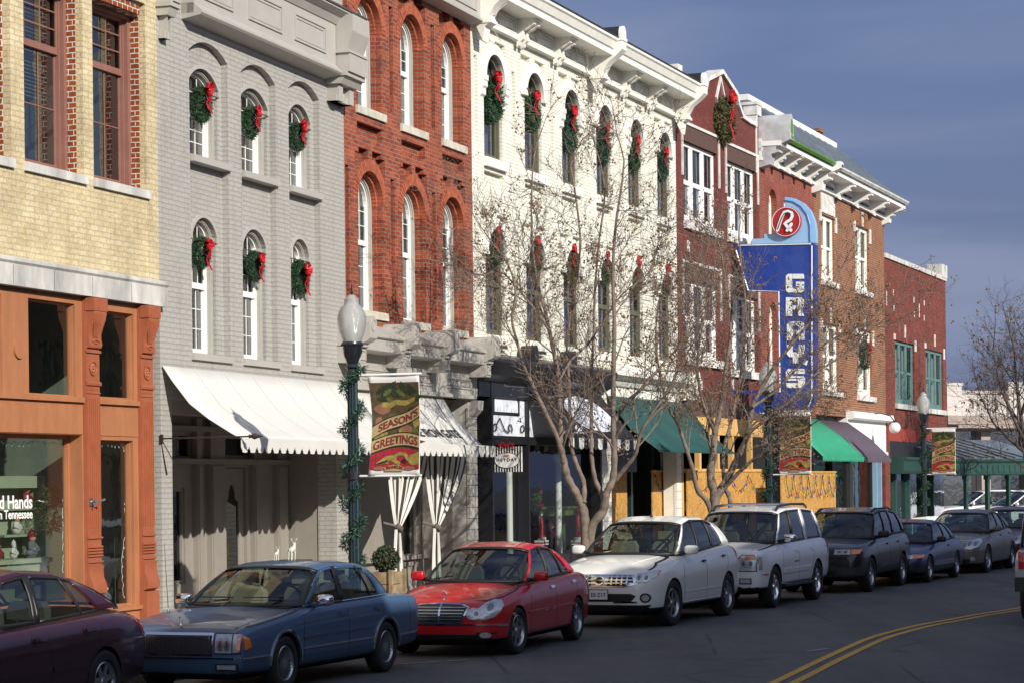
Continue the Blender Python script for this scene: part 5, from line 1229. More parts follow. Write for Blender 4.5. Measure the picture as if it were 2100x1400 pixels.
for i,(a,b,c,d) in enumerate(W4):
    q=MB(); lh=.42
    for k in range(int((b-a+.1)/.078)): q.box(a-.05+k*.078,a-.05+k*.078+.068,-.006,.05,d+.0,d+lh)
    q.build('soldier_course',M['sold'],r4)
    q=MB(); q.box(a-.17,b+.17,-.04,0,d+lh,d+lh+.07); q.box(a-.17,a-.10,-.04,0,d-.9,d+lh); q.box(b+.10,b+.17,-.04,0,d-.9,d+lh); q.build('trim_band',M['stone2'],r4)
    n3=3; w=(b-a)/n3
    for k in range(n3):
        w_=window(r4,a+k*w+.0,a+(k+1)*w-.0,c,d,0,.10,M['white'],fw=.10,cols=1,rows=(1,1),rail=c+(d-c)*.48,glass='glassd',sash=.05)
        q=MB(); q.box(a+k*w+.05,a+(k+1)*w-.05,.35,.36,c,c+(d-c)*.48); q.build('curtain',M['blind'],w_)
    q=MB(); q.extr([(-.1,c-.22),(-.1,c-.02),(.12,c+.01),(.12,c-.22)],a-.05,b+.2); q.build('window_sill',M['stone2'],r4)
q=MB(); q.box(.02,L4-.02,-.02,.3,zA-.45,zA)
for k in range(int(L4/.078)): q.box(.02+k*.078,.02+k*.078+.068,-.03,-.019,zA-.44,zA-.01)
q.build('soldier_course',M['sold'],r4)
q=MB()
for u,v in ((1411,505),(1437,787),(1502,787)): x,z=F.at(u,v); q=MB(); q.box(x-.09,x+.09,-.02,.01,z-.14,z+.14); q.build('stone_block',M['stone2'],r4)
shell(r4,F,.01,L4-.01,ztp-.2,M['gable'],inty=2.6,floors=(zA+.1,))
x,z=F.at(1489,250,.1); wreath(F,x-.2,-.12,z,.62,'large olive wreath with long red ribbon on the gable under the diamond','large gable wreath'.replace('large gable wreath','wreath on the gable'),mt='needled',bow=2,seed=77,tail=.75,scale_t=.24)
# open timber framing and boards at street level
q=MB(); zB=zA-.45
q.box(0,L4,-.05,.1,zB-.45,zB-.0)
for u in (1395,1432,1470,1500,1538): x=F.x(u,930); q.box(x,x+.16,-.03,.1,2.4,zB-.4)
q.box(0,L4,.0,.1,2.5,2.6); q.box(.0,.2,-.05,.3,0,zB); q.build('timber_frame',M['lumber'],r4)
osb(F,.22,L4-.02,F.z(1480,966,.1),-.12,'long osb hoarding with coloured lights below the gabled building')
# ================= BUILDING 5: green corniced
F=F5=Frame(5); L5=F.L
r5=F.root('brick_building','old red brick building with leaf green and white cornice behind the blue sign','building')
zb5=(F.z(1577,339.7)+F.z(1670,382.6))/2; zA5=F.z(1600,850)
wins5=[]
for (u0,u1,vp,vb) in ((1577,1592,388,483),(1607,1622,403,495),(1640,1655,420,508),(1579,1596,620,765),(1610,1626,628,770),(1642,1656,634,775)):
    x0=F.x(u0,vb);x1=x0+.85; zp=F.z(u0+6,vp); wins5.append((x0,x1,zp,F.z(u0,vb)))
mb=MB(); mb.plate(rect(0,L5,zA5,zb5+1.),[arch(a,b,d,c-(b-a)/2,None,14) for a,b,c,d in wins5],0,.3,hole_depth=[.2]*6); mb.build('front_wall',M['old'],r5)
mb=MB(); 
for a,b,c,d in wins5[:3]: voussoirs(mb,a,b,c-(b-a)/2,9,.2,-.01,.1); mb.build('brick_arch',mat('old_arch_brick',(.25,.06,.045),.9,vary=.4,vs=9),r5); mb=MB()
for a,b,c,d in wins5: window(r5,a,b,d,c-(b-a)/2,(b-a)/2,.16,M['creamp'],fw=.1,cols=1,rows=(1,1),glass='glassd')
def crn(F,r,L,zb,uv_top,D,gm,mainm,extra=(0,0)):
    zt=F.z(uv_top[0],uv_top[1],D); zf=zb+(zt-zb)*.62; q=MB()
    q.box(0,L,-.08,.3,zb,zt-.05); q.box(-.002,L+.002,-.12,-.001,zb+.004,zb+.08); q.box(0,L,-.11,0,zf-.14,zf-.04)
    q.extr([(.3,zf),(-D+.1,zf-.02),(-D+.1,zf+.12),(.3,zf+.12)],-extra[0],L+extra[1]); q.build('cornice',mainm,r)
    q=MB(); q.extr([(.3,zf+.121),(-D+.12,zf+.121),(-D+.10,zf+.2),(-D+.03,zt-.12),(-D-.03,zt-.05),(-D-.03,zt),(.3,zt+.1)],(.45 if gm is M['corg'] else -extra[0]),L+extra[1]); q.build('gutter',gm,r)
    return zt,zf
zt5,zf5=crn(F,r5,L5,zb5,(1655,302),.75,M['corg'],M['white'],(0,-.16))
def cbr(F,r,x,zf,zb,m,w=.2,D=.58,acc=None):
    q=MB(); zt=zf; q.extr([(-.08,zt),(-D,zt),(-D-.02,zt-.03),(-D-.02,zt-.12),(-D+.1,zt-.15),(-D+.14,zt-.24),(-.26,zt-.32),(-.24,zt-.5),(-.14,zb-.02),(-.08,zb-.02)],x,x+w); q.box(x-.03,x+w+.03,-D-.05,-.08,zt-.05,zt-.0); q.ball((x+w/2,-.3,zt-.25),.09,8)
    b_=q.build('cornice_bracket',m,r)
    if acc: q=MB(); q.box(x+.03,x+w-.03,-D-.03,-D-.01,zt-.11,zt-.06); q.build('painted_detail',acc,b_)
for k in range(1,5): cbr(F,r5,L5*k/5-.1,zf5,zb5,M['white'],acc=M['corg'])
def fpanel(F,r,a,b,c,d,m,swirl=False):
    q=MB(); q.plate(rect(a,b,c,d),[rect(a+.05,b-.05,c+.05,d-.05)],-.12,-.08)
    cx=(a+b)/2; cz=(c+d)/2
    for s in (-.11,0,.11) if not swirl else (-.25,-.12,0,.12,.25):
        q.plate([(cx+s+.07*math.cos(2*math.pi*k/12),cz+(d-c)*.36*math.sin(2*math.pi*k/12)) for k in range(12)],[[(cx+s+.035*math.cos(2*math.pi*k/12),cz+(d-c)*.25*math.sin(2*math.pi*k/12)) for k in range(12)]],-.13,-.08)
    q.build('frieze_panel',m,r)
for k in range(5): fpanel(F,r5,L5*k/5+.18,L5*(k+1)/5-.18,zb5+.14,zf5-.2,M['corg'],True)
def bigcons(F,r,x,w,zt,zb,D,m,acc,capm=None,cap=.3):
    q=MB(); H=zt-zb
    q.extr([(-.0,zt),(-D-.1,zt),(-D-.12,zt-.1),(-D-.12,zt-.28*H),(-D+.02,zt-.36*H),(-D*.62,zt-.52*H),(-D*.6,zt-.62*H),(-D*.72,zt-.64*H),(-D*.72,zt-.72*H),(-D*.45,zt-.78*H),(-D*.4,zb-.12),(0,zb-.2)],x,x+w)
    if cap: q.prism([(x,zt-.001)]+[(x+w/2-w/2*math.cos(math.pi*k/12),zt+.02+cap*math.sin(math.pi*k/12)) for k in range(13)]+[(x+w,zt-.001)],-D-.1,.3)
    o=q.build('console',m,r,smooth=30)
    q=MB(); q.box(x+.06,x+w-.06,-D-.13,-D-.1,zt-.24*H,zt-.12*H)
    if cap: q.plate([(x+w/2+w*.3*math.cos(2*math.pi*k/16),zt+.1+cap*.55*math.sin(2*math.pi*k/16)) for k in range(16)],(),-D-.115,-D-.09)
    q.build('painted_detail',acc,o)
bigcons(F,r5,.02,.42,zt5+.1,zb5,.8,mat('shaded_white_iron',(.42,.42,.43),.6,vary=.25),M['corg'],cap=.5)  # white paint darkened: the console's shade is put into its colour
shell(r5,F,.01,L5-.01,zb5+.9,M['old'],inty=2.6,floors=(zA5+.1,))
q=MB(); q.box(0,L5,.3,.5,.1,zA5); q.build('shop_front',M['tin'],r5)
# ================= BUILDING 6: purple corniced, metal roof
F=F6=Frame(6); L6=F.L
r6=F.root('brick_building','brown brick building with purple and white cornice and blue grey metal roof','building')
zb6=(F.z(1677,388)+F.z(1809,451))/2; zA6=F.z(1740,855)
W6=[]
for l_,tl,r_,tr,bl,br in ((1683,438,1711,449,572,580),(1753,462,1781.5,471,590,600),(1686,661,1719,668,796,803),(1757,675,1787.5,680,808,813)):
    W6.append((F.x(l_,tl),F.x(r_,tr),(F.z(l_,bl)+F.z(r_,br))/2,(F.z(l_,tl)+F.z(r_,tr))/2))
mb=MB(); mb.plate(rect(0,L6,zA6,zb6+.9),[rect(a,b,c,d) for a,b,c,d in W6],0,.3,hole_depth=[.12]*4); mb.build('front_wall',M['brown'],r6)
for i,(a,b,c,d) in enumerate(W6):
    for k in (0,1):
        w=(b-a)/2; w_=window(r6,a+k*w,a+(k+1)*w,c,d,0,.08,M['creamp'],fw=.13,cols=1,rows=(1,1),glass='glass',rail=c+(d-c)*.5); q=MB(); q.box(a+k*w,a+(k+1)*w,.3,.31,c,d); q.build('curtain',M['curt'],w_)
    q=MB(); q.extr([(-.1,c-.18),(-.1,c-.02),(.12,c+.01),(.12,c-.18)],a-.08,b+.22); q.build('window_sill',M['stone2'],r6)
    for bx_ in ((b+.02,b+.22,-.04,.0,d-.45 if i!=2 else d-.2,d+.04),(a-.2,a-.02,-.04,0,d-.25,d+.1),(a,b,-.03,0,d+.05,d+.75) if i==0 else ((a+b)/2-.05,(a+b)/2+.05,-.05,0,d+.02,d+.5)):
        q=MB(); q.box(*bx_); q.build('stone_block',M['stone2'],r6)
    if i: q=MB(); [q.box(a-.1+k*.08,a-.1+k*.08+.068,-.008,.0,d+.02,d+.42) for k in range(int((b-a+.2)/.08))]; q.build('soldier_course',mat('orange_brown_soldier_brick',(.25,.11,.05),.85,vary=.3,vs=9),r6)
zt6,zf6=crn(F,r6,L6,zb6,(1770,366),.8,mat('weathered_white_gutter',(.55,.55,.52),.5,vary=.25),M['white'],(.2,.3))
for k in range(1,4): cbr(F,r6,L6*k/4-.1,zf6,zb6,M['white'],w=.26,D=.7)
for k in range(4): fpanel(F,r6,L6*k/4+.35,L6*(k+1)/4-.35,zb6+.14,zf6-.2,M['purple'])
bigcons(F,r6,-.25,.38,zt6+.1,zb6,.8,M['white'],M['purple'],cap=.0); bigcons(F,r6,L6-.3,.34,zf6,zb6,.62,M['white'],M['purple'],cap=0)
# roof rises behind the gutter to a white ridge
yr=1.7; ra=F.at(1650,262,-yr); rb=F.at(1788,350,-yr); zr=(ra[1]+rb[1])/2
q=MB(); q.add([(-1.2,-.7,zt6+.05),(L6+.3,-.7,zt6+.05),(L6+.3,yr,zr),(-1.2,yr,zr),(-1.2,6,zr-.2),(L6+.3,6,zr-.2),(-1.2,6,zb6),(-1.2,0,zb6+.1),(L6+.3,0,zb6+.1)],[(0,1,2,3),(3,2,5,4),(0,3,4,6,7)])
for k in range(14): x=-1.1+k*(L6+1.2)/13; q.tube([(x,-.7,zt6+.07),(x,yr,zr+.02)],.012,4)
q.build('roof',M['roof'],r6)
q=MB(); q.box(-1.2,L6+.3,yr-.02,yr+.3,zr-.02,zr+.17); q.build('ridge_trim',M['white'],r6)
q=MB(); q.box(L6-.2,L6+.3,yr+.5,yr+1.2,zr-1.,zr+.55); q.box(L6-.26,L6+.36,yr+.44,yr+1.26,zr+.55,zr+.65); q.build('chimney',M['brown'],r6)
shell(r6,F,.01,L6-.01,zb6+.8,M['brown'],inty=2.6,floors=(zA6+.1,))
q=MB(); zS6=F.z(1780,870); zp=F.z(1770,858,.15)
q.extr([(0,zp+.25),(-.25,zp+.2),(-.3,zp),(-.15,zp-.05),(0,zp-.05)],F.x(1735,860),L6+.05); q.box(F.x(1735,900),L6-.25,-.05,.3,F.z(1780,925),zp); q.box(F.x(1735,900),L6-.15,-.1,.3,F.z(1780,932),F.z(1780,925)); q.build('shop_fascia',M['white'],r6)
q=MB(); q.box(L6-.3,L6,-.03,.3,0,zA6+.05); q.build('brick_pier',M['farred'],r6); q=MB(); q.plate(rect(0,L6-.3,.1,zA6),[rect(.8,3.2,.7,2.9),rect(3.6,5.6,.7,2.9),rect(6.,L6-.6,.7,2.9)],.3,.45); q.build('shop_front',M['tin'],r6); q=MB(); q.plate(rect(.7,L6-.5,.6,3.),(),.42,.422,sides=False); q.build('pane',M['glassd'],r6)
M['bluep']=mat('pale_blue_post_paint',(.2,.33,.45),.5,vary=.1)
q=MB()
for u in (1796,1805): x=F.x(u,990); q.box(x-.06,x+.06,-.05,.1,.1,F.z(1800,935))
q.build('post',M['bluep'],r6)
x,z=F.at(1770,728,.05); wreath(F,x,-.1,z,.5,'wreath with red bow on the lower right window of the brown brick building','wreath on the brown building',mt='needle',bow=1,seed=91,tail=.5)
# bright green and plum awnings
P5=[(.05,F.z(1660,857,.05)),(.8,F.z(1660,857,.05)-.55),(1.45,F.z(1720,935,1.45))]
awning(F5,P5,L5+.1,'bright green awning with scalloped edge beside the plum one',M['green'],x0=F5.x(1588,850,.05),scal=.2,valance=.14)
x1_=F.x(1682,862,.05); awning(F,[(.05,P5[0][1]-.02),(.8,P5[1][1]-.02),(1.45,P5[2][1]-.02)],F.x(1738,868,.05),'plum grey striped awning right of the bright green one',M['plum'],x0=x1_,scal=.2,valance=.14)
# street level hoarding in front of buildings 5 and 6
osb(F5,F5.x(1598,1000,.9)-.0,F5.x(1598,1000,.9)+6.2,F.z(1680,968,.9),-.95,'freestanding osb hoarding strung with coloured lights below the green awning')
# ================= BUILDING 7: far red brick
F=F7=Frame(7); L7=F.L
r7=F.root('brick_building','plain dark red brick building with teal windows at the far end of the row','building')
zt7=(F.z(1812.5,528)+F.z(1905,564))/2; zA7=F.z(1860,905)
W7=[]
for l_,tl,r_,tr,bl,br in ((1835,698,1875,705,823,832),(1898,714,1934,723,834,841)): W7.append((F.x(l_,tl),F.x(r_,tr),(F.z(l_,bl)+F.z(r_,br))/2,(F.z(l_,tl)+F.z(r_,tr))/2))
mb=MB(); mb.plate(rect(0,L7,zA7,zt7),[rect(a,b,c,d) for a,b,c,d in W7],0,.3,hole_depth=[.12]*2); mb.box(0,.5,-.02,.3,0,zA7); mb.build('front_wall',M['farred'],r7)
q=MB(); q.box(0,L7+.03,-.06,.4,zt7,zt7+.16); q.box(L7-1.,L7+.03,-.08,.5,zt7+.1,zt7+.6); q.build('coping',M['stone'],r7)
for a,b,c,d in W7:
    for k in range(3):
        w=(b-a)/3; w_=window(r7,a+k*w,a+(k+1)*w,c,d,0,.08,M['tealp'],fw=.12,cols=1,rows=(1,1),glass='glass'); q=MB(); q.box(a+k*w,a+(k+1)*w,.3,.31,c,d); q.build('curtain',M['curt'],w_)
    q=MB(); q.extr([(-.1,c-.2),(-.1,c-.02),(.12,c+.01),(.12,c-.2)],a-.1,b+.1); q.build('window_sill',M['stone'],r7)
    
    for bx_ in (((a+b)/2-.06,(a+b)/2+.06,-.04,0,d+.15,d+.6),(b+.02,b+.2,-.04,0,d-.25,d+.15),(a-.2,a-.02,-.04,0,d,d+.2)): q=MB(); q.box(*bx_); q.build('stone_block',M['stone2'],r7)
q=MB()
for u,v,h in ((1818,612,.5),(1832,600,.2),(1833,632,.2),(1874,615,.2),(1885,637,.5),(1895,622,.2),(1895,652,.2),(1875,645,.2)): x,z=F.at(u,v); q=MB(); q.box(x-.05,x+.05,-.01,.01,z-h/2,z+h/2); q.build('stone_block',M['stone2'],r7)
q=MB(); [q.box(.3+k*.08,.3+k*.08+.068,-.015,.01,zA7,zA7+.45) for k in range(int((L7-.6)/.08))]; q.build('soldier_course',mat('red_soldier_brick',(.30,.045,.03),.85,vary=.25,vs=9),r7)
q=MB(); q.box(.5,L7,-.02,.3,F.z(1860,937),zA7); q.build('sign_band',M['tin'],r7)
zc7a,zc7b=F.z(1860,936,.5),F.z(1860,970,.5)
q=MB(); q.extr([(0,zc7a),(-.6,zc7a),(-.6,zc7a-.08),(-.5,zc7a-.15),(-.5,zc7b+.1),(-.4,zc7b),(0,zc7b)],F.x(1824,950),L7+.6); q.build('canopy_cornice',M['dgreen'],r7)
q=MB(); q.box(.5,L7,.3,.35,.1,zc7b)
for u in (1838,1866,1897,1915): x=F.x(u,1000); q.box(x-.1,x+.1,-.0,.35,.1,zc7b)
q.build('shop_front',M['dgreen'],r7); q=MB(); q.plate(rect(.6,L7,.5,zc7b),(),.15,.152,sides=False); q.build('pane',M['glassd'],r7)
shell(r7,F,.01,L7-.01,zt7-.3,M['farred'],inty=2.,floors=(zA7+.1,))
# ================= row across the street (behind and right of the camera; shades the road, seen in reflections)
F3_=F2
off=20.3
oa=facade_pt(0,off)-(PT[1]-PT[0]).normalized()*55; 
opp=[oa]+[facade_pt(i,off) for i in (0,2,4)]+[facade_pt(6,off+1)]
rn=random.Random(11)
lens=[9,8,11,7,10,12,8,9,10,9,8,11]
k=0
for i in range(len(opp)-1):
    a,b=opp[i],opp[i+1]; n=max(1,round((b-a).length/9.5))
    for j in range(n):
        p=a.lerp(b,j/n); q_=a.lerp(b,(j+1)/n); Fo=Frame(0,q_,p)   # faces the other way
        H=(10.3 if (i==0 and j<5) else 9.5)+[.1,-.1,.05,.1,-.05][k%5]; e=Fo.root('brick_building',['tan','brown','pale','dark'][k%4]+' brick building across the street','building',group='buildings across the street')
        Lo=Fo.L; hs=[rect(x,x+1.1,z,z+2.0) for x in [Lo*(t+.5)/3-.55 for t in range(3)] for z in (4.8,)]+[rect(.6,Lo-.6,.6,3.2)]
        mb=MB(); mb.plate(rect(0,Lo,0,H),hs,0,.3); mb.box(0,Lo,.3,8,H-.4,H-.3); mb.box(0,.2,.3,8,0,H-.4); mb.box(Lo-.2,Lo,.3,8,0,H-.4); mb.box(0,Lo,7.8,8,0,H-.3); mb.build('front_wall',M['opp'],e)
        mb=MB(); mb.box(-.0,Lo,-.25,.0,H-.5,H-.1); mb.box(0,Lo,-.12,0,3.4,3.9); mb.build('cornice',[M['creamp'],M['greyd'],M['sill'],M['white']][k%4],e)
        mb=MB(); 
        for h in hs: mb.box(h[0][0],h[1][0],.2,.22,h[0][1],h[2][1])
        mb.build('pane',M['glassd'],e); k+=1
# ================= blue drug store sign
F=F4; xs=F.x(1500,503); o_=F.w(xs,0,0)
sg=F.root('neon_sign','tall blue neon drug store blade sign with white letters and a round red emblem','sign',loc=(xs,0,0)); sg.rotation_euler=(0,0,F.rot-math.pi/2)
def sp(pts):
    out=[]
    for u,v in pts:
        r=ray(u,v); k=(o_-CAM).dot(F.t)/r.dot(F.t); p=CAM+r*k; out.append(((p-o_).dot(F.n),p.z))
    return out
dark=sp([(1520,503),(1668,500),(1675,503),(1675,812),(1668,834),(1656,845),(1640,850),(1560,850),(1543,835),(1545,812),(1583,805),(1603,804),(1600,600),(1537,598),(1511,516)])
q=MB(); q.prism(dark[::-1],-.14,.14); q.build('cabinet',M['blue'],sg)
light=sp([(1612,405),(1632,408),(1650,418),(1664,434),(1672,455),(1675,475),(1675,499),(1543,502),(1545,491),(1570,490),(1570,481),(1592,481),(1600,470),(1612,440)])
q=MB(); q.prism(light[::-1],-.12,.12); q.build('crest',M['lblue'],sg)
def band(pts,w,y,closed=False):
    q=MB(); P=[Vector(p) for p in pts]; n=len(P)
    g=[]
    for i,p in enumerate(P):
        if closed: d=(P[(i+1)%n]-P[i-1]).normalized()
        else: d=(P[min(i+1,n-1)]-P[max(i-1,0)]).normalized()
        nn=Vector((-d.y,d.x))*w/2; g.append([(p.x-nn.x,y,p.y-nn.y),(p.x+nn.x,y,p.y+nn.y)])
    if closed: g.append(g[0])
    q.sheet(g); return q
def tubepx(pts,r,y): 
    q=MB(); q.tube([(x,y,z) for x,z in sp(pts)],r,5); return q
M['tube']=mat('white_neon_tube',(.8,.82,.85),.3,vary=0)
tubepx([(1655,846),(1640,847),(1562,847)],.016,-.16).build('neon_tube',M['tube'],sg)
tubepx([(1668,505),(1668,812),(1663,830),(1652,842)],.018,-.16).build('neon_tube',M['tube'],sg)
tubepx([(1603,804),(1600.5,599),(1538,597),(1513,515)],.018,-.16).build('neon_tube',M['tube'],sg)
tubepx([(1518,505),(1666,502)],.018,-.16).build('neon_tube',M['tube'],sg)
arc=sp([(1612,412),(1630,415),(1646,425),(1658,441),(1664,462),(1665,496)]); q=MB(); q.tube([(x,-.14,z) for x,z in arc],.02,5); q.build('groove',mat('mid_blue_groove',(.10,.25,.55),.4,vary=.05),sg)
cxy=sp([(1617,457)])[0]; rr=(sp([(1647,457)])[0][0]-cxy[0])
q=MB(); q.lathe([(0.001,-.235),(rr*.97,-.235),(rr,-.22),(rr,.22),(rr*.97,.235),(.001,.235)],(cxy[0],0,cxy[1]),36,'y'); q.build('emblem_disc',M['rxred'],sg,smooth=30)
q=MB(); q.tube([(cxy[0]+rr*.95*math.cos(2*math.pi*k/36),-.245,cxy[1]+rr*.95*math.sin(2*math.pi*k/36)) for k in range(37)],.009,4); q.build('emblem_ring',M['tube'],sg)
def stroke_px(pts,w,y): 
    q=band(sp(pts),w,y); return q
# Rx strokes with rounded ends
def cap(q,p,r,y): q.add([(p[0]+r*math.cos(2*math.pi*k/12),y,p[1]+r*math.sin(2*math.pi*k/12)) for k in range(12)],[tuple(range(12))])
def strokes(name,lines,w,y,m,par,thick=.03):
    for L in lines:
        q=MB(); P=sp(L); P2=[Vector(p) for p in P]; g=[]
        for i,p in enumerate(P2):
            d=(P2[min(i+1,len(P2)-1)]-P2[max(i-1,0)]).normalized(); nn=Vector((-d.y,d.x))*w/2
            g.append([(p.x-nn.x,y+thick,p.y-nn.y),(p.x-nn.x,y,p.y-nn.y),(p.x+nn.x,y,p.y+nn.y),(p.x+nn.x,y+thick,p.y+nn.y)])
        q.sheet(g); cap(q,P[0],w/2,y+.001); cap(q,P[-1],w/2,y+.001)
        q.build(name,m,par)
strokes('emblem_letter',[[(1600,475),(1604,462),(1609,447),(1614,438),(1622,436),(1629,439),(1630,446),(1627,453),(1619,458),(1615,461),(1620,467),(1628,475)],[(1629,462),(1620,475)]],.078,-.28,M['tube'],sg)
strokes('emblem_outline',[[(1601,473),(1605,462),(1610,448),(1615,440),(1622,438),(1627,441),(1627,447)]],.014,-.30,M['black'],sg)
GY=-.165
def letter(name,cell,polys,holes):
    u0,v0,u1,v1=cell
    T=lambda p:(u0+p[0]*(u1-u0),v0+p[1]*(v1-v0))
    for i,pl_ in enumerate(polys):
        q=MB(); hs_=[sp([T(p) for p in h]) for h in (holes[i] if i<len(holes) else [])]
        q.plate(sp([T(p) for p in pl_]),hs_,GY,-.14); q.build('letter',M['letter2'],sg)
M['letter2']=mat('aged_white_letter',(.74,.76,.76),.5,vary=.2,vs=6)
letter('G',(1615,563,1652,601),[[(.12,0),(.95,0),(1,.1),(1,.26),(.34,.26),(.34,.74),(.72,.74),(.72,.66),(.56,.66),(.56,.42),(1,.42),(1,.9),(.88,1),(.12,1),(0,.88),(0,.12)]],[])
letter('R',(1615,611,1652,649),[[(0,0),(.85,0),(1,.14),(1,.5),(.86,.62),(1,1),(.72,1),(.58,.66),(.34,.66),(.34,1),(0,1)]],[[[(.34,.22),(.66,.22),(.66,.44),(.34,.44)]]])
letter('A',(1617,660,1653,698),[[(.15,0),(.85,0),(1,.15),(1,1),(.68,1),(.68,.7),(.34,.7),(.34,1),(0,1),(0,.15)]],[[[(.36,.24),(.66,.24),(.66,.46),(.36,.46)]]])
letter('Y',(1617,707,1653,745),[[(0,0),(.32,0),(.32,.4),(.67,.4),(.67,0),(1,0),(1,.5),(.86,.66),(.66,.66),(.66,1),(.34,1),(.34,.66),(.14,.66),(0,.5)]],[])
letter('ap',(1650,737,1660,749),[[(.2,0),(1,.2),(.7,1),(0,.8)]],[])
letter('S',(1615,756,1654,795),[[(.12,0),(.95,0),(1,.26),(.34,.26),(.34,.38),(.9,.38),(1,.48),(1,.9),(.88,1),(.05,1),(0,.74),(.66,.74),(.66,.62),(.12,.62),(0,.5),(0,.12)]],[])
q=MB()
for v in (505,803):
    z=sp([(1515,v)])[0][1]; q=MB(); q.box(-.1,.9,-.05,.05,z-.04,z+.04); q.build('mounting_bar',M['blue'],sg)
q=MB(); q.tube([(0,0,sp([(1600,560)])[0][1]),(2.2,0,sp([(1600,505)])[0][1]-.05)],.02,5); q.build('mounting_bar',M['blue'],sg)
# marquee box under the sign
# ================= street lamps with garlands and banners
def globemat():
    m=bpy.data.materials.new('ribbed_globe_glass'); m.use_nodes=True; t=m.node_tree; n=t.nodes; l=t.links
    for x in list(n): n.remove(x)
    o=n.new('ShaderNodeOutputMaterial'); tr=n.new('ShaderNodeBsdfTransparent'); tr.inputs[0].default_value=(.93,.96,.93,1); tl=n.new('ShaderNodeBsdfTranslucent'); tl.inputs[0].default_value=(.97,.98,.95,1)
    df=n.new('ShaderNodeBsdfDiffuse'); df.inputs[0].default_value=(.95,.96,.93,1); g=n.new('ShaderNodeBsdfGlossy'); g.inputs['Roughness'].default_value=.08
    tc=n.new('ShaderNodeTexCoord'); w=n.new('ShaderNodeTexWave'); w.bands_direction='Z'; w.inputs['Scale'].default_value=28; l.new(tc.outputs['Object'],w.inputs['Vector'])
    bp=n.new('ShaderNodeBump'); bp.inputs['Strength'].default_value=.5; bp.inputs['Distance'].default_value=.006; l.new(w.outputs['Fac'],bp.inputs['Height'])
    for s_ in (tl,df,g): l.new(bp.outputs[0],s_.inputs['Normal'])
    a=n.new('ShaderNodeMixShader'); a.inputs[0].default_value=.5; l.new(tl.outputs[0],a.inputs[1]); l.new(df.outputs[0],a.inputs[2])
    b=n.new('ShaderNodeMixShader'); b.inputs[0].default_value=.62; l.new(tr.outputs[0],b.inputs[1]); l.new(a.outputs[0],b.inputs[2])
    fr=n.new('ShaderNodeFresnel'); fr.inputs[0].default_value=1.5; l.new(bp.outputs[0],fr.inputs['Normal']); ad=n.new('ShaderNodeMath'); ad.inputs[1].default_value=.06; l.new(fr.outputs[0],ad.inputs[0])
    c=n.new('ShaderNodeMixShader'); l.new(ad.outputs[0],c.inputs[0]); l.new(b.outputs[0],c.inputs[1]); l.new(g.outputs[0],c.inputs[2]); l.new(c.outputs[0],o.inputs[0]); return m
M['globe']=globemat(); M['urn']=mat('black_cast_iron',(.012,.014,.02),.3,vary=.1,coat=.4)
def lamp(u,Y,label,rot):
    p=atY(u,700,Y); e=thing('street_lamp',label,'street lamp',(p.x,p.y,.15),rot,'acorn street lamps along the kerb')
    b=-.15
    q=MB(); q.lathe([(.21,0),(.22,.05),(.2,.12),(.18,.3),(.15,.42),(.13,.5),(.1,.6),(.085,.7)],(0,0,0),16); q.build('base',M['lampg'],e,smooth=40)
    q=MB(); g=[]
    for z,r in ((.6,.078),(3.62,.066)):
        g.append([(r*(1+.07*(1 if k%2 else -1))*math.cos(2*math.pi*k/24),r*(1+.07*(1 if k%2 else -1))*math.sin(2*math.pi*k/24),z) for k in range(24)])
    q.sheet(g,True); q.build('shaft',M['lampg'],e)
    q=MB(); q.lathe([(.07,3.6),(.09,3.62),(.07,3.66),(.07,3.72),(.1,3.74),(.075,3.78),(.085,3.82),(.115,3.9),(.13,4.0),(.135,4.04),(.145,4.05),(.14,4.08),(.12,4.08),(.12,4.06)],(0,0,b+.13),20)
    for k in range(14): a=2*math.pi*k/14; q.ball((.14*math.cos(a),.14*math.sin(a),b+4.17),.017,5)
    for k in range(5): a=2*math.pi*k/5+.4; q.tube([(.10*math.cos(a-.2),.10*math.sin(a-.2),b+4.0),(.128*math.cos(a),.128*math.sin(a),b+4.07),(.13*math.cos(a+.2),.13*math.sin(a+.2),b+4.12)],.01,4)
    q.build('urn',M['urn'],e,smooth=40)
    q=MB(); q.lathe([(.12,4.21),(.145,4.27),(.17,4.34),(.188,4.42),(.197,4.50),(.195,4.55),(.18,4.60),(.16,4.64),(.15,4.66),(.125,4.69),(.105,4.71),(.1,4.73),(.098,4.775),(.105,4.785),(.095,4.79)],(0,0,b),28); q.lathe([(.09,4.79),(.075,4.80),(.062,4.825),(.035,4.845),(.002,4.85)],(0,0,b),20); gl=q.build('globe',M['globe'],e,smooth='all')
    q=MB(); q.lathe([(.05,4.22),(.05,4.4),(.03,4.45),(.001,4.46)],(0,0,b),12); q.build('bulb',M['signw'],gl,smooth='all')
    q=MB(); q.lathe([(.035,4.84),(.012,4.86),(.028,4.88),(.01,4.90),(.013,4.93),(.001,5.02)],(0,0,b),8); q.build('finial',M['urn'],e)
    return e,p
def garland(e,p,label,rot,seed,z1=3.75,z0=.35):
    rn=random.Random(seed); g=thing('garland',label,'garland',(p.x,p.y,.15),rot,'evergreen garlands wound round the lamp posts'); q=MB(); t=0
    n=int((z1-z0)/.018)
    for k in range(n):
        z=z1-(z1-z0)*k/n; a=z*2*math.pi/.52+math.sin(z*3)*.5+seed; r=.115+.03*math.sin(z*11); c=(r*math.cos(a),r*math.sin(a),z)
        needles(q,c,.055,16,rn,.065,.0075)
    q.build('foliage',M['needleb'],g); q=MB(); q.tube([(.085*math.cos(z*2*math.pi/.45),.085*math.sin(z*2*math.pi/.45),z) for z in [z1-(z1-z0)*k/160 for k in range(161)]],.004,4); q.build('light_wire',M['dgreen'],g); return g
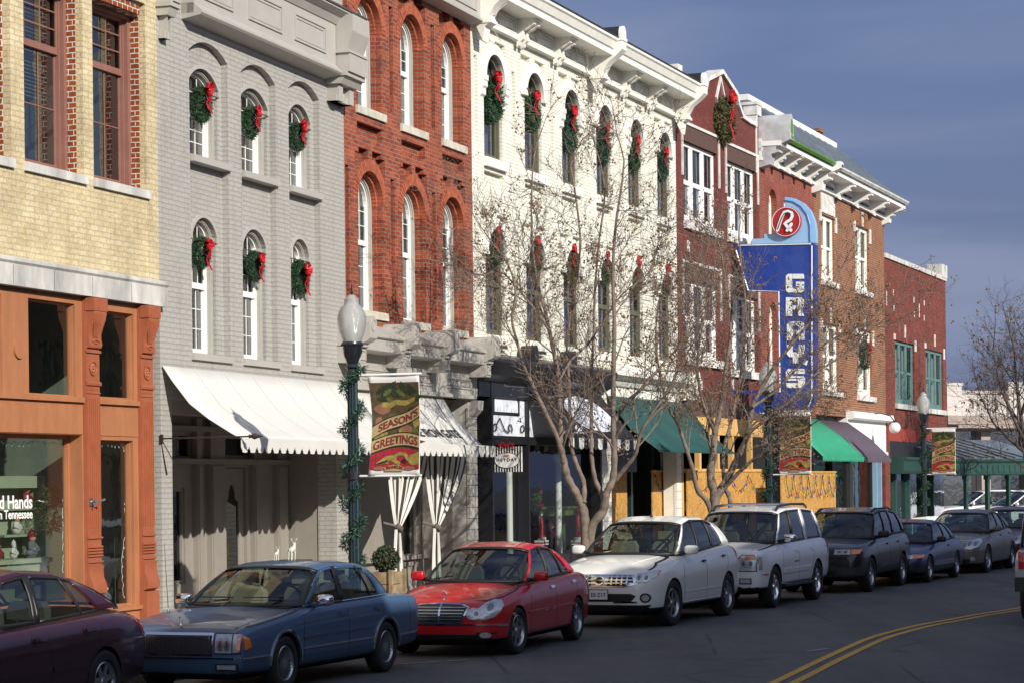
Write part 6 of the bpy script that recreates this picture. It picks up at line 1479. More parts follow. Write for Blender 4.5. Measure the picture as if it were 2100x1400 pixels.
# banner artwork
M['bcloth']=mat('white_banner_vinyl',(.68,.66,.63),.55,vary=.05); M['bart']=mat('banner_brown_gold',(.075,.05,.02),.5,vary=.5,vs=9); M['bgreen']=mat('banner_dark_holly',(.02,.03,.012),.5,vary=.4,vs=12); M['bgreen2']=mat('banner_olive_leaf',(.09,.11,.025),.5,vary=.3,vs=12)
M['bpink']=mat('banner_salmon',(.24,.10,.065),.5,vary=.2,vs=9); M['bgold']=mat('banner_gold',(.26,.20,.045),.5,vary=.5,vs=14); M['brib']=mat('banner_tan_ribbon',(.36,.28,.13),.5,vary=.25,vs=5); M['bred']=mat('banner_red_plaid',(.30,.01,.022),.5,vary=.3,vs=10); M['btxt']=mat('banner_maroon_letters',(.19,.012,.012),.5,vary=.1); M['bblk']=mat('banner_black_line',(.015,.01,.008),.5,vary=0)
def banner(e_p,label,rot,seed=0,w=.72,h=1.34,ztop=3.74,bow=1.):
    """printed banner; local x runs out from the post, the print faces down the street"""
    e=thing('banner',label,'banner',(e_p.x,e_p.y,0),rot,'season banners on the lamp posts')
    x0=.22; x1=x0+w; Hc=ztop-h
    def wv(x,z): return .045*math.sin((x-x0)/w*3.0+seed)*bow*math.sin((z-Hc)/h*2.2+.5)-.02*math.cos((z-Hc)/h*5)
    def xx(x,z): 
        t=(z-Hc)/h; return x-( .05*math.sin(t*3.1)*(1-(x-x0)/w))*-1*bow + (-.05+.03*t)*bow*0
    def P(x,z,l=0): return (xx(x,z),wv(x,z)-.004*l,z)
    q=MB(); n=14; q.sheet([[P(x0+w*i/n,Hc+h*j/24) for j in range(25)] for i in range(n+1)]); cl_=q.build('cloth',M['bcloth'],e,smooth='all'); sd=cl_.modifiers.new('t','SOLIDIFY'); sd.thickness=.004; sd.offset=0
    q=MB(); q.tube([(0,0,ztop+.02),(x1+.03,0,ztop+.02)],.018,7); q.build('banner_arm',M['white'],e); q=MB(); q.tube([(0,0,Hc-.0),(x1+.02,0,Hc)],.016,7); q.build('banner_arm',M['white'],e)
    q=MB(); q.lathe([(.085,ztop-.05),(.09,ztop-.04),(.09,ztop+.06),(.085,ztop+.07)],(0,0,0),12); q.lathe([(.09,Hc-.05),(.095,Hc-.04),(.095,Hc+.04),(.09,Hc+.05)],(0,0,0),12); q.build('clamp',M['black'],e)
    A=lambda a,b:(x0+.008+a*(w-.016),Hc+.085+b*(h-.17))
    def poly(pts,m,l,name='print'):
        # subdivide onto the curved cloth
        pts=[Vector(A(*p)) for p in pts]; xs_=[p.x for p in pts]; zs_=[p.y for p in pts]; pp=list(pts); 
        dense=[]
        for i in range(len(pts)):
            a=pts[i];b=pts[(i+1)%len(pts)]; k=max(1,int((b-a).length/.06)); dense+=[a.lerp(b,j/k) for j in range(k)]
        gx=max(1,int((max(xs_)-min(xs_))/.06)); gz=max(1,int((max(zs_)-min(zs_))/.06)); extra=[]
        for i in range(1,gx):
            for j in range(1,gz):
                extra.append(Vector((min(xs_)+(max(xs_)-min(xs_))*i/gx,min(zs_)+(max(zs_)-min(zs_))*j/gz)))
        nb=len(dense); vv,_,ff,*_r=geometry.delaunay_2d_cdt(dense+extra,[(i,(i+1)%nb) for i in range(nb)],[],0,1e-6)
        def ins(p):
            c=False;j=nb-1
            for i in range(nb):
                a,b=dense[i],dense[j]
                if (a.y>p.y)!=(b.y>p.y) and p.x<(b.x-a.x)*(p.y-a.y)/(b.y-a.y)+a.x: c=not c
                j=i
            return c
        q=MB(); q.add([P(v.x,v.y,l) for v in vv],[f if _ccw([vv[i] for i in f])>0 else f[::-1] for f in ff if ins(sum((vv[i] for i in f),Vector((0,0)))/3)]); return q.build(name,m,cl_)
    poly([(0,0),(1,0),(1,1),(0,1)],M['bart'],1)
    rn=random.Random(4)
    def blob(cx,cy,rx,ry,m,l,k=10,j=.25): poly([(cx+rx*math.cos(2*math.pi*i/k)*(1+rn.uniform(-j,j)),cy+ry*math.sin(2*math.pi*i/k)*(1+rn.uniform(-j,j))) for i in range(k)],m,l)
    def leaf(cx,cy,a,L,W,m,l):
        d=Vector((math.cos(a),math.sin(a))); n_=Vector((-d.y,d.x)); pts=[]
        for i in range(9): t=i/8; s=math.sin(math.pi*t)*(1 if i%2==0 else .45); pts.append((cx+d.x*L*t+n_.x*W*s,cy+(d.y*L*t+n_.y*W*s)*.55))
        for i in range(7,0,-1): t=i/8; s=-math.sin(math.pi*t)*(1 if i%2==0 else .45); pts.append((cx+d.x*L*t+n_.x*W*s,cy+(d.y*L*t+n_.y*W*s)*.55))
        poly(pts,m,l)
    for i in range(13): leaf(.1+.07*i,.86+.03*math.sin(i*2.1),R(60+i*8+rn.uniform(-40,40)),.3,.07,M['bgreen'],2)
    for i in range(7): leaf(.12+.12*i,.80+.04*math.sin(i*1.7),R(rn.uniform(0,180)),.26,.07,M['bgreen2'] if i%2 else M['bgreen'],2.5)
    blob(.22,.70,.17,.06,M['bpink'],2.2,12,.15); blob(.70,.45,.15,.06,M['bpink'],2.2,10,.2); blob(.14,.54,.10,.07,M['bpink'],2.1); blob(.5,.60,.2,.05,M['bgreen2'],2.15); blob(.85,.66,.13,.06,M['bgreen'],2.2)
    poly([(.35,.70),(.5,.74),(.7,.73),(.9,.78),(.92,.83),(.72,.79),(.5,.80),(.38,.77)],M['bgold'],3); blob(.28,.745,.10,.035,M['bgold'],3)
    poly([(.02,.40),(.2,.47),(.32,.42),(.24,.34),(.05,.32)],M['bgold'],2.6); blob(.93,.55,.08,.07,M['bgold'],2.4); blob(.62,.42,.07,.06,M['bgold'],2.7); blob(.9,.40,.09,.08,M['bgreen2'],2.6)
    poly([(0,0),(1,0),(1,.20),(.75,.24),(.5,.25),(.2,.21),(0,.17)],M['bred'],3)
    for i in range(6): poly([(.1+.15*i,0.02),(.12+.15*i,0.02),(.12+.15*i,.18),(.1+.15*i,.18)],M['btxt'],3.4)
    def ribbon(f,hw,l):
        N_=14; up=[(i/N_*1.0,f(i/N_)+hw) for i in range(N_+1)]; dn=[(i/N_*1.0,f(i/N_)-hw) for i in range(N_,-1,-1)]
        poly([(a,b+.014) for a,b in up]+[(a,b-.014) for a,b in dn],M['bblk'],l); poly(up+dn,M['brib'],l+.5)
    f1=lambda t:.42+.26*t+.02*math.sin(t*6); f2=lambda t:.255+.10*math.sin(t*2.4)-.01*t
    ribbon(f1,.062,4); ribbon(f2,.068,4)
    def wtext(s,size,f,t0,t1,l,m,shear=0):
        ws=size
        def wp(x,y,z):
            t=t0+(t1-t0)*(x/wid_); zz=A(0,f(t))[1]-A(0,0)[1]; a=A(t,0); b=Hc+.085+zz+(y-size*.35); return P(a[0],b,l) if z>-1 else 0
        cu=bpy.data.curves.new('t','FONT'); cu.body=s; cu.size=size; ot=bpy.data.objects.new('t',cu); col.objects.link(ot); dg=bpy.context.evaluated_depsgraph_get(); me=bpy.data.meshes.new_from_object(ot.evaluated_get(dg)); wid_=max(v.co.x for v in me.vertices); bpy.data.objects.remove(ot); bpy.data.curves.remove(cu); bpy.data.meshes.remove(me)
        return text(s,size,m,cl_,(0,0,0),(0,0,0),warp=wp,ext=0,bold=.0035,res=3)
    wtext("SEASON'S",.135,f1,.13,.97,6,M['btxt']); wtext('GREETINGS',.155,f2,.04,.97,6,M['btxt'])
    # horn rings and ribbon tails over the red ground
    for cx,cy,rx,ry in ((.62,.125,.17,.075),(.38,.10,.09,.04)):
        k=16; o1=[(cx+rx*math.cos(2*math.pi*i/k*.8-.4),cy+ry*math.sin(2*math.pi*i/k*.8-.4)) for i in range(k+1)]; i1=[(cx+rx*.55*math.cos(2*math.pi*i/k*.8-.4),cy+ry*.5*math.sin(2*math.pi*i/k*.8-.4)) for i in range(k,-1,-1)]
        poly(o1+i1,M['bgold'],5)
    poly([(.12,.07),(.3,.15),(.45,.17),(.5,.13),(.36,.09),(.2,.05)],M['bgold'],5.2); poly([(.8,.16),(1,.2),(1,.06),(.86,.04),(.78,.08)],M['bgold'],4.9); poly([(.13,.07),(.2,.055),(.38,.10),(.34,.11)],M['bblk'],5.5); poly([(.62,.09),(.72,.07),(.74,.11),(.68,.13)],M['bblk'],5.5)
    for cx in (.2,.8): poly([(cx+.12*math.cos(2*math.pi*i/12),.015+.022*math.sin(2*math.pi*i/12)) for i in range(12)],M['bpink'],5)
    poly([(.32,-.02),(.68,-.02),(.70,.02),(.62,.045),(.5,.055),(.38,.045),(.30,.02)],M['brib'],6)
    wtext('FRANKLIN',.052,lambda t:.012+.018*math.sin((t-.32)/.36*math.pi),.335,.665,7,M['btxt'])
    return e
base=F2.rot-math.pi/2
for k,(u,Y,i,lab) in enumerate(((722,31.,1,'nearest'),(1574,49.6,3,'middle'),(1892,68.,6,'farthest'))):
    rot=Frame(i).rot-math.pi/2
    e,p=lamp(u,Y,{'nearest':'nearest dark green acorn globe street lamp, behind the blue sedan','middle':'middle street lamp, half hidden below the blue sign','farthest':'farthest acorn globe street lamp, beside the far red building'}[lab],rot)
    garland(e,p,{'nearest':'evergreen garland wound round the nearest street lamp','middle':'evergreen garland wound round the middle street lamp','farthest':'evergreen garland wound round the farthest street lamp'}[lab],rot,k,z1=3.75)
    banner(p,{'nearest':'season banner on the nearest lamp post, billowing beside the garland','middle':'season banner on the middle lamp post, before the green awning','farthest':'season banner on the farthest lamp post'}[lab],rot,seed=k*1.3,bow=1. if k==0 else .4,w=.74 if k==0 else .72)
# globe wall lamp
p=F7.at(1835,876,.9); e=F7.root('wall_lamp','round white globe lamp on a curved bracket at the corner of the far red building','wall lamp',loc=(p[0],-.9,p[1])); q=MB(); q.ball((0,0,0),.19,14); q.build('globe',M['signw'],e,smooth='all'); q=MB(); q.lathe([(.08,.16),(.09,.2),(.04,.24)],(0,0,0),10); q.tube([(0,0,.2),(0,.15,.4),(0,.5,.5),(0,.9,.45)],.02,6); q.build('bracket',M['iron'],e)
# garland of lights along the hoarding
M['bulbr']=mat('red_bulb',(.5,.02,.01),.3,vary=0); M['bulby']=mat('yellow_bulb',(.7,.4,.02),.3,vary=0); M['bulbb']=mat('blue_bulb',(.02,.06,.5),.3,vary=0); M['bulbg']=mat('green_bulb',(.02,.25,.04),.3,vary=0)
def swags(F,x0,x1,z,y,n,drop,label):
    e=F.root('light_string',label,'light string',loc=(0,0,0)); q=MB(); path=[]; bul=[]
    for k in range(n):
        for i in range(13):
            t=i/12; path.append((x0+(x1-x0)*(k+t)/n,y,z-drop*math.sin(math.pi*t)**.8))
    q.tube(path,.009,4); q.build('wire',M['dgreen'],e)
    for j,p in enumerate(path[::2]): b_=MB(); b_.ball((p[0],p[1]-.02,p[2]-.04),.032,6,(.7,.7,1.3)); b_.build('bulb',M[('bulbr','bulby','bulbb','bulbg')[(j*7)%4]],e)
swags(F4,.5,L4-.2,F4.z(1480,972,.15),-.17,4,.42,'swags of coloured bulbs on the long osb hoarding')
xh=F5.x(1598,1000,.9); swags(F5,xh+.3,xh+6.0,F5.z(1680,972,.9)-.0,-1.01,7,.6,'swags of coloured bulbs on the freestanding osb hoarding')
swags(F3,F3.x(1345,1000,-.3),F3.x(1380,1000,-.3),F3.z(1360,972,-.3),.32,1,.4,'coloured bulbs on the osb beside the cream quoined pier')
# newspaper boxes at the far lamp
M['nb']=mat('newspaper_box_blue',(.03,.10,.35),.4,vary=.1)
for i,(u,m,lab) in enumerate(((1888,'nb','blue fronted newspaper box beside the far lamp'),(1901,'white','white newspaper box right of the blue one'),(1916,'white','rightmost newspaper box, behind the tan sedan'))):
    p=atY(u,1050,62.5+i*.3); e=thing('newspaper_box',lab,'newspaper box',(p.x,p.y,-.05),F6.rot-math.pi/2); q=MB(); q.box(-.2,.2,-.2,.2,.35,1.2); q.prism([(-.2,1.2),(.2,1.2),(.2,1.3),(-.2,1.26)],-.2,.2); q.build('cabinet',M['white'],e); q=MB(); q.box(-.16,.16,-.215,-.2,.7,1.12) ; q.build('window',M[m] if m=='nb' else M['glassd'],e); q=MB(); q.box(-.03,.03,-.03,.03,0,.35); q.box(-.15,.15,-.15,.15,0,.03); q.build('pedestal',M['black'],e)
# ================= trees
def smooth_path(P,n=5):
    Q=[]
    for i in range(len(P)-1):
        p0=P[max(i-1,0)];p1=P[i];p2=P[i+1];p3=P[min(i+2,len(P)-1)]
        for k in range(n): t=k/n; Q.append(.5*((2*p1)+(p2-p0)*t+(2*p0-5*p1+4*p2-p3)*t*t+(-p0+3*p1-3*p2+p3)*t**3))
    Q.append(P[-1]); return Q
def grow(mbs,pods,p,d,L,r,lvl,rn,up=.25,podp=.6,curv=.22,pr=.017):
    n=5 if lvl>0 else 4; path=[p]; rad=[r]; q=p.copy(); dd=d.copy()
    for i in range(n):
        dd=(dd+Vector((rn.gauss(0,curv),rn.gauss(0,curv),rn.gauss(0,curv)+up*.25))).normalized(); q=q+dd*L/n; path.append(q.copy()); rad.append(max(r*(1-.72*(i+1)/n),.0036))
    mbs.tube(path,rad,5 if lvl>1 else (4 if lvl==1 else 3),cap=False)
    if lvl==0:
        if rn.random()<podp:
            for _ in range(rn.choice((1,2,3,4))):
                c=path[-1]+Vector((rn.gauss(0,.04),rn.gauss(0,.04),rn.gauss(0,.04))); s=pr*rn.uniform(.6,1.35)
                pods.add([c+Vector((s,0,0)),c-Vector((s,0,0)),c+Vector((0,s,0)),c-Vector((0,s,0)),c+Vector((0,0,s*1.2)),c-Vector((0,0,s*1.1))],[(0,2,4),(2,1,4),(1,3,4),(3,0,4),(2,0,5),(1,2,5),(3,1,5),(0,3,5)])
        return
    m={3:6,2:7,1:6}[lvl]
    for k in range(m):
        t=.25+.75*(k+rn.random()*.6)/m; t=min(t,.98); i=int(t*n); f=t*n-i; i=min(i,n-1); b=path[i].lerp(path[i+1],f); tang=(path[i+1]-path[i]).normalized()
        s_=tang.orthogonal().normalized(); s_=Matrix.Rotation(rn.random()*6.283,3,tang)@s_; nd=(tang*.8+s_*rn.uniform(.45,.95)).normalized()
        grow(mbs,pods,b,nd,L*rn.uniform(.38,.62),max(rad[i]*.55,.0042),lvl-1,rn,up,podp,curv,pr)
def tree(name,label,stems,Y,seed,spawn=9,Lb=1.25,podp=.6,tm='bark',group=None,pr=.02,startt=.35,lv=2):
    rn=random.Random(seed); base=atY(stems[0][0][0],stems[0][0][1],Y); e=thing(name,label,'tree',(base.x,base.y,.1),0,group)
    tr=MB(); br=MB(); pods=MB(); O=Vector((base.x,base.y,.1))
    for si,st in enumerate(stems):
        px,wd0,wd1,dy=st[1],st[2],st[3],st[4]
        P=[atY(u,v,Y+dy*(k/max(len(px)-1,1))) -O for k,(u,v) in enumerate(px)]
        if st[5]: P=[Vector((P[0].x*.35,P[0].y*.35,0))]+P
        Q=smooth_path(P,6); n=len(Q); s=FOC/Y; rad=[(wd0*.86+(wd1-wd0*.86)*(i/(n-1))**.8)/2/s for i in range(n)]
        # swelling knots
        rad=[r*(1+.10*math.sin(i*1.7+si)) for i,r in enumerate(rad)]
        tr.tube(Q,rad,9)
        for k in range(spawn):
            t=startt+(1-startt)*(k+rn.random())/spawn; t=min(t,.995); i=int(t*(n-1)); i=min(i,n-2); tang=(Q[i+1]-Q[i]).normalized(); s_=tang.orthogonal().normalized(); s_=Matrix.Rotation(rn.random()*6.283,3,tang)@s_
            nd=(tang*.7+s_*rn.uniform(.5,1.0)+Vector((0,0,.25))).normalized(); grow(br,pods,Q[i],nd,Lb*rn.uniform(.6,1.25)*(1.1-.35*t),max(rad[i]*.45,.007),lv,rn,podp=podp,pr=pr)
        grow(br,pods,Q[-1],(Q[-1]-Q[-3]).normalized(),Lb,rad[-1],lv+0,rn,podp=podp,pr=pr)
    tr.build('trunk',M[tm],e,smooth='all'); br.build('branches',M[tm],e)
    o=pods.build('seed_pods',M['pod'],e); tag(o,kind='stuff'); return e
S1=[((1212,1100),),]
T1=[
 ((1212,1100),[(1200,1090),(1197,1047),(1183,1013),(1165,980),(1157,947),(1150,913),(1149,880),(1147,784),(1137,727),(1127,680),(1117,634),(1103,584),(1093,517),(1090,440),(1092,350)],26,3,.3,True),
 ((0,0),[(1157,947),(1143,897),(1110,827),(1090,784),(1073,744),(1060,700),(1050,654),(1057,600),(1043,545),(1010,500)],13,3,-.8,False),
 ((0,0),[(1197,1030),(1197,990),(1183,953),(1173,920),(1170,880),(1167,784),(1163,700),(1178,600),(1190,500),(1180,400),(1170,340)],14,3,.9,False),
 ((0,0),[(1210,1095),(1237,1047),(1243,1013),(1257,980),(1260,930),(1258,880),(1258,767),(1260,667),(1257,567),(1262,470),(1275,380),(1280,330)],26,3,-.4,True),
 ((0,0),[(1240,1030),(1233,1010),(1220,980),(1213,930),(1213,880),(1213,767),(1217,700),(1220,600),(1228,500),(1240,400),(1230,330)],14,3,.5,False),
 ((0,0),[(1260,985),(1283,957),(1303,930),(1313,890),(1335,850),(1370,800),(1400,740),(1430,690)],13,3,-1.,False),
 ((0,0),[(1260,862),(1283,827),(1317,795),(1347,760),(1400,700),(1440,640),(1465,580)],12,2.5,.9,False),
 ((0,0),[(1145,784),(1170,740),(1210,700),(1250,640),(1280,600),(1330,560),(1350,500)],7,2.5,1.,False),
 ((0,0),[(1127,680),(1100,640),(1060,590),(1030,560),(1000,560)],7,2.5,-.6,False)]
tree('crape_myrtle','bare multi-stemmed street tree with seed pods in front of the cream building',T1,40.,5,spawn=12,Lb=1.3,podp=.24,group='bare street trees',pr=.017)
T2=[
 ((1466,1060),[(1466,1040),(1466,1016),(1457,973),(1463,930),(1466,887),(1476,844),(1488,760),(1498,680),(1490,600),(1480,520)],30,3,.2,True),
 ((0,0),[(1458,1050),(1431,1005),(1421,962),(1404,909),(1389,866),(1371,834),(1352,760),(1345,690),(1350,620)],15,3,-.7,True),
 ((0,0),[(1468,1020),(1489,984),(1511,941),(1534,887),(1543,834),(1575,770),(1620,710),(1670,650),(1710,600)],22,3,.5,False),
 ((0,0),[(1485,1000),(1521,962),(1560,930),(1600,905),(1650,880)],12,3,-.8,False),
 ((0,0),[(1498,1045),(1487,994),(1483,930),(1500,860),(1520,760),(1530,650),(1520,540),(1515,480)],14,3,.8,True),
 ((0,0),[(1534,887),(1570,860),(1620,820),(1680,760),(1740,720),(1790,660)],9,2.5,-.4,False),
 ((0,0),[(1543,834),(1590,800),(1650,740),(1700,700),(1760,670)],8,2.5,.8,False),
 ((0,0),[(1466,887),(1440,820),(1430,740),(1440,660),(1430,580)],9,2.5,-.9,False)]
tree('crape_myrtle','bare multi-stemmed street tree before the gabled building and blue sign',T2,46.,9,spawn=11,Lb=1.25,podp=.32,group='bare street trees',pr=.019)
T3=[((2110,1040),[(2110,1000),(2105,930),(2095,860),(2085,790),(2080,720)],18,4,.5,True),((0,0),[(2100,900),(2080,860),(2055,800),(2040,740)],9,3,-1,False),((0,0),[(2100,900),(2125,850),(2140,780),(2150,700)],9,3,1,False),((0,0),[(2105,930),(2070,900),(2040,870),(2025,840)],8,3,1.5,False),((0,0),[(2095,850),(2110,780),(2105,690)],8,3,-1.5,False)]
tree('bare_tree','dark leafless tree at the right edge beyond the far lamp',T3,80.,13,spawn=12,Lb=2.0,podp=.18,tm='barkd',pr=.03,startt=.2,lv=2)
# ================= far block: pale building and green canopy
p0=atY(1938,982,108); p1=atY(2160,982,112); Fz=Frame(0,Vector((p0.x,p0.y,0)),Vector((p1.x,p1.y,0)))
e=Fz.root('stucco_building','distant pale pink stucco building with an arcaded parapet behind the green canopy','building')
M['stucco']=mat('pale_pink_stucco',(.50,.46,.43),.8,vary=.1,vs=1); M['stuccod']=mat('taupe_stucco',(.30,.245,.215),.8,vary=.12,vs=1)
zp1=Fz.z(1960,803); zp0=Fz.z(1960,852); zt_=Fz.z(1960,882); zb_=Fz.z(1960,936); Lz=Fz.L
q=MB(); q.plate(rect(0,Lz,zp0,zp1),[arch(x,x+.5,zp0+.35,zp1-.55,None,8) for x in (1.45,2.25,3.05,6.1,7.0)],0,.15); q.box(0,Lz,.15,.3,zp0,zp1)
for x,w_,h in ((0.05,.95,.3),(4.1,1.3,.4),(8,.8,.3)): q.box(x,x+w_,-.15,.3,zp0,zp1+h); q.box(x-.06,x+w_+.06,-.2,.35,zp1+h,zp1+h+.12)
q.box(0,Lz,-.08,.3,zp1-.06,zp1+.08); q.build('parapet',M['stucco'],e)
q=MB(); q.box(0,Lz,-.25,.3,zt_+.3,zp0+.02); q.extr([(0,zt_+.3),(-.9,zt_+.25),(-.9,zt_+.1),(0,zt_)],0,Lz); q.box(0,Lz,0,.3,zb_-4,zt_-3.2+0*.1) if False else None; q.box(0,Lz,-.1,.3,zt_-.02,zt_+.3)
for x in (2.3,5.5,8.6): q.box(x,x+.6,-.1,.3,0,zt_)
q.box(0,Lz,3,3.2,0,zp0); q.build('wall',M['stuccod'],e)
q=MB(); q.plate(rect(0,Lz,0,zt_),(),.25,.252,sides=False); q.build('pane',M['glassd'],e)
q=MB(); q.box(0,.3,.3,9,0,zp1); q.box(Lz-.3,Lz,.3,9,0,zp1); q.build('side_wall',M['stuccod'],e)
# canopy of green painted timber with metal roof
c0=atY(1950,982,82); c1=atY(2170,982,86); Fc=Frame(0,Vector((c0.x,c0.y,0)),Vector((c1.x,c1.y,0))); e=Fc.root('canopy','dark green timber canopy with panelled fascia and metal roof beyond the far lamp','canopy')
zf1,zf0=Fc.z(2000,940),Fc.z(2000,974); zr_=Fc.z(2000,925)
q=MB(); q.extr([(0,zf1),(-.12,zf1),(-.12,zf1-.08),(-.04,zf1-.16),(-.04,zf0+.05),(0,zf0)],0,Fc.L); q.box(0,Fc.L,0,.2,zf0,zf1)
for k in range(12): q.box(.4+k*.32,.62+k*.32,-.06,-.04,zf0+.1,zf1-.22)
q.build('fascia',M['dgreen'],e)
q=MB(); q.add([(0,-.1,zf1+.01),(Fc.L,-.1,zf1+.01),(Fc.L,3,zr_+.5),(0,3,zr_+.5)],[(0,1,2,3)]); 
for k in range(8): q.tube([(k*.6,-.1,zf1+.04),(k*.6,3,zr_+.53)],.03,4)
q.build('roof',M['roof'],e)
for u in (1983,2027,2070,2110): x=Fc.x(u,1000); q=MB(); q.box(x-.06,x+.06,-.02,.12,0,zf0); q.box(x-.09,x+.09,-.05,.15,zf0-.15,zf0); q.box(x-.09,x+.09,-.05,.15,0,.5); q.build('post',M['dgreen'],e)
# far low row closing the street on the right
p0=atY(1900,982,150); p1=atY(2300,982,170); Fy=Frame(0,Vector((p0.x,p0.y,0)),Vector((p1.x,p1.y,0))); e=Fy.root('brick_building','far brown building closing the view behind the pale one','building'); q=MB(); q.plate(rect(0,Fy.L,0,5),[rect(2+k*4,4.4+k*4,.8,3) for k in range(5)],0,.3); q.box(0,Fy.L,.3,8,4.8,4.9); q.build('wall',M['opp'],e); q=MB(); q.box(0,Fy.L,.2,.21,.5,3.2); q.build('pane',M['glassd'],e)
M['bowl']=mat('dark_lamp_bowl_glass',(.10,.11,.12),.2,metal=.5,vary=.1,coat=1)
# ================= CARS   local x runs from the nose (0) to the tail, y to the kerb side, z up
M['wheelwell']=M['under']
def lerp(a,b,t): return a+(b-a)*t
def tab(T,x,k):
    for a,b in zip(T,T[1:]):
        if x<=b[0]: t=(x-a[0])/(b[0]-a[0]) if b[0]>a[0] else 0; return lerp(a[k],b[k],max(t,0))
    return T[-1][k]
class Car: pass
def carbody(s):
    """lower body hull, subdivided, with wheel arches cut out"""
    rows=[]; hw=s['W']/2
    for (x,zb,zsh,zc,f,g) in s['st']:      # f: width factor, g: shoulder width factor
        w=hw*f; ws=hw*g; zw=zb+(zsh-zb)*.55; rr=s.get('sr',.05)
        half=[(0,zb),(w*.6,zb),(w*.93,zb+.01),(w*.985,zb+.07),(w,zw),(w*.995,zw+(zsh-zw)*.5),(lerp(w,ws,.6),zsh-rr),(ws-rr*.5,zsh-.004),(ws-rr*2.2,lerp(zsh,zc,.35)),(ws*.45,zc-.008),(0,zc)]
        ring=half+[(-y,z) for y,z in half[-2:0:-1]]
        rows.append([(x,y,z) for y,z in ring])
    n=len(rows[0]); v=[p for r in rows for p in r]; f=[]
    for i in range(len(rows)-1):
        for j in range(n): f.append((i*n+j,i*n+(j+1)%n,(i+1)*n+(j+1)%n,(i+1)*n+j))
    f.append(tuple(range(n))[::-1]); o=(len(rows)-1)*n; f.append(tuple(range(o,o+n)))
    me=bpy.data.meshes.new('b'); me.from_pydata(v,[],f); bm=bmesh.new(); bm.from_mesh(me); bmesh.ops.recalc_face_normals(bm,faces=bm.faces); bm.to_mesh(me); bm.free()
    ob=bpy.data.objects.new('b',me); col.objects.link(ob); m=ob.modifiers.new('s','SUBSURF'); m.levels=m.render_levels=2
    dg=bpy.context.evaluated_depsgraph_get(); full=bpy.data.meshes.new_from_object(ob.evaluated_get(dg))
    ob.modifiers.clear(); ob.data=full
    cut=[]
    for wx in (s['fo'],s['fo']+s['wb']):
        for sy in (-1,1):
            q=MB(); ra=s['ra']; y0=sy*(hw-.30); y1=sy*(hw+.3); k=36
            q.add([(wx+ra*math.cos(2*math.pi*i/k),y,s['r']+ra*math.sin(2*math.pi*i/k)) for y in (y0,y1) for i in range(k)],[(i,(i+1)%k,(i+1)%k+k,i+k) for i in range(k)]+[tuple(range(k))[::-1],tuple(range(k,2*k))])
            c=q.build('cut',M['under'],fix=True); cut.append(c); m=ob.modifiers.new('b','BOOLEAN'); m.operation='DIFFERENCE'; m.object=c; m.solver='EXACT'
    dg=bpy.context.evaluated_depsgraph_get(); res=bpy.data.meshes.new_from_object(ob.evaluated_get(dg))
    bpy.data.objects.remove(ob)
    for c in cut: bpy.data.objects.remove(c)
    return full,res
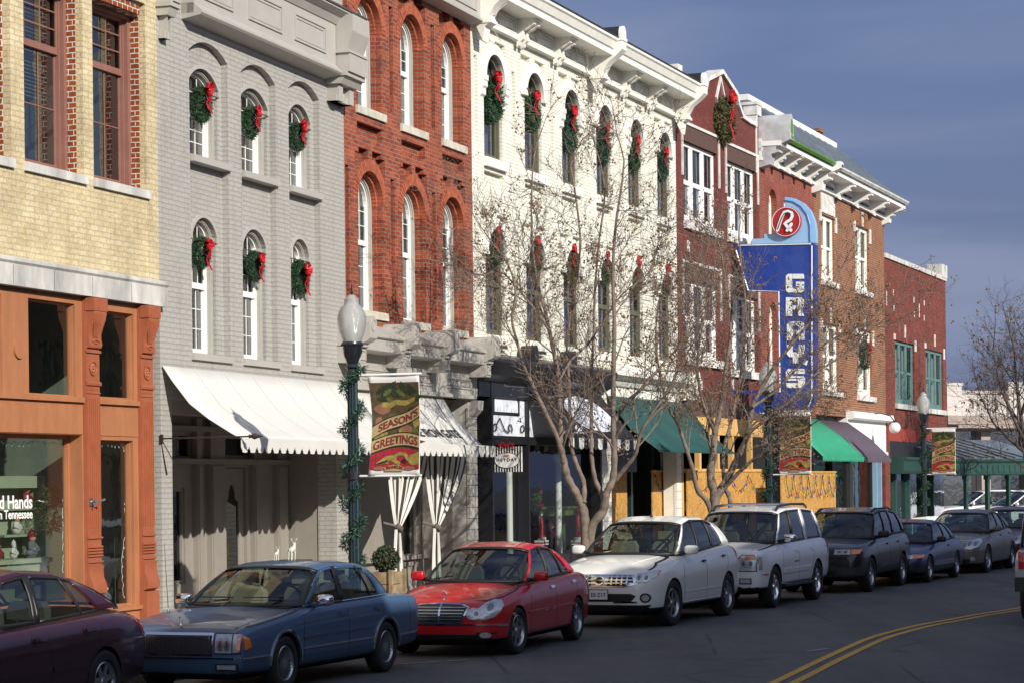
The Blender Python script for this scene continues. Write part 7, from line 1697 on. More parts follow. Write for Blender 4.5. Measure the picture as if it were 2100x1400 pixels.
def make_car(name,label,group,s):
    c=Car(); root=thing(name,label,s['cat'],group=group); c.root=root; c.s=s; paint=s['paint']; hw=s['W']/2
    full,res=carbody(s); c.bvh=BVHTree.FromPolygons([v.co.copy() for v in full.vertices],[tuple(p.vertices) for p in full.polygons])
    res.name='body'; res.materials.clear(); low=s.get('lower',paint); res.materials.append(paint); res.materials.append(M['under']); res.materials.append(low); res.materials.append(M['rubber'])
    gx0=s['cols'][0][0]; gx1=s['cols'][-1][0]
    for p in res.polygons:
        p.use_smooth=True; cc=p.center; mi=0
        for wx in (s['fo'],s['fo']+s['wb']):
            if math.hypot(cc.x-wx,cc.z-s['r'])<s['ra']+.012 and cc.z<s['r']+s['ra']+.02 and (abs(p.normal.y)<.5 or abs(cc.y)<hw-.25): mi=1
        if p.normal.z<-.6 : mi=1
        if cc.z<s.get('lowz',0) and mi==0: mi=2
        if mi==0 and p.normal.z>.7 and gx0+.12<cc.x<gx1-.12 and abs(cc.y)<s['yb']-.03: mi=3
        p.material_index=mi
    try: res.set_sharp_from_angle(angle=R(50))
    except Exception: pass
    b=bpy.data.objects.new('body',res); col.objects.link(b); b.parent=root; c.body=b
    # ---- greenhouse
    C=s['cols']; K=s['kinds']; sub=5; n=len(C)
    cc=[]; kinds=[]
    for i in range(n-1):
        p0=C[max(i-1,0)];p1=C[i];p2=C[i+1];p3=C[min(i+2,n-1)]
        for k in range(sub):
            t=k/sub; cc.append([.5*((2*a1)+(a2-a0)*t+(2*a0-5*a1+4*a2-a3)*t*t+(-a0+3*a1-3*a2+a3)*t**3) if s.get('curvy',1) and j in(0,1,2,3) else lerp(a1,a2,t) for j,(a0,a1,a2,a3) in enumerate(zip(p0,p1,p2,p3))]); kinds.append(K[i])
    cc.append(list(C[-1])); m=len(cc)
    xm=s['L']*.5; yf=lambda x,k=s.get('taper',.22): 1-k*((x-xm)/s['L'])**2*2
    V=5; top_i=lambda w:[w]
    def side(w,t,sy): 
        xb,zb,xt,zt=w; x=lerp(xb,xt,t); return Vector((x,sy*((lerp(s['yb'],s['yt'],t))*yf(x)+s.get('tum',.035)*math.sin(math.pi*t*.9)),lerp(zb,zt,t)))
    gp=MB(); gl={}
    i=0
    while i<m-1:
        j=i; 
        while j<m-1 and kinds[j]==kinds[i] and (j==i or j%sub!=0): j+=1
        for sy in (-1,1):
            grid=[[side(cc[a],t/V,sy) for t in range(V+1)] for a in range(i,j+1)]
            if kinds[i]=='p': gp.mi=0; gp.sheet(grid)
            elif kinds[i]=='k': gp.mi=1; gp.sheet(grid)
            else:
                # frame strip then glass
                fb,ft=.06,.94
                gg=[[side(cc[a],fb+(ft-fb)*t/V,sy)-Vector((0,sy*.004,0)) for t in range(V+1)] for a in range(i,j+1)]
                gp.mi=1; gp.sheet([[side(cc[a],0,sy),side(cc[a],fb,sy)] for a in range(i,j+1)]); gp.mi=0 if s.get('topframe',0) else 1; gp.sheet([[side(cc[a],ft,sy),side(cc[a],1,sy)] for a in range(i,j+1)])
                q=MB(); q.sheet(gg); q.build('side_window',s.get('glass_r' if kinds[i]=='d' else 'glass',M['carglass']),root,smooth='all')
        i=j
    cr=s.get('crown',.055); bf,bt=s.get('bw',(.20,.12)); rf,rt=s.get('br',(.16,.10)); S=12
    def rooff(a,k):
        w=cc[a]; u=-1+2*k/S; e=side(w,1,1); yt_=e.y; t=a/(m-1); sh=-bt*max(0,1-t*3)**1.5+rt*max(0,1-(1-t)*3)**1.5
        q=1-abs(u)**2.4; zz=w[3]+ (.028*(1-abs(u)**10) if abs(u)<1 else 0)+ (cr-.028)*q; return Vector((w[2]+sh*(1-u*u),u*yt_,zz))
    gp.mi=0; gp.sheet([[rooff(a,k) for k in range(S+1)] for a in range(m)])
    def screen(a,bulge,sgn,glass,nm,frame=.05):
        w=cc[a]; g=[]
        for k in range(S+1):
            u=-1+2*k/S; b_=side(w,0,1); base=Vector((w[0]+sgn*bulge*(1-u*u),u*b_.y,w[1]+.01)); tp=rooff(a,k)
            g.append([base.lerp(tp,t/6)+Vector((sgn*.02*math.sin(math.pi*t/6),0,.02*math.sin(math.pi*t/6))) for t in range(7)])
        g2=[[g[k][t]-Vector((0,0,.006)) for t in range(7)] for k in range(S+1)]
        q=MB(); q.sheet(g2); q.build(nm,glass,root,smooth='all')
        # black border and painted pillar edges
        gp.mi=1
        for k0 in (0,S): 
            L=g[k0]; L2=[g[1 if k0==0 else S-1][t].lerp(g[k0][t],.72) for t in range(7)]; gp.sheet([L,L2])
        gp.sheet([[g[k][0],g[k][0].lerp(g[k][1],.35)] for k in range(S+1)]); gp.sheet([[g[k][6],g[k][6].lerp(g[k][5],.35)] for k in range(S+1)])
        return g
    c.ws=screen(0,bf,-1,s.get('glass',M['carglass']),'windshield'); c.bl=screen(m-1,rf,1,s.get('glass_r',M['carglass']),'rear_window')
    gp.mi=0
    go=gp.build('roof',[paint,M['rubber']],root,smooth=50); sd=go.modifiers.new('t','SOLIDIFY'); sd.thickness=.012; sd.offset=-1
    c.side=side; c.cc=cc
    # ---- interior
    seat=s.get('seat',M['seat']); zb=C[0][1]; xs=[C[1][0]+.62+.0, C[1][0]+1.45]
    for i,x in enumerate(xs):
        for y in (-.36,.36):
            q=MB(); q.extr([(y-.22,zb-.3),(y+.22,zb-.3),(y+.22,zb+.12),(y+.17,zb+.20),(y-.17,zb+.20),(y-.22,zb+.12)],x-.0,x+.12); q.box(x+.0,x+.09,y-.12,y+.12,zb+.23,zb+.36); q.box(x+.03,x+.06,y-.04,y+.04,zb+.18,zb+.25); q.build('seat',seat,root,smooth=30)
    q=MB(); xw=C[1][0]+.25; yw=-.36; zw_=zb+.05
    q.tube([(xw+.06*math.sin(t),yw+.18*math.cos(t),zw_+.17*math.sin(t)) for t in [2*math.pi*k/20 for k in range(21)]],.014,6); q.tube([(xw,yw-.17,zw_),(xw,yw+.17,zw_)],.015,5); q.build('steering_wheel',M['rubber'],root)
    q=MB(); q.box(C[1][0]-.3,C[1][0]+.14,-s['yb']+.1,s['yb']-.1,zb-.1,zb+.0); q.build('dashboard',seat if s.get('dash') else M['rubber'],root)
    # ---- wheels
    for wx in (s['fo'],s['fo']+s['wb']):
        for sy in (-1,1):
            w=bpy.data.objects.new('wheel',None); col.objects.link(w); w.parent=root; w.location=(wx,sy*(hw-s['tw']/2-.012),s['r']); 
            if wx==s['fo'] and s.get('steer'): w.rotation_euler=(0,0,R(s['steer']))
            r,rr,tw=s['r'],s['rr'],s['tw']/2
            q=MB(); q.lathe([(rr,-tw*.8),(rr+.02,-tw),(r-.035,-tw),(r-.008,-tw*.8),(r,-tw*.5),(r,tw*.5),(r-.008,tw*.8),(r-.035,tw),(rr+.02,tw),(rr,tw*.8)],(0,0,0),36,'y'); q.build('tyre',M['tyre'],w,smooth=35)
            y=-tw*.8 if sy<0 else tw*.8; sg_=-1 if sy<0 else 1
            q=MB(); q.lathe([(rr,y),(rr-.012,y+sg_*.008),(rr-.03,y-sg_*.012),(rr-.035,y-sg_*.06),(rr-.035,y-sg_*.12)],(0,0,0),36,'y')
            ns=s.get('spokes',5); 
            if s.get('wire'):
                for k in range(28): a=2*math.pi*k/28; b2=a+.35; q.tube([(.045*math.cos(a),y-sg_*.005,.045*math.sin(a)),((rr-.02)*math.cos(b2),y-sg_*.01,(rr-.02)*math.sin(b2))],.006,4)
            else:
                for k in range(ns):
                    a=2*math.pi*k/ns+.3; d=Vector((math.cos(a),0,math.sin(a))); e=Vector((-math.sin(a),0,math.cos(a))); w0,w1=s.get('spw',(.05,.035)); yo=Vector((0,y-sg_*.015,0)); yi=Vector((0,y-sg_*.05,0))
                    A=[d*.03+e*w0+yo,d*.03-e*w0+yo,d*(rr*.55)-e*w0*.62+yo,d*(rr-.025)-e*w1+yo*1.0,d*(rr-.025)+e*w1+yo,d*(rr*.55)+e*w0*.62+yo]; B=[p-yo+yi for p in A]
                    q.add(A+B,[(0,1,2,5),(5,2,3,4),(1,7,8,2),(2,8,9,3),(4,10,11,5),(5,11,6,0)])
            q.lathe([(.001,y+sg_*.0),(.045,y),(.055,y-sg_*.02),(.055,y-sg_*.06)],(0,0,0),14,'y'); q.build('rim',s.get('rim',M['rim']),w,smooth=40)
            q=MB(); q.lathe([(.001,y-sg_*.09),(rr-.03,y-sg_*.09)],(0,0,0),24,'y'); q.lathe([(.13,y-sg_*.075),(.001,y-sg_*.075)],(0,0,0),20,'y'); q.build('brake_disc',M['under'],w)
    q=MB(); q.box(.35,s['L']-.35,-hw+.32,hw-.32,s['st'][2][1]-.06,s['st'][2][1]+.1); q.build('underbody',M['under'],root)
    return c
def hit(c,o,d):
    r=c.bvh.ray_cast(Vector(o),Vector(d)); return r
def conf(c,axis,poly,name,m,off=.006,grid=.05,par=None,mirror=False,thick=0,x0=None,label=None):
    """patch lying on the bodywork. axis 'f' front, 'r' rear (poly in y,z), 's' street side, 'k' kerb side (poly in x,z), 't' top (poly in x,y)"""
    polys=[poly]+([[(-a,b) for a,b in poly]] if mirror else []); outs=[]
    for pl_ in polys:
        pts=[Vector(p) for p in pl_]; dense=[]
        for i in range(len(pts)):
            a=pts[i];b=pts[(i+1)%len(pts)]; k=max(1,int((b-a).length/grid)); dense+=[a.lerp(b,j/k) for j in range(k)]
        nb=len(dense)
        def ins(p):
            cI=False;j=nb-1
            for i in range(nb):
                a,b=dense[i],dense[j]
                if (a.y>p.y)!=(b.y>p.y) and p.x<(b.x-a.x)*(p.y-a.y)/(b.y-a.y)+a.x: cI=not cI
                j=i
            return cI
        xs_=[p.x for p in pts]; ys_=[p.y for p in pts]; ex=[]
        nx=int((max(xs_)-min(xs_))/grid)+1; ny=int((max(ys_)-min(ys_))/grid)+1
        for i in range(1,nx):
            for j in range(1,ny): ex.append(Vector((lerp(min(xs_),max(xs_),i/nx),lerp(min(ys_),max(ys_),j/ny))))
        vv,_,ff,*_r=geometry.delaunay_2d_cdt(dense+ex,[(i,(i+1)%nb) for i in range(nb)],[],0,1e-6)
        P=[];N_=[]
        for v in vv:
            a,b=v.x,v.y
            if axis=='f': o,d=(-1,a,b),(1,0,0)
            elif axis=='r': o,d=(c.s['L']+1,a,b),(-1,0,0)
            elif axis=='s': o,d=(a,-2,b),(0,1,0)
            elif axis=='k': o,d=(a,2,b),(0,-1,0)
            else: o,d=(a,b,3),(0,0,-1)
            h=hit(c,o,d)
            if h[0] is None: P.append(None); N_.append(None)
            else:
                nrm=h[1]; 
                if nrm.dot(Vector(d))>0: nrm=-nrm
                P.append(h[0]); N_.append(nrm)
        ok=[i for i,p in enumerate(P) if p is not None]; mp={i:k for k,i in enumerate(ok)}
        F_=[f for f in ff if all(i in mp for i in f) and ins(sum((vv[i] for i in f),Vector((0,0)))/3)]
        q=MB(); q.add([P[i]+N_[i]*off for i in ok],[tuple(mp[i] for i in f) for f in F_])
        # skirt so that it reads as a solid lens or trim
        ed={}
        for f in F_:
            for a,b in zip(f,f[1:]+f[:1]): ed[(mp[a],mp[b])]=1
        rim=[(a,b) for (a,b) in ed if (b,a) not in ed]; n0=len(ok)
        q.add([P[i]-N_[i]*.01 for i in ok],[])
        q.f+= [(a,b,b+n0,a+n0) for a,b in rim]; q.m+=[0]*len(rim)
        o=q.build(name,m,par or c.root,smooth=45,fix=True); outs.append(o)
        if label: o['label']=label
    return outs
def strip(pts,w):
    """thin polygon following an open line"""
    P=[Vector(p) for p in pts]; A=[];B=[]
    for i,p in enumerate(P):
        d=(P[min(i+1,len(P)-1)]-P[max(i-1,0)]).normalized(); n=Vector((-d.y,d.x))*w/2; A.append(tuple(p+n)); B.append(tuple(p-n))
    return A+B[::-1]
def place(c,u,v,head,anchor='f'):
    g=ground(u,v); rt=R(90-head); d=Vector((math.cos(rt),math.sin(rt),0)); k=Vector((-d.y,d.x,0)); s=c.s
    wx=s['fo'] if anchor=='f' else s['fo']+s['wb']; off=d*wx+k*(-(s['W']/2-s['tw']/2))
    c.root.location=g-off; c.root.rotation_euler=(0,0,rt)
def sball(mb,c,r,sq,e=.55,n=14):
    f=lambda v:math.copysign(abs(v)**e,v); rings=[]
    for i in range(n+1):
        a=-math.pi/2+math.pi*i/n; rings.append([(c[0]+sq[0]*r*f(math.cos(a)*1.0)*f(math.cos(2*math.pi*k/n)) if abs(math.cos(a))>1e-6 else c[0],c[1]+sq[1]*r*(f(math.cos(a))*f(math.sin(2*math.pi*k/n)) if abs(math.cos(a))>1e-6 else 0),c[2]+sq[2]*r*f(math.sin(a))) for k in range(n)])
    return mb.sheet(rings,True)
def mirror_(c,x,z,m,capm=None,sc=1,sides=(-1,1)):
    sc=1+(sc-1)*.55
    for sy in sides:
        y=sy*(c.s['yb']+.035); q=MB(); sball(q,(x,y+sy*.13*sc,z+.03),.095*sc,(.55,1.05,.68)); o=q.build('mirror',m,c.root,smooth='all'); q=MB(); q.tube([(x,y-sy*.08,z-.03),(x,y+sy*.08,z-.01)],.03,6); q.build('mirror_arm',capm or M['rubber'],o)
        q=MB(); sball(q,(x+.035*sc,y+sy*.13*sc,z+.03),.08*sc,(.42,1.05,.66)); q.build('mirror_glass',M['bowl'],o,smooth='all')
def handle(c,x,z,m,w=.16):
    for ax in ('s','k'): 
        o=conf(c,ax,[(x-w/2,z-.018),(x+w/2,z-.012),(x+w/2,z+.016),(x-w/2,z+.018)],'door_handle',m,.028)
def seams(c,lines,w=.011):
    for L in lines:
        conf(c,'s',strip(L,w),'door_seam',M['rubber'],.0016,grid=.06)
def plate_(c,z,txt,rear=False,cx=0,tilt=0,lm=None):
    h=hit(c,(-1,cx,z),(1,0,0)) if not rear else hit(c,(c.s['L']+1,cx,z),(-1,0,0)); x=h[0].x+(-.02 if not rear else .02); sg_=-1 if not rear else 1
    q=MB(); q.box(x,x+sg_*.012,cx-.155,cx+.155,z-.078,z+.078); o=q.build('licence_plate',M['signw'],c.root)
    q=MB(); q.plate([(cx-.16,z-.083),(cx+.16,z-.083),(cx+.16,z+.083),(cx-.16,z+.083)],[[(cx-.15,z-.073),(cx+.15,z-.073),(cx+.15,z+.073),(cx-.15,z+.073)]],0,.01); q.v=[(x+sg_*(.014-v[1]),v[0],v[2]) for v in q.v]; q.build('plate_frame',M['rubber'],o)
    if txt: text(txt,.085,lm or mat('plate_letters',(.03,.03,.12),.5,vary=0),o,(x+sg_*.0135,cx,z-.03),(R(90),0,R(-90 if not rear else 90)),align='CENTER',bold=.001)
    return o
def lens(c,poly,inner=True,amber=None,m=None,axis='f',mirror=True,rim=None):
    if rim: conf(c,axis,[(a,b) for a,b in rim],'lamp_bezel',M['rubber'],.003,mirror=mirror)
    o=conf(c,axis,poly,'headlight' if axis=='f' else 'tail_light',m or M['lampl'],.009,grid=.035,mirror=mirror)
    xa_,xb_=min(p[0] for p in poly),max(p[0] for p in poly); za_,zb_=min(p[1] for p in poly),max(p[1] for p in poly)
    if not amber and c.s['paint'].name!='red_car_paint':
        rx=min((xb_-xa_)*.2,.085); rz=min((zb_-za_)*.36,.085)
        for sgn in ((1,-1) if mirror else (1,)):
            for f_ in (.32,.72): conf(c,axis,ell(sgn*lerp(xa_,xb_,f_),lerp(za_,zb_,.47),rx,rz),'reflector',M['rim'],.013,grid=.04); conf(c,axis,ell(sgn*lerp(xa_,xb_,f_),lerp(za_,zb_,.47),rx*.5,rz*.5),'reflector_bowl',M['bowl'],.016,grid=.04)
    if amber:
        for k,sgn in enumerate((1,-1) if mirror else (1,)): conf(c,axis,[(sgn*a,b) for a,b in amber],'indicator',M['amber'],.0125,grid=.04,par=c.root)
    return o
def ell(cx,cz,rx,rz,n=18): return [(cx+rx*math.cos(2*math.pi*k/n),cz+rz*math.sin(2*math.pi*k/n)) for k in range(n)]
G_='cars parked nose to tail along the kerb'
P_=paintmat
# ---- red sedan
s=dict(cat='car',L=4.53,W=1.73,wb=2.715,fo=.80,r=.315,rr=.215,ra=.345,tw=.205,paint=P_('red_car_paint',(.46,.006,.012),.0,.3),
 st=[(0.02,.30,.55,.56,.52,.45),(.05,.22,.62,.64,.74,.66),(.16,.20,.70,.73,.88,.80),(.42,.20,.76,.82,.965,.89),(.8,.20,.82,.90,.99,.92),(1.25,.20,.89,.955,1,.925),(1.9,.20,.92,.94,1,.925),(2.6,.20,.94,.95,1,.925),(3.4,.20,.97,.975,.995,.915),(3.85,.22,.975,1.01,.98,.90),(4.2,.24,.955,1.0,.94,.86),(4.45,.28,.90,.96,.84,.74),(4.52,.36,.80,.84,.66,.58)],
 cols=[(1.42,.935,2.10,1.335),(1.50,.935,2.14,1.345),(2.38,.955,2.44,1.385),(2.47,.955,2.52,1.385),(3.12,.975,2.98,1.35),(3.16,.975,3.0,1.35),(3.48,.985,3.15,1.315),(3.86,.985,3.30,1.30)],
 kinds='pgkgkgp',yb=.74,yt=.555,taper=.35,steer=-6,bw=(.22,.12),br=(.14,.08),spokes=6,spw=(.045,.028))
c=make_car('sedan','shiny red sedan with a chrome barred grille',G_,s)
conf(c,'f',[(-.40,.66),(-.33,.47),(-.25,.44),(.25,.44),(.33,.47),(.40,.66),(.3,.70),(0,.715),(-.3,.70)],'grille_surround',M['chrome'],.006,grid=.04)
conf(c,'f',[(-.37,.655),(-.305,.485),(-.24,.465),(.24,.465),(.305,.485),(.37,.655),(.28,.685),(0,.695),(-.28,.685)],'grille',M['rubber'],.012,grid=.04)
for k in range(5): z=.50+k*.036; w=.30+.014*k; conf(c,'f',[(-w,z),(w,z),(w,z+.012),(-w,z+.012)],'grille_bar',M['rim'],.018,grid=.06)
conf(c,'f',[(-.012,.465),(.012,.465),(.012,.70),(-.012,.70)],'grille_bar',M['chrome'],.022)
lens(c,[(.46+.085*math.cos(t),.575+.075*math.sin(t)) for t in [math.pi*.35+math.pi*1.5*k/14 for k in range(15)]][:13]+[(.55,.52),(.62,.50),(.72,.53),(.77,.60),(.78,.68),(.73,.745),(.66,.75),(.58,.70),(.53,.645)])
for sgn in (1,-1):
    conf(c,'f',ell(sgn*.51,.575,.05,.048),'reflector',M['rim'],.014,grid=.03); conf(c,'f',ell(sgn*.51,.575,.03,.028),'reflector',M['glassd2'] if 'glassd2' in M else M.setdefault('glassd2',mat('dark_lamp_bowl',(.12,.13,.14),.2,metal=.5,vary=.1,coat=1)),.017,grid=.03); conf(c,'f',ell(sgn*.66,.645,.062,.07),'reflector',M['rim'],.014,grid=.03); conf(c,'f',ell(sgn*.665,.65,.035,.04),'reflector',M['glassd2'],.017,grid=.03)
conf(c,'f',[(-.55,.235),(.55,.235),(.6,.285),(.5,.305),(-.5,.305),(-.6,.285)],'air_intake',M['rubber'],.004); 
conf(c,'f',ell(.62,.30,.07,.035),'fog_light',M['lampl'],.012,mirror=True); conf(c,'f',[(.50,.27),(.74,.27),(.74,.335),(.5,.335)],'fog_light_surround',M['rubber'],.003,mirror=True)
conf(c,'f',[(-.78,.425),(.78,.425),(.78,.445),(-.78,.445)],'bumper_trim',M['chrome'],.008)
conf(c,'s',[(.18,.41),(.42,.405),(.42,.43),(.18,.435)],'bumper_trim',M['chrome'],.008)
conf(c,'s',[(1.2,.52),(3.35,.53),(3.35,.565),(1.2,.555)],'side_moulding',s['paint'],.016); conf(c,'k',[(1.2,.52),(3.35,.53),(3.35,.565),(1.2,.555)],'side_moulding',s['paint'],.016)
seams(c,[[(1.32,.28),(1.30,.6),(1.38,.93)],[(2.46,.26),(2.44,.94)],[(1.35,.26),(3.2,.26)],[(3.1,.26),(3.25,.5),(3.48,.72),(3.5,.97)],[(.05,.70),(.3,.745),(1.3,.90)]])
conf(c,'t',strip([(.28,-.62),(.75,-.70),(1.35,-.70)],.01),'bonnet_seam',M['rubber'],.002); conf(c,'t',strip([(.28,.62),(.75,.70),(1.35,.70)],.01),'bonnet_seam',M['rubber'],.002)
handle(c,2.28,.83,M['chrome']); handle(c,3.32,.86,M['chrome']); mirror_(c,1.62,.98,s['paint'])
conf(c,'s',ell(.62,.545,.05,.022),'side_marker',M['amber'],.006)
q=MB(); q.lathe([(.02,0),(.008,.03),(.005,.05)],(.23,0,.745),8); q.tube([(.23+.0*k,.035*math.cos(2*math.pi*k/14),.825+.035*math.sin(2*math.pi*k/14)) for k in range(15)],.004,4)
for a in (90,210,330): q.tube([(.23,0,.825),(.23,.035*math.cos(R(a)),.825+.035*math.sin(R(a)))],.004,4)
q.build('bonnet_emblem',M['chrome'],c.root)
conf(c,'r',[(.5,.70),(.8,.68),(.8,.86),(.55,.90)],'tail_light',M['redl'],.01,mirror=True); conf(c,'s',[(4.2,.70),(4.42,.72),(4.36,.90),(4.12,.93)],'tail_light',M['redl'],.006)
g=[[c.ws[k][t] for t in (6,)] for k in range(13)]
q=MB(); q.sheet([[(2.25,-.3,1.43),(2.25,.3,1.43)],[(2.75,-.3,1.452),(2.75,.3,1.452)]]); q.build('sunroof',M['carglassd'],c.root)
place(c,1053,1340,18.5)
# ---- boxy blue sedan
blue=P_('faded_blue_car_paint',(.055,.115,.215),.25,.45)
s=dict(cat='car',L=4.66,W=1.73,wb=2.63,fo=.98,r=.31,rr=.20,ra=.345,tw=.19,paint=blue,sr=.03,lower=mat('dull_blue_lower_body',(.03,.07,.12),.5,vary=.1),lowz=.40,
 st=[(0.0,.28,.52,.53,.93,.88),(.03,.24,.70,.71,.96,.90),(.12,.23,.755,.77,.98,.92),(.5,.22,.80,.83,.995,.935),(.98,.22,.84,.88,1,.94),(1.4,.22,.875,.92,1,.94),(2.0,.22,.90,.91,1,.94),(2.8,.22,.91,.92,1,.94),(3.5,.22,.925,.93,1,.935),(3.9,.24,.925,.955,.995,.93),(4.3,.26,.915,.945,.98,.92),(4.6,.28,.90,.92,.96,.90),(4.65,.34,.84,.86,.93,.87)],
 cols=[(1.60,.905,2.26,1.285),(1.68,.905,2.30,1.295),(2.50,.915,2.56,1.32),(2.62,.915,2.66,1.32),(3.34,.925,3.20,1.305),(3.38,.925,3.24,1.305),(3.58,.93,3.38,1.29),(3.86,.935,3.50,1.275)],
 kinds='pgkgkgp',yb=.755,yt=.60,taper=.12,tum=.02,bw=(.14,.10),br=(.05,.03),wire=True,seat=M['seatt'],topframe=1,spokes=28)
c=make_car('sedan','boxy blue sedan with a wide vertical bar grille and wire wheels',G_,s)
conf(c,'f',[(-.47,.455),(.47,.455),(.47,.70),(-.47,.70)],'grille_surround',M['chrome'],.01)
conf(c,'f',[(-.455,.47),(.455,.47),(.455,.672),(-.455,.672)],'grille',M['rubber'],.016)
q=MB(); hx=hit(c,(-1,0,.57),(1,0,0))[0].x
for k in range(46): y=-.44+k*.0196; q.box(hx-.03,hx-.012,y,y+.007,.475,.668)
q.build('grille_bars',M['rim'],c.root)
lens(c,[(.50,.49),(.50,.69),(.70,.69),(.70,.49)],rim=[(.485,.475),(.485,.705),(.81,.70),(.81,.475)]); conf(c,'f',[(.715,.495),(.79,.50),(.79,.685),(.715,.69)],'indicator',M['lampl'],.012,mirror=True); conf(c,'f',[(.76,.52),(.80,.52),(.80,.67),(.76,.68)],'indicator',M['amber'],.014,mirror=True)
conf(c,'s',[(.06,.52),(.19,.55),(.15,.64),(.06,.68)],'indicator',M['amber'],.01)
conf(c,'f',[(-.86,.425),(.86,.425),(.86,.44),(-.86,.44)],'bumper_trim',M['chrome'],.012); conf(c,'s',[(.03,.425),(.55,.425),(.55,.44),(.03,.44)],'bumper_trim',M['chrome'],.01)
conf(c,'f',[(.50,.30),(.78,.30),(.78,.375),(.5,.375)],'fog_light_surround',M['rubber'],.01,mirror=True); conf(c,'f',[(.53,.315),(.75,.315),(.75,.36),(.53,.36)],'fog_light',M['lampl'],.018,mirror=True)
for a,b in ((1.37,3.22),):
    conf(c,'s',[(a,.445),(b,.445),(b,.46),(a,.46)],'side_moulding',M['chrome'],.014); conf(c,'s',[(a,.57),(b,.58),(b,.60),(a,.59)],'side_moulding',blue,.012)
conf(c,'s',[(3.98,.43),(4.62,.43),(4.62,.445),(3.98,.445)],'side_moulding',M['chrome'],.012)
for wx in (.98,3.61):
    conf(c,'s',strip([(wx+.37*math.cos(t),.31+.37*math.sin(t)) for t in [math.pi*k/20 for k in range(21)]],.022),'arch_trim',M['chrome'],.014)
seams(c,[[(1.42,.28),(1.40,.6),(1.45,.89)],[(2.56,.26),(2.55,.90)],[(3.2,.30),(3.25,.5),(3.5,.66),(3.52,.90)],[(1.4,.25),(3.2,.25)],[(.06,.745),(.6,.79),(1.45,.88)],[(4.3,.30),(4.3,.88)]])
handle(c,2.40,.79,blue); handle(c,3.38,.80,blue); mirror_(c,1.80,.94,M['chrome'],blue,sc=1.05)
conf(c,'t',strip([(.1,-.70),(.75,-.72),(1.5,-.70)],.01),'bonnet_seam',M['rubber'],.002)
q=MB(); q.lathe([(.018,0),(.006,.03)],(.14,0,.775),8); q.tube([(.14,.03*math.cos(2*math.pi*k/5+.3),.83+.035*math.sin(2*math.pi*k/5+.3)) for k in range(6)],.004,4); q.build('bonnet_emblem',M['chrome'],c.root)
q=MB(); q.tube([(1.0,.66,.86),(.96,.68,1.65)],[.006,.002],5); q.ball((1.0,.66,.87),.02,6); q.build('antenna',M['chrome'],c.root)
for sy in (-1,1):    # bright line round the side glass
    q=MB(); q.tube([c.side(w,0,sy)+Vector((0,sy*.006,.01)) for w in c.cc[2:]],.007,4); q.tube([c.side(w,1,sy)+Vector((0,sy*.008,-.005)) for w in c.cc],.008,4); q.tube([c.side(c.cc[-1],t/6,sy)+Vector((-.08,sy*.006,0)) for t in range(7)],.008,4); q.build('window_trim',M['chrome'],c.root)
q=MB(); 
for y0 in (-.1,.35):
    A=[c.ws[k][1]+Vector((-.012,0,.012)) for k in (range(2,7) if y0<0 else range(7,12))]; q.tube([c.ws[3 if y0<0 else 8][0]]+A,.009,4)
q.build('wiper',M['rubber'],c.root)
place(c,575,1416,22.0)
# ---- dark purple sedan, rear half in frame
pur=P_('dark_plum_car_paint',(.045,.008,.022),.3,.4)
s=dict(cat='car',L=5.0,W=1.86,wb=2.76,fo=1.05,r=.325,rr=.205,ra=.36,tw=.21,paint=pur,
 st=[(0.02,.30,.52,.53,.5,.42),(.06,.22,.60,.62,.76,.66),(.2,.20,.68,.72,.9,.8),(.6,.20,.76,.83,.98,.89),(1.1,.20,.84,.91,1,.9),(1.6,.20,.90,.97,1,.9),(2.4,.20,.94,.95,1,.9),(3.3,.20,.98,.99,1,.9),(3.9,.22,1.0,1.02,.99,.89),(4.3,.24,1.0,1.06,.96,.86),(4.7,.28,.96,1.04,.90,.80),(4.93,.32,.87,.93,.80,.70),(4.99,.40,.74,.78,.62,.55)],
 cols=[(1.66,.96,2.42,1.38),(1.76,.96,2.46,1.39),(2.72,.975,2.78,1.43),(2.84,.975,2.90,1.43),(3.62,1.01,3.42,1.395),(3.68,1.01,3.46,1.39),(3.98,1.03,3.66,1.35),(4.42,1.045,3.84,1.32)],
 kinds='pgkgkgp',yb=.76,yt=.575,taper=.4,bw=(.22,.12),br=(.16,.10),spokes=7,spw=(.045,.03))
c=make_car('sedan','dark plum sedan at the left edge, its rear half in view',G_,s)
handle(c,2.62,.82,pur,.2); handle(c,3.55,.86,pur,.2)
for x,z in ((2.62,.82),(3.55,.86)): conf(c,'s',ell(x,z,.14,.065),'handle_recess',pur,.004)
conf(c,'s',[(1.5,.50),(2.78,.50),(2.78,.555),(1.5,.555)],'side_moulding',pur,.02); conf(c,'s',[(2.81,.50),(3.42,.50),(3.42,.555),(2.81,.555)],'side_moulding',pur,.02)
conf(c,'s',strip([(4.25,.56),(4.6,.57),(4.93,.60)],.012),'bumper_trim',M['rubber'],.006); conf(c,'s',strip([(4.14,.66),(4.5,.68),(4.9,.72)],.01),'bumper_seam',M['rubber'],.003)
seams(c,[[(1.55,.28),(1.52,.6),(1.6,.93)],[(2.80,.26),(2.79,.96)],[(3.40,.28),(3.45,.5),(3.72,.76),(3.82,.99)],[(1.55,.25),(3.4,.25)]])
conf(c,'r',[(.45,.72),(.8,.70),(.8,.9),(.45,.93)],'tail_light',M['redl'],.01,mirror=True); conf(c,'s',[(4.68,.73),(4.9,.74),(4.86,.88),(4.62,.95)],'tail_light',M['redl'],.006)
conf(c,'t',strip([(4.42,-.72),(4.55,-.68),(4.86,-.60)],.01),'boot_seam',M['rubber'],.003)
q=MB(); q.tube([(4.5,-.62,1.03),(4.49,-.62,1.75)],[.005,.002],5); q.lathe([(.03,0),(.012,.05),(.001,.06)],(4.5,-.62,1.02),8); q.build('antenna',M['rubber'],c.root)
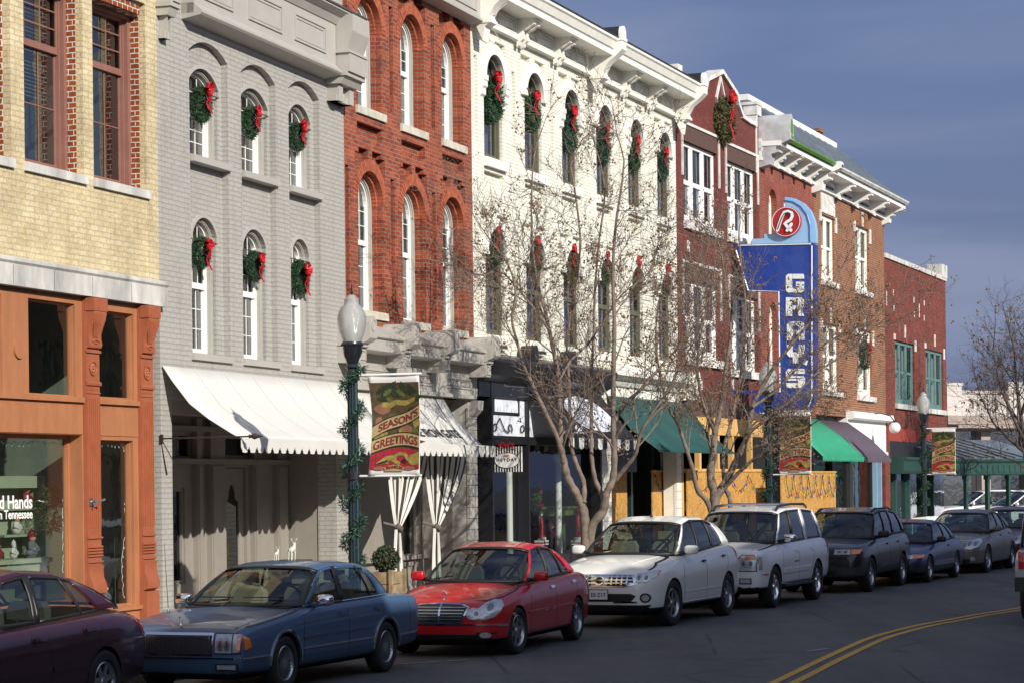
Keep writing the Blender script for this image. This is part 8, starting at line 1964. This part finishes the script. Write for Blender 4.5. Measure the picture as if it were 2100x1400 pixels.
place(c,203,1462,21.,'r')
# ---- pearl white crossover
wht=P_('pearl_white_paint',(.78,.78,.74),.0,.2,dirt=.04)
s=dict(cat='suv',L=4.77,W=1.88,wb=2.825,fo=.93,r=.365,rr=.235,ra=.40,tw=.235,paint=wht,lower=M['rubber'],lowz=.335,
 st=[(0.02,.38,.66,.68,.5,.42),(.06,.26,.78,.80,.76,.68),(.2,.25,.88,.93,.9,.80),(.5,.25,.95,1.03,.975,.88),(.93,.25,1.0,1.10,1,.9),(1.35,.26,1.06,1.14,1,.905),(2.0,.27,1.09,1.1,1,.905),(2.8,.27,1.13,1.14,1,.905),(3.6,.27,1.18,1.19,1,.895),(4.1,.28,1.2,1.21,.985,.88),(4.5,.30,1.17,1.19,.94,.82),(4.70,.36,1.08,1.1,.86,.72),(4.76,.45,.95,.97,.74,.6)],
 cols=[(1.42,1.11,2.20,1.57),(1.52,1.11,2.26,1.58),(2.50,1.13,2.60,1.64),(2.57,1.13,2.68,1.64),(3.30,1.17,3.28,1.63),(3.36,1.17,3.38,1.625),(3.92,1.215,3.78,1.56),(4.42,1.20,4.10,1.53)],
 kinds='pgkdkdp',yb=.79,yt=.60,taper=.25,bw=(.30,.16),br=(.14,.10),spokes=6,spw=(.04,.022),glass_r=M['carglassd'],seat=M['seatt'],steer=-5)
c=make_car('crossover','pearl white crossover with a barred silver grille, parked behind the red sedan',G_,s)
conf(c,'f',[(-.62,.70),(-.56,.84),(.56,.84),(.62,.70),(.42,.645),(-.42,.645)],'grille_surround',M['chrome'],.006,grid=.04)
for sgn in (1,-1):
    conf(c,'f',[(sgn*.13,.665),(sgn*.42,.665),(sgn*.56,.72),(sgn*.52,.82),(sgn*.16,.82)],'grille',M['rubber'],.012)
    for z in (.70,.745,.79): conf(c,'f',[(sgn*.14,z),(sgn*.54,z),(sgn*.54,z+.014),(sgn*.14,z+.014)],'grille_bar',M['chrome'],.02)
    for k in range(4): y=sgn*(.20+k*.085); conf(c,'f',[(y-.012,.68),(y+.012,.68),(y+.012,.82),(y-.012,.82)],'grille_bar',M['chrome'],.017)
conf(c,'f',ell(0,.745,.085,.07),'badge',M['chrome'],.02); conf(c,'f',ell(0,.745,.06,.048),'badge_field',M['rubber'],.024); conf(c,'f',[(-.085,.735),(.085,.735),(.085,.757),(-.085,.757)],'badge_bar',M['chrome'],.03)
lens(c,[(.56,.70),(.74,.725),(.80,.80),(.80,.885),(.72,.875)])
conf(c,'s',[(.14,.76),(.34,.80),(.52,.885),(.46,.90),(.28,.885),(.15,.85)],'headlight',M['lampl'],.009); conf(c,'s',[(.34,.805),(.40,.825),(.51,.885),(.46,.89)],'indicator',M['amber'],.013)
conf(c,'f',[(-.52,.42),(.52,.42),(.60,.51),(.52,.545),(-.52,.545),(-.60,.51)],'air_intake',M['rubber'],.005); conf(c,'f',[(.24,.40),(.62,.405),(.62,.43),(.24,.425)],'bumper_trim',M['chrome'],.012,mirror=True)
conf(c,'f',ell(.73,.48,.075,.075),'fog_light_surround',M['rubber'],.006,mirror=True); conf(c,'f',ell(.73,.48,.05,.05),'fog_light',M['lampl'],.012,mirror=True)
conf(c,'f',[(-.8,.27),(.8,.27),(.8,.37),(-.8,.37)],'lower_bumper',M['rubber'],.008)
plate_(c,.53,'E5·Z1T',cx=-.0)
seams(c,[[(1.45,.36),(1.42,.8),(1.50,1.09)],[(2.58,.36),(2.57,1.11)],[(3.42,.36),(3.45,.6),(3.72,.85),(3.80,1.17)],[(1.5,.345),(3.4,.345)],[(.3,.9),(.7,1.0),(1.4,1.09)]])
conf(c,'s',strip([(1.46,.52),(3.38,.52)],.012),'side_crease',wht,.008); conf(c,'s',[(1.4,.335),(3.42,.335),(3.42,.355),(1.4,.355)],'sill_trim',M['chrome'],.012)
handle(c,2.44,.97,M['rubber'],.14); handle(c,3.50,1.02,M['rubber'],.14); mirror_(c,1.66,1.15,wht,sc=1.25)
q=MB(); q.tube([(2.5,.0,1.69),(2.58,0,1.87)],[.006,.004],5); q.lathe([(.04,0),(.02,.04),(.008,.08)],(2.5,0,1.675),8); q.build('antenna',M['rubber'],c.root)
conf(c,'t',strip([(.45,-.4),(.9,-.52),(1.35,-.6)],.012),'bonnet_crease',wht,.004); conf(c,'s',[(4.35,.95),(4.62,.98),(4.5,1.15),(4.3,1.12)],'tail_light',M['redl'],.008)
place(c,1371,1282,23.)
# ---- tall white four wheel drive
wh2=P_('white_car_paint',(.78,.79,.80),.0,.25,dirt=.05)
s=dict(cat='suv',L=4.82,W=1.87,wb=2.888,fo=.86,r=.375,rr=.235,ra=.42,tw=.245,paint=wh2,lower=M['rubber'],lowz=.40,sr=.04,
 st=[(0.0,.42,.70,.72,.74,.66),(.04,.33,.98,1.0,.88,.80),(.12,.32,1.05,1.07,.94,.86),(.4,.32,1.07,1.11,.985,.90),(.86,.32,1.08,1.15,1,.91),(1.2,.33,1.10,1.18,1,.915),(2.0,.36,1.13,1.14,1,.915),(2.8,.36,1.15,1.16,1,.915),(3.6,.36,1.17,1.18,1,.91),(4.2,.36,1.18,1.19,.99,.90),(4.6,.38,1.17,1.18,.965,.88),(4.76,.42,1.12,1.14,.93,.84),(4.81,.5,1.0,1.02,.88,.8)],
 cols=[(1.30,1.14,1.92,1.66),(1.40,1.14,1.96,1.67),(2.36,1.15,2.42,1.72),(2.46,1.15,2.52,1.72),(3.22,1.165,3.22,1.73),(3.44,1.17,3.42,1.73),(4.42,1.18,4.22,1.69),(4.58,1.18,4.40,1.67)],
 kinds='pgkdpdp',yb=.80,yt=.665,taper=.10,tum=.02,bw=(.18,.12),br=(.05,.04),crown=.05,spokes=5,spw=(.055,.04),glass_r=M['carglassd'],seat=M['seat'],rim=M['chrome'])
c=make_car('suv','tall white four wheel drive with roof rack and chrome waterfall grille',G_,s)
conf(c,'f',[(-.40,.60),(.40,.60),(.45,1.0),(-.45,1.0)],'grille_surround',M['chrome'],.008); conf(c,'f',[(-.36,.63),(.36,.63),(.41,.97),(-.41,.97)],'grille',M['rubber'],.014)
for k in range(11): y=-.35+k*.07; conf(c,'f',[(y-.014,.64),(y+.014,.64),(y*1.12+.014,.965),(y*1.12-.014,.965)],'grille_bar',M['chrome'],.022,grid=.12)
lens(c,[(.47,.69),(.80,.69),(.80,.955),(.54,.96),(.48,.9)],rim=[(.455,.675),(.815,.675),(.815,.97),(.53,.975),(.46,.91)]); conf(c,'f',[(.60,.89),(.79,.89),(.79,.945),(.60,.95)],'indicator',M['amber'],.02,mirror=True)
conf(c,'s',[(.07,.70),(.15,.70),(.17,.93),(.07,.95)],'headlight',M['lampl'],.01)
conf(c,'f',[(.5,.46),(.72,.46),(.72,.56),(.5,.56)],'fog_light_surround',M['rubber'],.01,mirror=True); conf(c,'f',[(.52,.475),(.70,.475),(.70,.545),(.52,.545)],'fog_light',M['lampl'],.016,mirror=True); conf(c,'f',[(-.42,.40),(.42,.40),(.42,.54),(-.42,.54)],'air_intake',M['rubber'],.006)
conf(c,'s',[(.26,.60),(.42,.60),(.42,.635),(.26,.635)],'side_marker',M['amber'],.008)
seams(c,[[(1.36,.44),(1.34,.8),(1.38,1.12)],[(2.42,.44),(2.42,1.13)],[(3.22,.44),(3.28,.6),(3.42,.80),(3.44,1.15)],[(1.4,.43),(3.2,.43)],[(.1,.62),(.4,.62)],[(.1,1.04),(1.3,1.12)]])
for ax in ('s',): conf(c,ax,[(1.38,.60),(3.2,.60),(3.2,.68),(1.38,.68)],'side_moulding',wh2,.014)
handle(c,2.28,.98,wh2); handle(c,3.30,1.0,wh2); mirror_(c,1.58,1.20,M['chrome'],M['rubber'],sc=1.3)
for sy in (-1,1):
    q=MB(); q.tube([(2.0,sy*.60,1.72),(2.15,sy*.60,1.80),(3.0,sy*.60,1.83),(3.9,sy*.60,1.82),(4.1,sy*.60,1.75)],[.022,.028,.024,.028,.022],6); q.build('roof_rail',M['rubber'],c.root)
    q=MB(); q.box(1.35,3.25,sy*.86,sy*.98,.36,.40); q.build('running_board',M['rubber'],c.root)
for x in (2.5,3.7): q=MB(); q.tube([(x,-.6,1.83),(x,.6,1.83)],.018,6); q.build('cross_bar',M['rim'],c.root)
conf(c,'s',[(4.55,.85),(4.76,.85),(4.72,1.1),(4.53,1.12)],'tail_light',M['redl'],.008); conf(c,'s',strip([(2.05,.80),(2.35,.8)],.025),'model_badge',M['chrome'],.008)
place(c,1580,1245,22.6)
# ---- dark compact suv
dk=P_('dark_black_green_paint',(.012,.013,.016),.3,.3)
s=dict(cat='suv',L=4.60,W=1.82,wb=2.707,fo=.92,r=.355,rr=.225,ra=.40,tw=.23,paint=dk,lower=mat('grey_plastic_cladding',(.03,.03,.032),.6,vary=.1),lowz=.52,sr=.04,
 st=[(0.02,.36,.62,.64,.7,.6),(.06,.30,.80,.82,.86,.76),(.16,.29,.90,.92,.93,.84),(.5,.29,.96,1.0,.985,.89),(.92,.29,1.0,1.06,1,.9),(1.3,.30,1.04,1.10,1,.905),(2.0,.32,1.07,1.08,1,.905),(2.8,.32,1.10,1.11,1,.905),(3.5,.32,1.13,1.14,1,.9),(4.0,.32,1.13,1.14,.99,.89),(4.4,.34,1.11,1.12,.96,.86),(4.55,.38,1.05,1.07,.92,.82),(4.59,.46,.95,.97,.86,.76)],
 cols=[(1.42,1.07,2.10,1.55),(1.52,1.07,2.14,1.56),(2.42,1.09,2.48,1.62),(2.48,1.09,2.54,1.62),(3.16,1.12,3.14,1.62),(3.32,1.12,3.30,1.615),(4.10,1.14,3.86,1.57),(4.34,1.14,4.12,1.55)],
 kinds='pgkgpdp',yb=.78,yt=.63,taper=.12,bw=(.22,.14),br=(.06,.05),spokes=5,spw=(.05,.03),glass_r=M['carglassd'])
c=make_car('suv','black compact suv with orange corner lights behind the tall white one',G_,s)
lens(c,[(.34,.78),(.66,.78),(.66,.87),(.34,.87)]); conf(c,'f',[(.67,.78),(.82,.79),(.83,.87),(.67,.87)],'indicator',M['amber'],.012,mirror=True); conf(c,'s',[(.08,.79),(.22,.80),(.22,.87),(.10,.88)],'indicator',M['amber'],.01)
conf(c,'f',[(-.33,.79),(.33,.79),(.33,.855),(-.33,.855)],'grille',M['rubber'],.008); conf(c,'f',[(-.4,.60),(.4,.60),(.42,.70),(-.42,.70)],'air_intake',M['rubber'],.004); conf(c,'f',[(-.34,.37),(.34,.37),(.4,.46),(-.4,.46)],'air_intake',M['under'],.006); conf(c,'f',ell(.58,.62,.07,.05),'fog_light',M['rubber'],.01,mirror=True)
seams(c,[[(1.42,.54),(1.42,1.05)],[(2.44,.54),(2.44,1.07)],[(3.2,.54),(3.36,.8),(3.36,1.1)]]); handle(c,2.3,.94,dk); handle(c,3.24,.96,dk); mirror_(c,1.66,1.12,M['rubber'],sc=1.25)
for sy in (-1,1): q=MB(); q.tube([(2.2,sy*.58,1.62),(2.4,sy*.58,1.665),(3.6,sy*.58,1.665),(3.8,sy*.58,1.62)],.018,6); q.build('roof_rail',M['rubber'],c.root)
place(c,1779,1212,23.)
# ---- blue coupe
bc=P_('dark_blue_coupe_paint',(.025,.035,.12),.3,.4)
s=dict(cat='car',L=4.55,W=1.74,wb=2.58,fo=.90,r=.305,rr=.195,ra=.335,tw=.195,paint=bc,lower=mat('dark_lower_cladding',(.02,.022,.03),.5,vary=.1),lowz=.42,
 st=[(0.02,.28,.50,.51,.6,.5),(.06,.20,.58,.60,.82,.72),(.2,.19,.66,.69,.93,.83),(.6,.19,.72,.78,.985,.89),(1.2,.19,.80,.86,1,.91),(2.0,.19,.86,.87,1,.91),(2.9,.19,.89,.90,1,.91),(3.7,.20,.90,.93,.99,.9),(4.1,.22,.89,.94,.97,.88),(4.4,.26,.84,.90,.92,.82),(4.53,.34,.74,.78,.8,.7)],
 cols=[(1.50,.865,2.18,1.235),(1.58,.865,2.22,1.245),(2.62,.885,2.64,1.29),(2.70,.885,2.72,1.29),(3.44,.90,3.14,1.25),(3.92,.905,3.36,1.22)],
 kinds='pgkgp',yb=.75,yt=.565,taper=.3,bw=(.2,.12),br=(.16,.1),spokes=5)
c=make_car('coupe','small dark blue coupe with silver side strip beside the far lamp',G_,s)
lens(c,[(.38,.53),(.66,.54),(.66,.62),(.38,.62)],m=M['lampl']); conf(c,'f',[(.67,.54),(.82,.56),(.82,.62),(.67,.62)],'indicator',M['amber'],.012,mirror=True); conf(c,'s',[(.08,.55),(.26,.57),(.24,.63),(.1,.63)],'indicator',M['amber'],.01)
conf(c,'f',[(-.5,.27),(.5,.27),(.5,.36),(-.5,.36)],'air_intake',M['rubber'],.005); conf(c,'s',[(1.3,.36),(3.15,.36),(3.15,.46),(1.3,.46)],'side_moulding',M['rim'],.012)
seams(c,[[(1.42,.24),(1.45,.85)],[(2.85,.24),(2.86,.88)]]); handle(c,2.7,.77,bc); mirror_(c,1.7,.90,M['rubber'])
place(c,1901,1193,24.)
# ---- tan sedan
tn=P_('tan_grey_metallic_paint',(.16,.145,.125),.3,.6)
s=dict(cat='car',L=4.9,W=1.82,wb=2.824,fo=.98,r=.335,rr=.225,ra=.37,tw=.215,paint=tn,
 st=[(0.02,.30,.58,.60,.5,.42),(.06,.22,.66,.68,.76,.66),(.2,.20,.74,.78,.9,.8),(.6,.20,.80,.87,.98,.88),(1.1,.20,.86,.95,1,.9),(1.6,.20,.92,.98,1,.9),(2.4,.20,.96,.97,1,.9),(3.3,.20,1.0,1.01,1,.9),(3.9,.22,1.02,1.06,.985,.88),(4.4,.25,1.0,1.07,.93,.82),(4.78,.3,.94,1.0,.84,.74),(4.88,.4,.82,.86,.68,.6)],
 cols=[(1.58,.97,2.36,1.37),(1.68,.97,2.40,1.38),(2.62,.985,2.68,1.44),(2.70,.985,2.76,1.44),(3.40,1.01,3.28,1.41),(3.46,1.01,3.32,1.405),(3.80,1.03,3.56,1.36),(4.24,1.06,3.82,1.32)],
 kinds='pgkgkgp',yb=.77,yt=.575,taper=.3,bw=(.24,.14),br=(.16,.1),spokes=7,spw=(.035,.02),steer=-4)
c=make_car('sedan','tan grey metallic sedan parked past the far lamp',G_,s)
lens(c,[(.52,.60),(.66,.58),(.80,.64),(.82,.76),(.76,.83),(.66,.80)]); conf(c,'s',[(.14,.66),(.30,.66),(.46,.80),(.40,.84),(.22,.82)],'headlight',M['lampl'],.008)
conf(c,'f',[(-.42,.56),(.42,.56),(.48,.72),(-.48,.72)],'grille_surround',M['chrome'],.006); conf(c,'f',[(-.39,.58),(.39,.58),(.45,.70),(-.45,.70)],'grille',M['rubber'],.012)
for k in range(7): y=-.36+k*.12; conf(c,'f',[(y-.01,.58),(y+.01,.58),(y+.01,.70),(y-.01,.70)],'grille_bar',M['rim'],.018,grid=.1)
conf(c,'f',[(-.62,.27),(.62,.27),(.66,.36),(-.66,.36)],'air_intake',M['rubber'],.005); conf(c,'f',ell(.70,.36,.05,.05),'fog_light',M['lampl'],.012,mirror=True)
seams(c,[[(1.5,.26),(1.55,.95)],[(2.68,.26),(2.68,.97)],[(3.38,.3),(3.6,.7),(3.66,1.0)]]); handle(c,2.54,.87,tn); handle(c,3.5,.9,tn); mirror_(c,1.82,1.02,tn)
place(c,2020,1173,24.)
# ---- maroon car beyond, white suv behind the posts, car in the shop reflection
mr=P_('maroon_car_paint',(.09,.015,.03),.3,.4)
s2=dict(s); s2.update(paint=mr); c=make_car('sedan','maroon sedan mostly hidden beyond the tan sedan',G_,s2)
lens(c,[(.52,.60),(.66,.58),(.80,.64),(.82,.76),(.76,.83),(.66,.80)]); mirror_(c,1.82,1.02,mr); place(c,2113,1158,24.)
s3=dict(cat='suv',L=4.9,W=1.9,wb=2.9,fo=.9,r=.36,rr=.23,ra=.40,tw=.24,paint=wh2,
 st=[(0.02,.38,.70,.72,.6,.5),(.06,.30,.86,.88,.82,.72),(.2,.30,.95,.98,.93,.83),(.6,.30,1.0,1.05,.99,.89),(1.2,.30,1.06,1.12,1,.9),(2.2,.30,1.10,1.11,1,.9),(3.4,.30,1.14,1.15,1,.9),(4.3,.32,1.15,1.16,.98,.88),(4.75,.36,1.1,1.12,.93,.82),(4.88,.45,1.0,1.02,.86,.75)],
 cols=[(1.3,1.10,2.15,1.62),(1.4,1.10,2.2,1.63),(2.4,1.13,2.46,1.69),(2.48,1.13,2.54,1.69),(3.3,1.15,3.28,1.69),(3.42,1.15,3.4,1.69),(4.4,1.16,4.1,1.64),(4.6,1.16,4.35,1.62)],
 kinds='pgkgkdp',yb=.8,yt=.64,taper=.15,bw=(.25,.15),br=(.06,.05),glass_r=M['carglassd'])
c=make_car('minivan','white minivan beyond the green canopy posts','cars beyond the canopy',s3); lens(c,[(.5,.68),(.8,.70),(.82,.84),(.55,.82)]); conf(c,'s',[(.12,.70),(.34,.74),(.5,.86),(.3,.86)],'headlight',M['lampl'],.008); mirror_(c,1.5,1.14,wh2)
handle(c,2.3,.95,wh2); handle(c,3.2,.97,wh2)
p=atY(2012,1060,97); c.root.location=(p.x,p.y,0); c.root.rotation_euler=(0,0,R(18))
c.root.location=(p.x-.3,p.y,0)
s4=dict(s3); c=make_car('minivan','white car mostly hidden behind the far banner and lamp','cars beyond the canopy',s4); mirror_(c,1.5,1.14,wh2); p=atY(1912,1060,100); c.root.location=(p.x,p.y,0); c.root.rotation_euler=(0,0,R(12))
# ---- truck at the right edge seen from behind
tp=P_('silver_truck_paint',(.5,.52,.56),.3,.2)
s5=dict(cat='truck',L=4.9,W=1.9,wb=2.95,fo=.95,r=.40,rr=.23,ra=.46,tw=.27,paint=tp,lower=M['rubber'],lowz=.72,
 st=[(0.02,.5,.80,.82,.8,.7),(.06,.48,1.0,1.02,.9,.82),(.2,.48,1.08,1.1,.96,.88),(.9,.48,1.12,1.18,1,.92),(1.5,.48,1.16,1.2,1,.92),(2.6,.48,1.17,1.18,1,.93),(3.6,.48,1.18,1.19,1,.93),(4.4,.48,1.18,1.19,1,.93),(4.8,.48,1.18,1.19,.99,.93),(4.88,.5,1.14,1.15,.98,.92)],
 cols=[(1.5,1.16,1.95,1.72),(1.6,1.16,2.0,1.73),(2.5,1.17,2.55,1.78),(2.6,1.17,2.65,1.78),(3.5,1.18,3.5,1.78),(3.6,1.18,3.6,1.78),(4.7,1.18,4.62,1.76),(4.82,1.18,4.75,1.75)],
 kinds='pgkgkdp',yb=.85,yt=.78,taper=.03,tum=.01,bw=(.1,.06),br=(.01,.01),glass_r=M['carglassd'])
c=make_car('truck','silver and black four wheel drive driving away at the right edge of the photo',None,s5)
conf(c,'r',[(.70,.86),(.86,.86),(.86,1.12),(.70,1.12)],'tail_light',M['redl'],.03,mirror=True); q=MB(); q.box(4.86,5.05,-.9,.9,.52,.74); q.build('bumper',M['rubber'],c.root)
p=ground(2098,1272); rt=R(90-21+180); c.root.rotation_euler=(0,0,rt)
d=Vector((math.cos(rt),math.sin(rt),0)); kx=Vector((-d.y,d.x,0)); c.root.location=p-d*(s5['fo']+s5['wb'])+kx*(s5['W']/2)
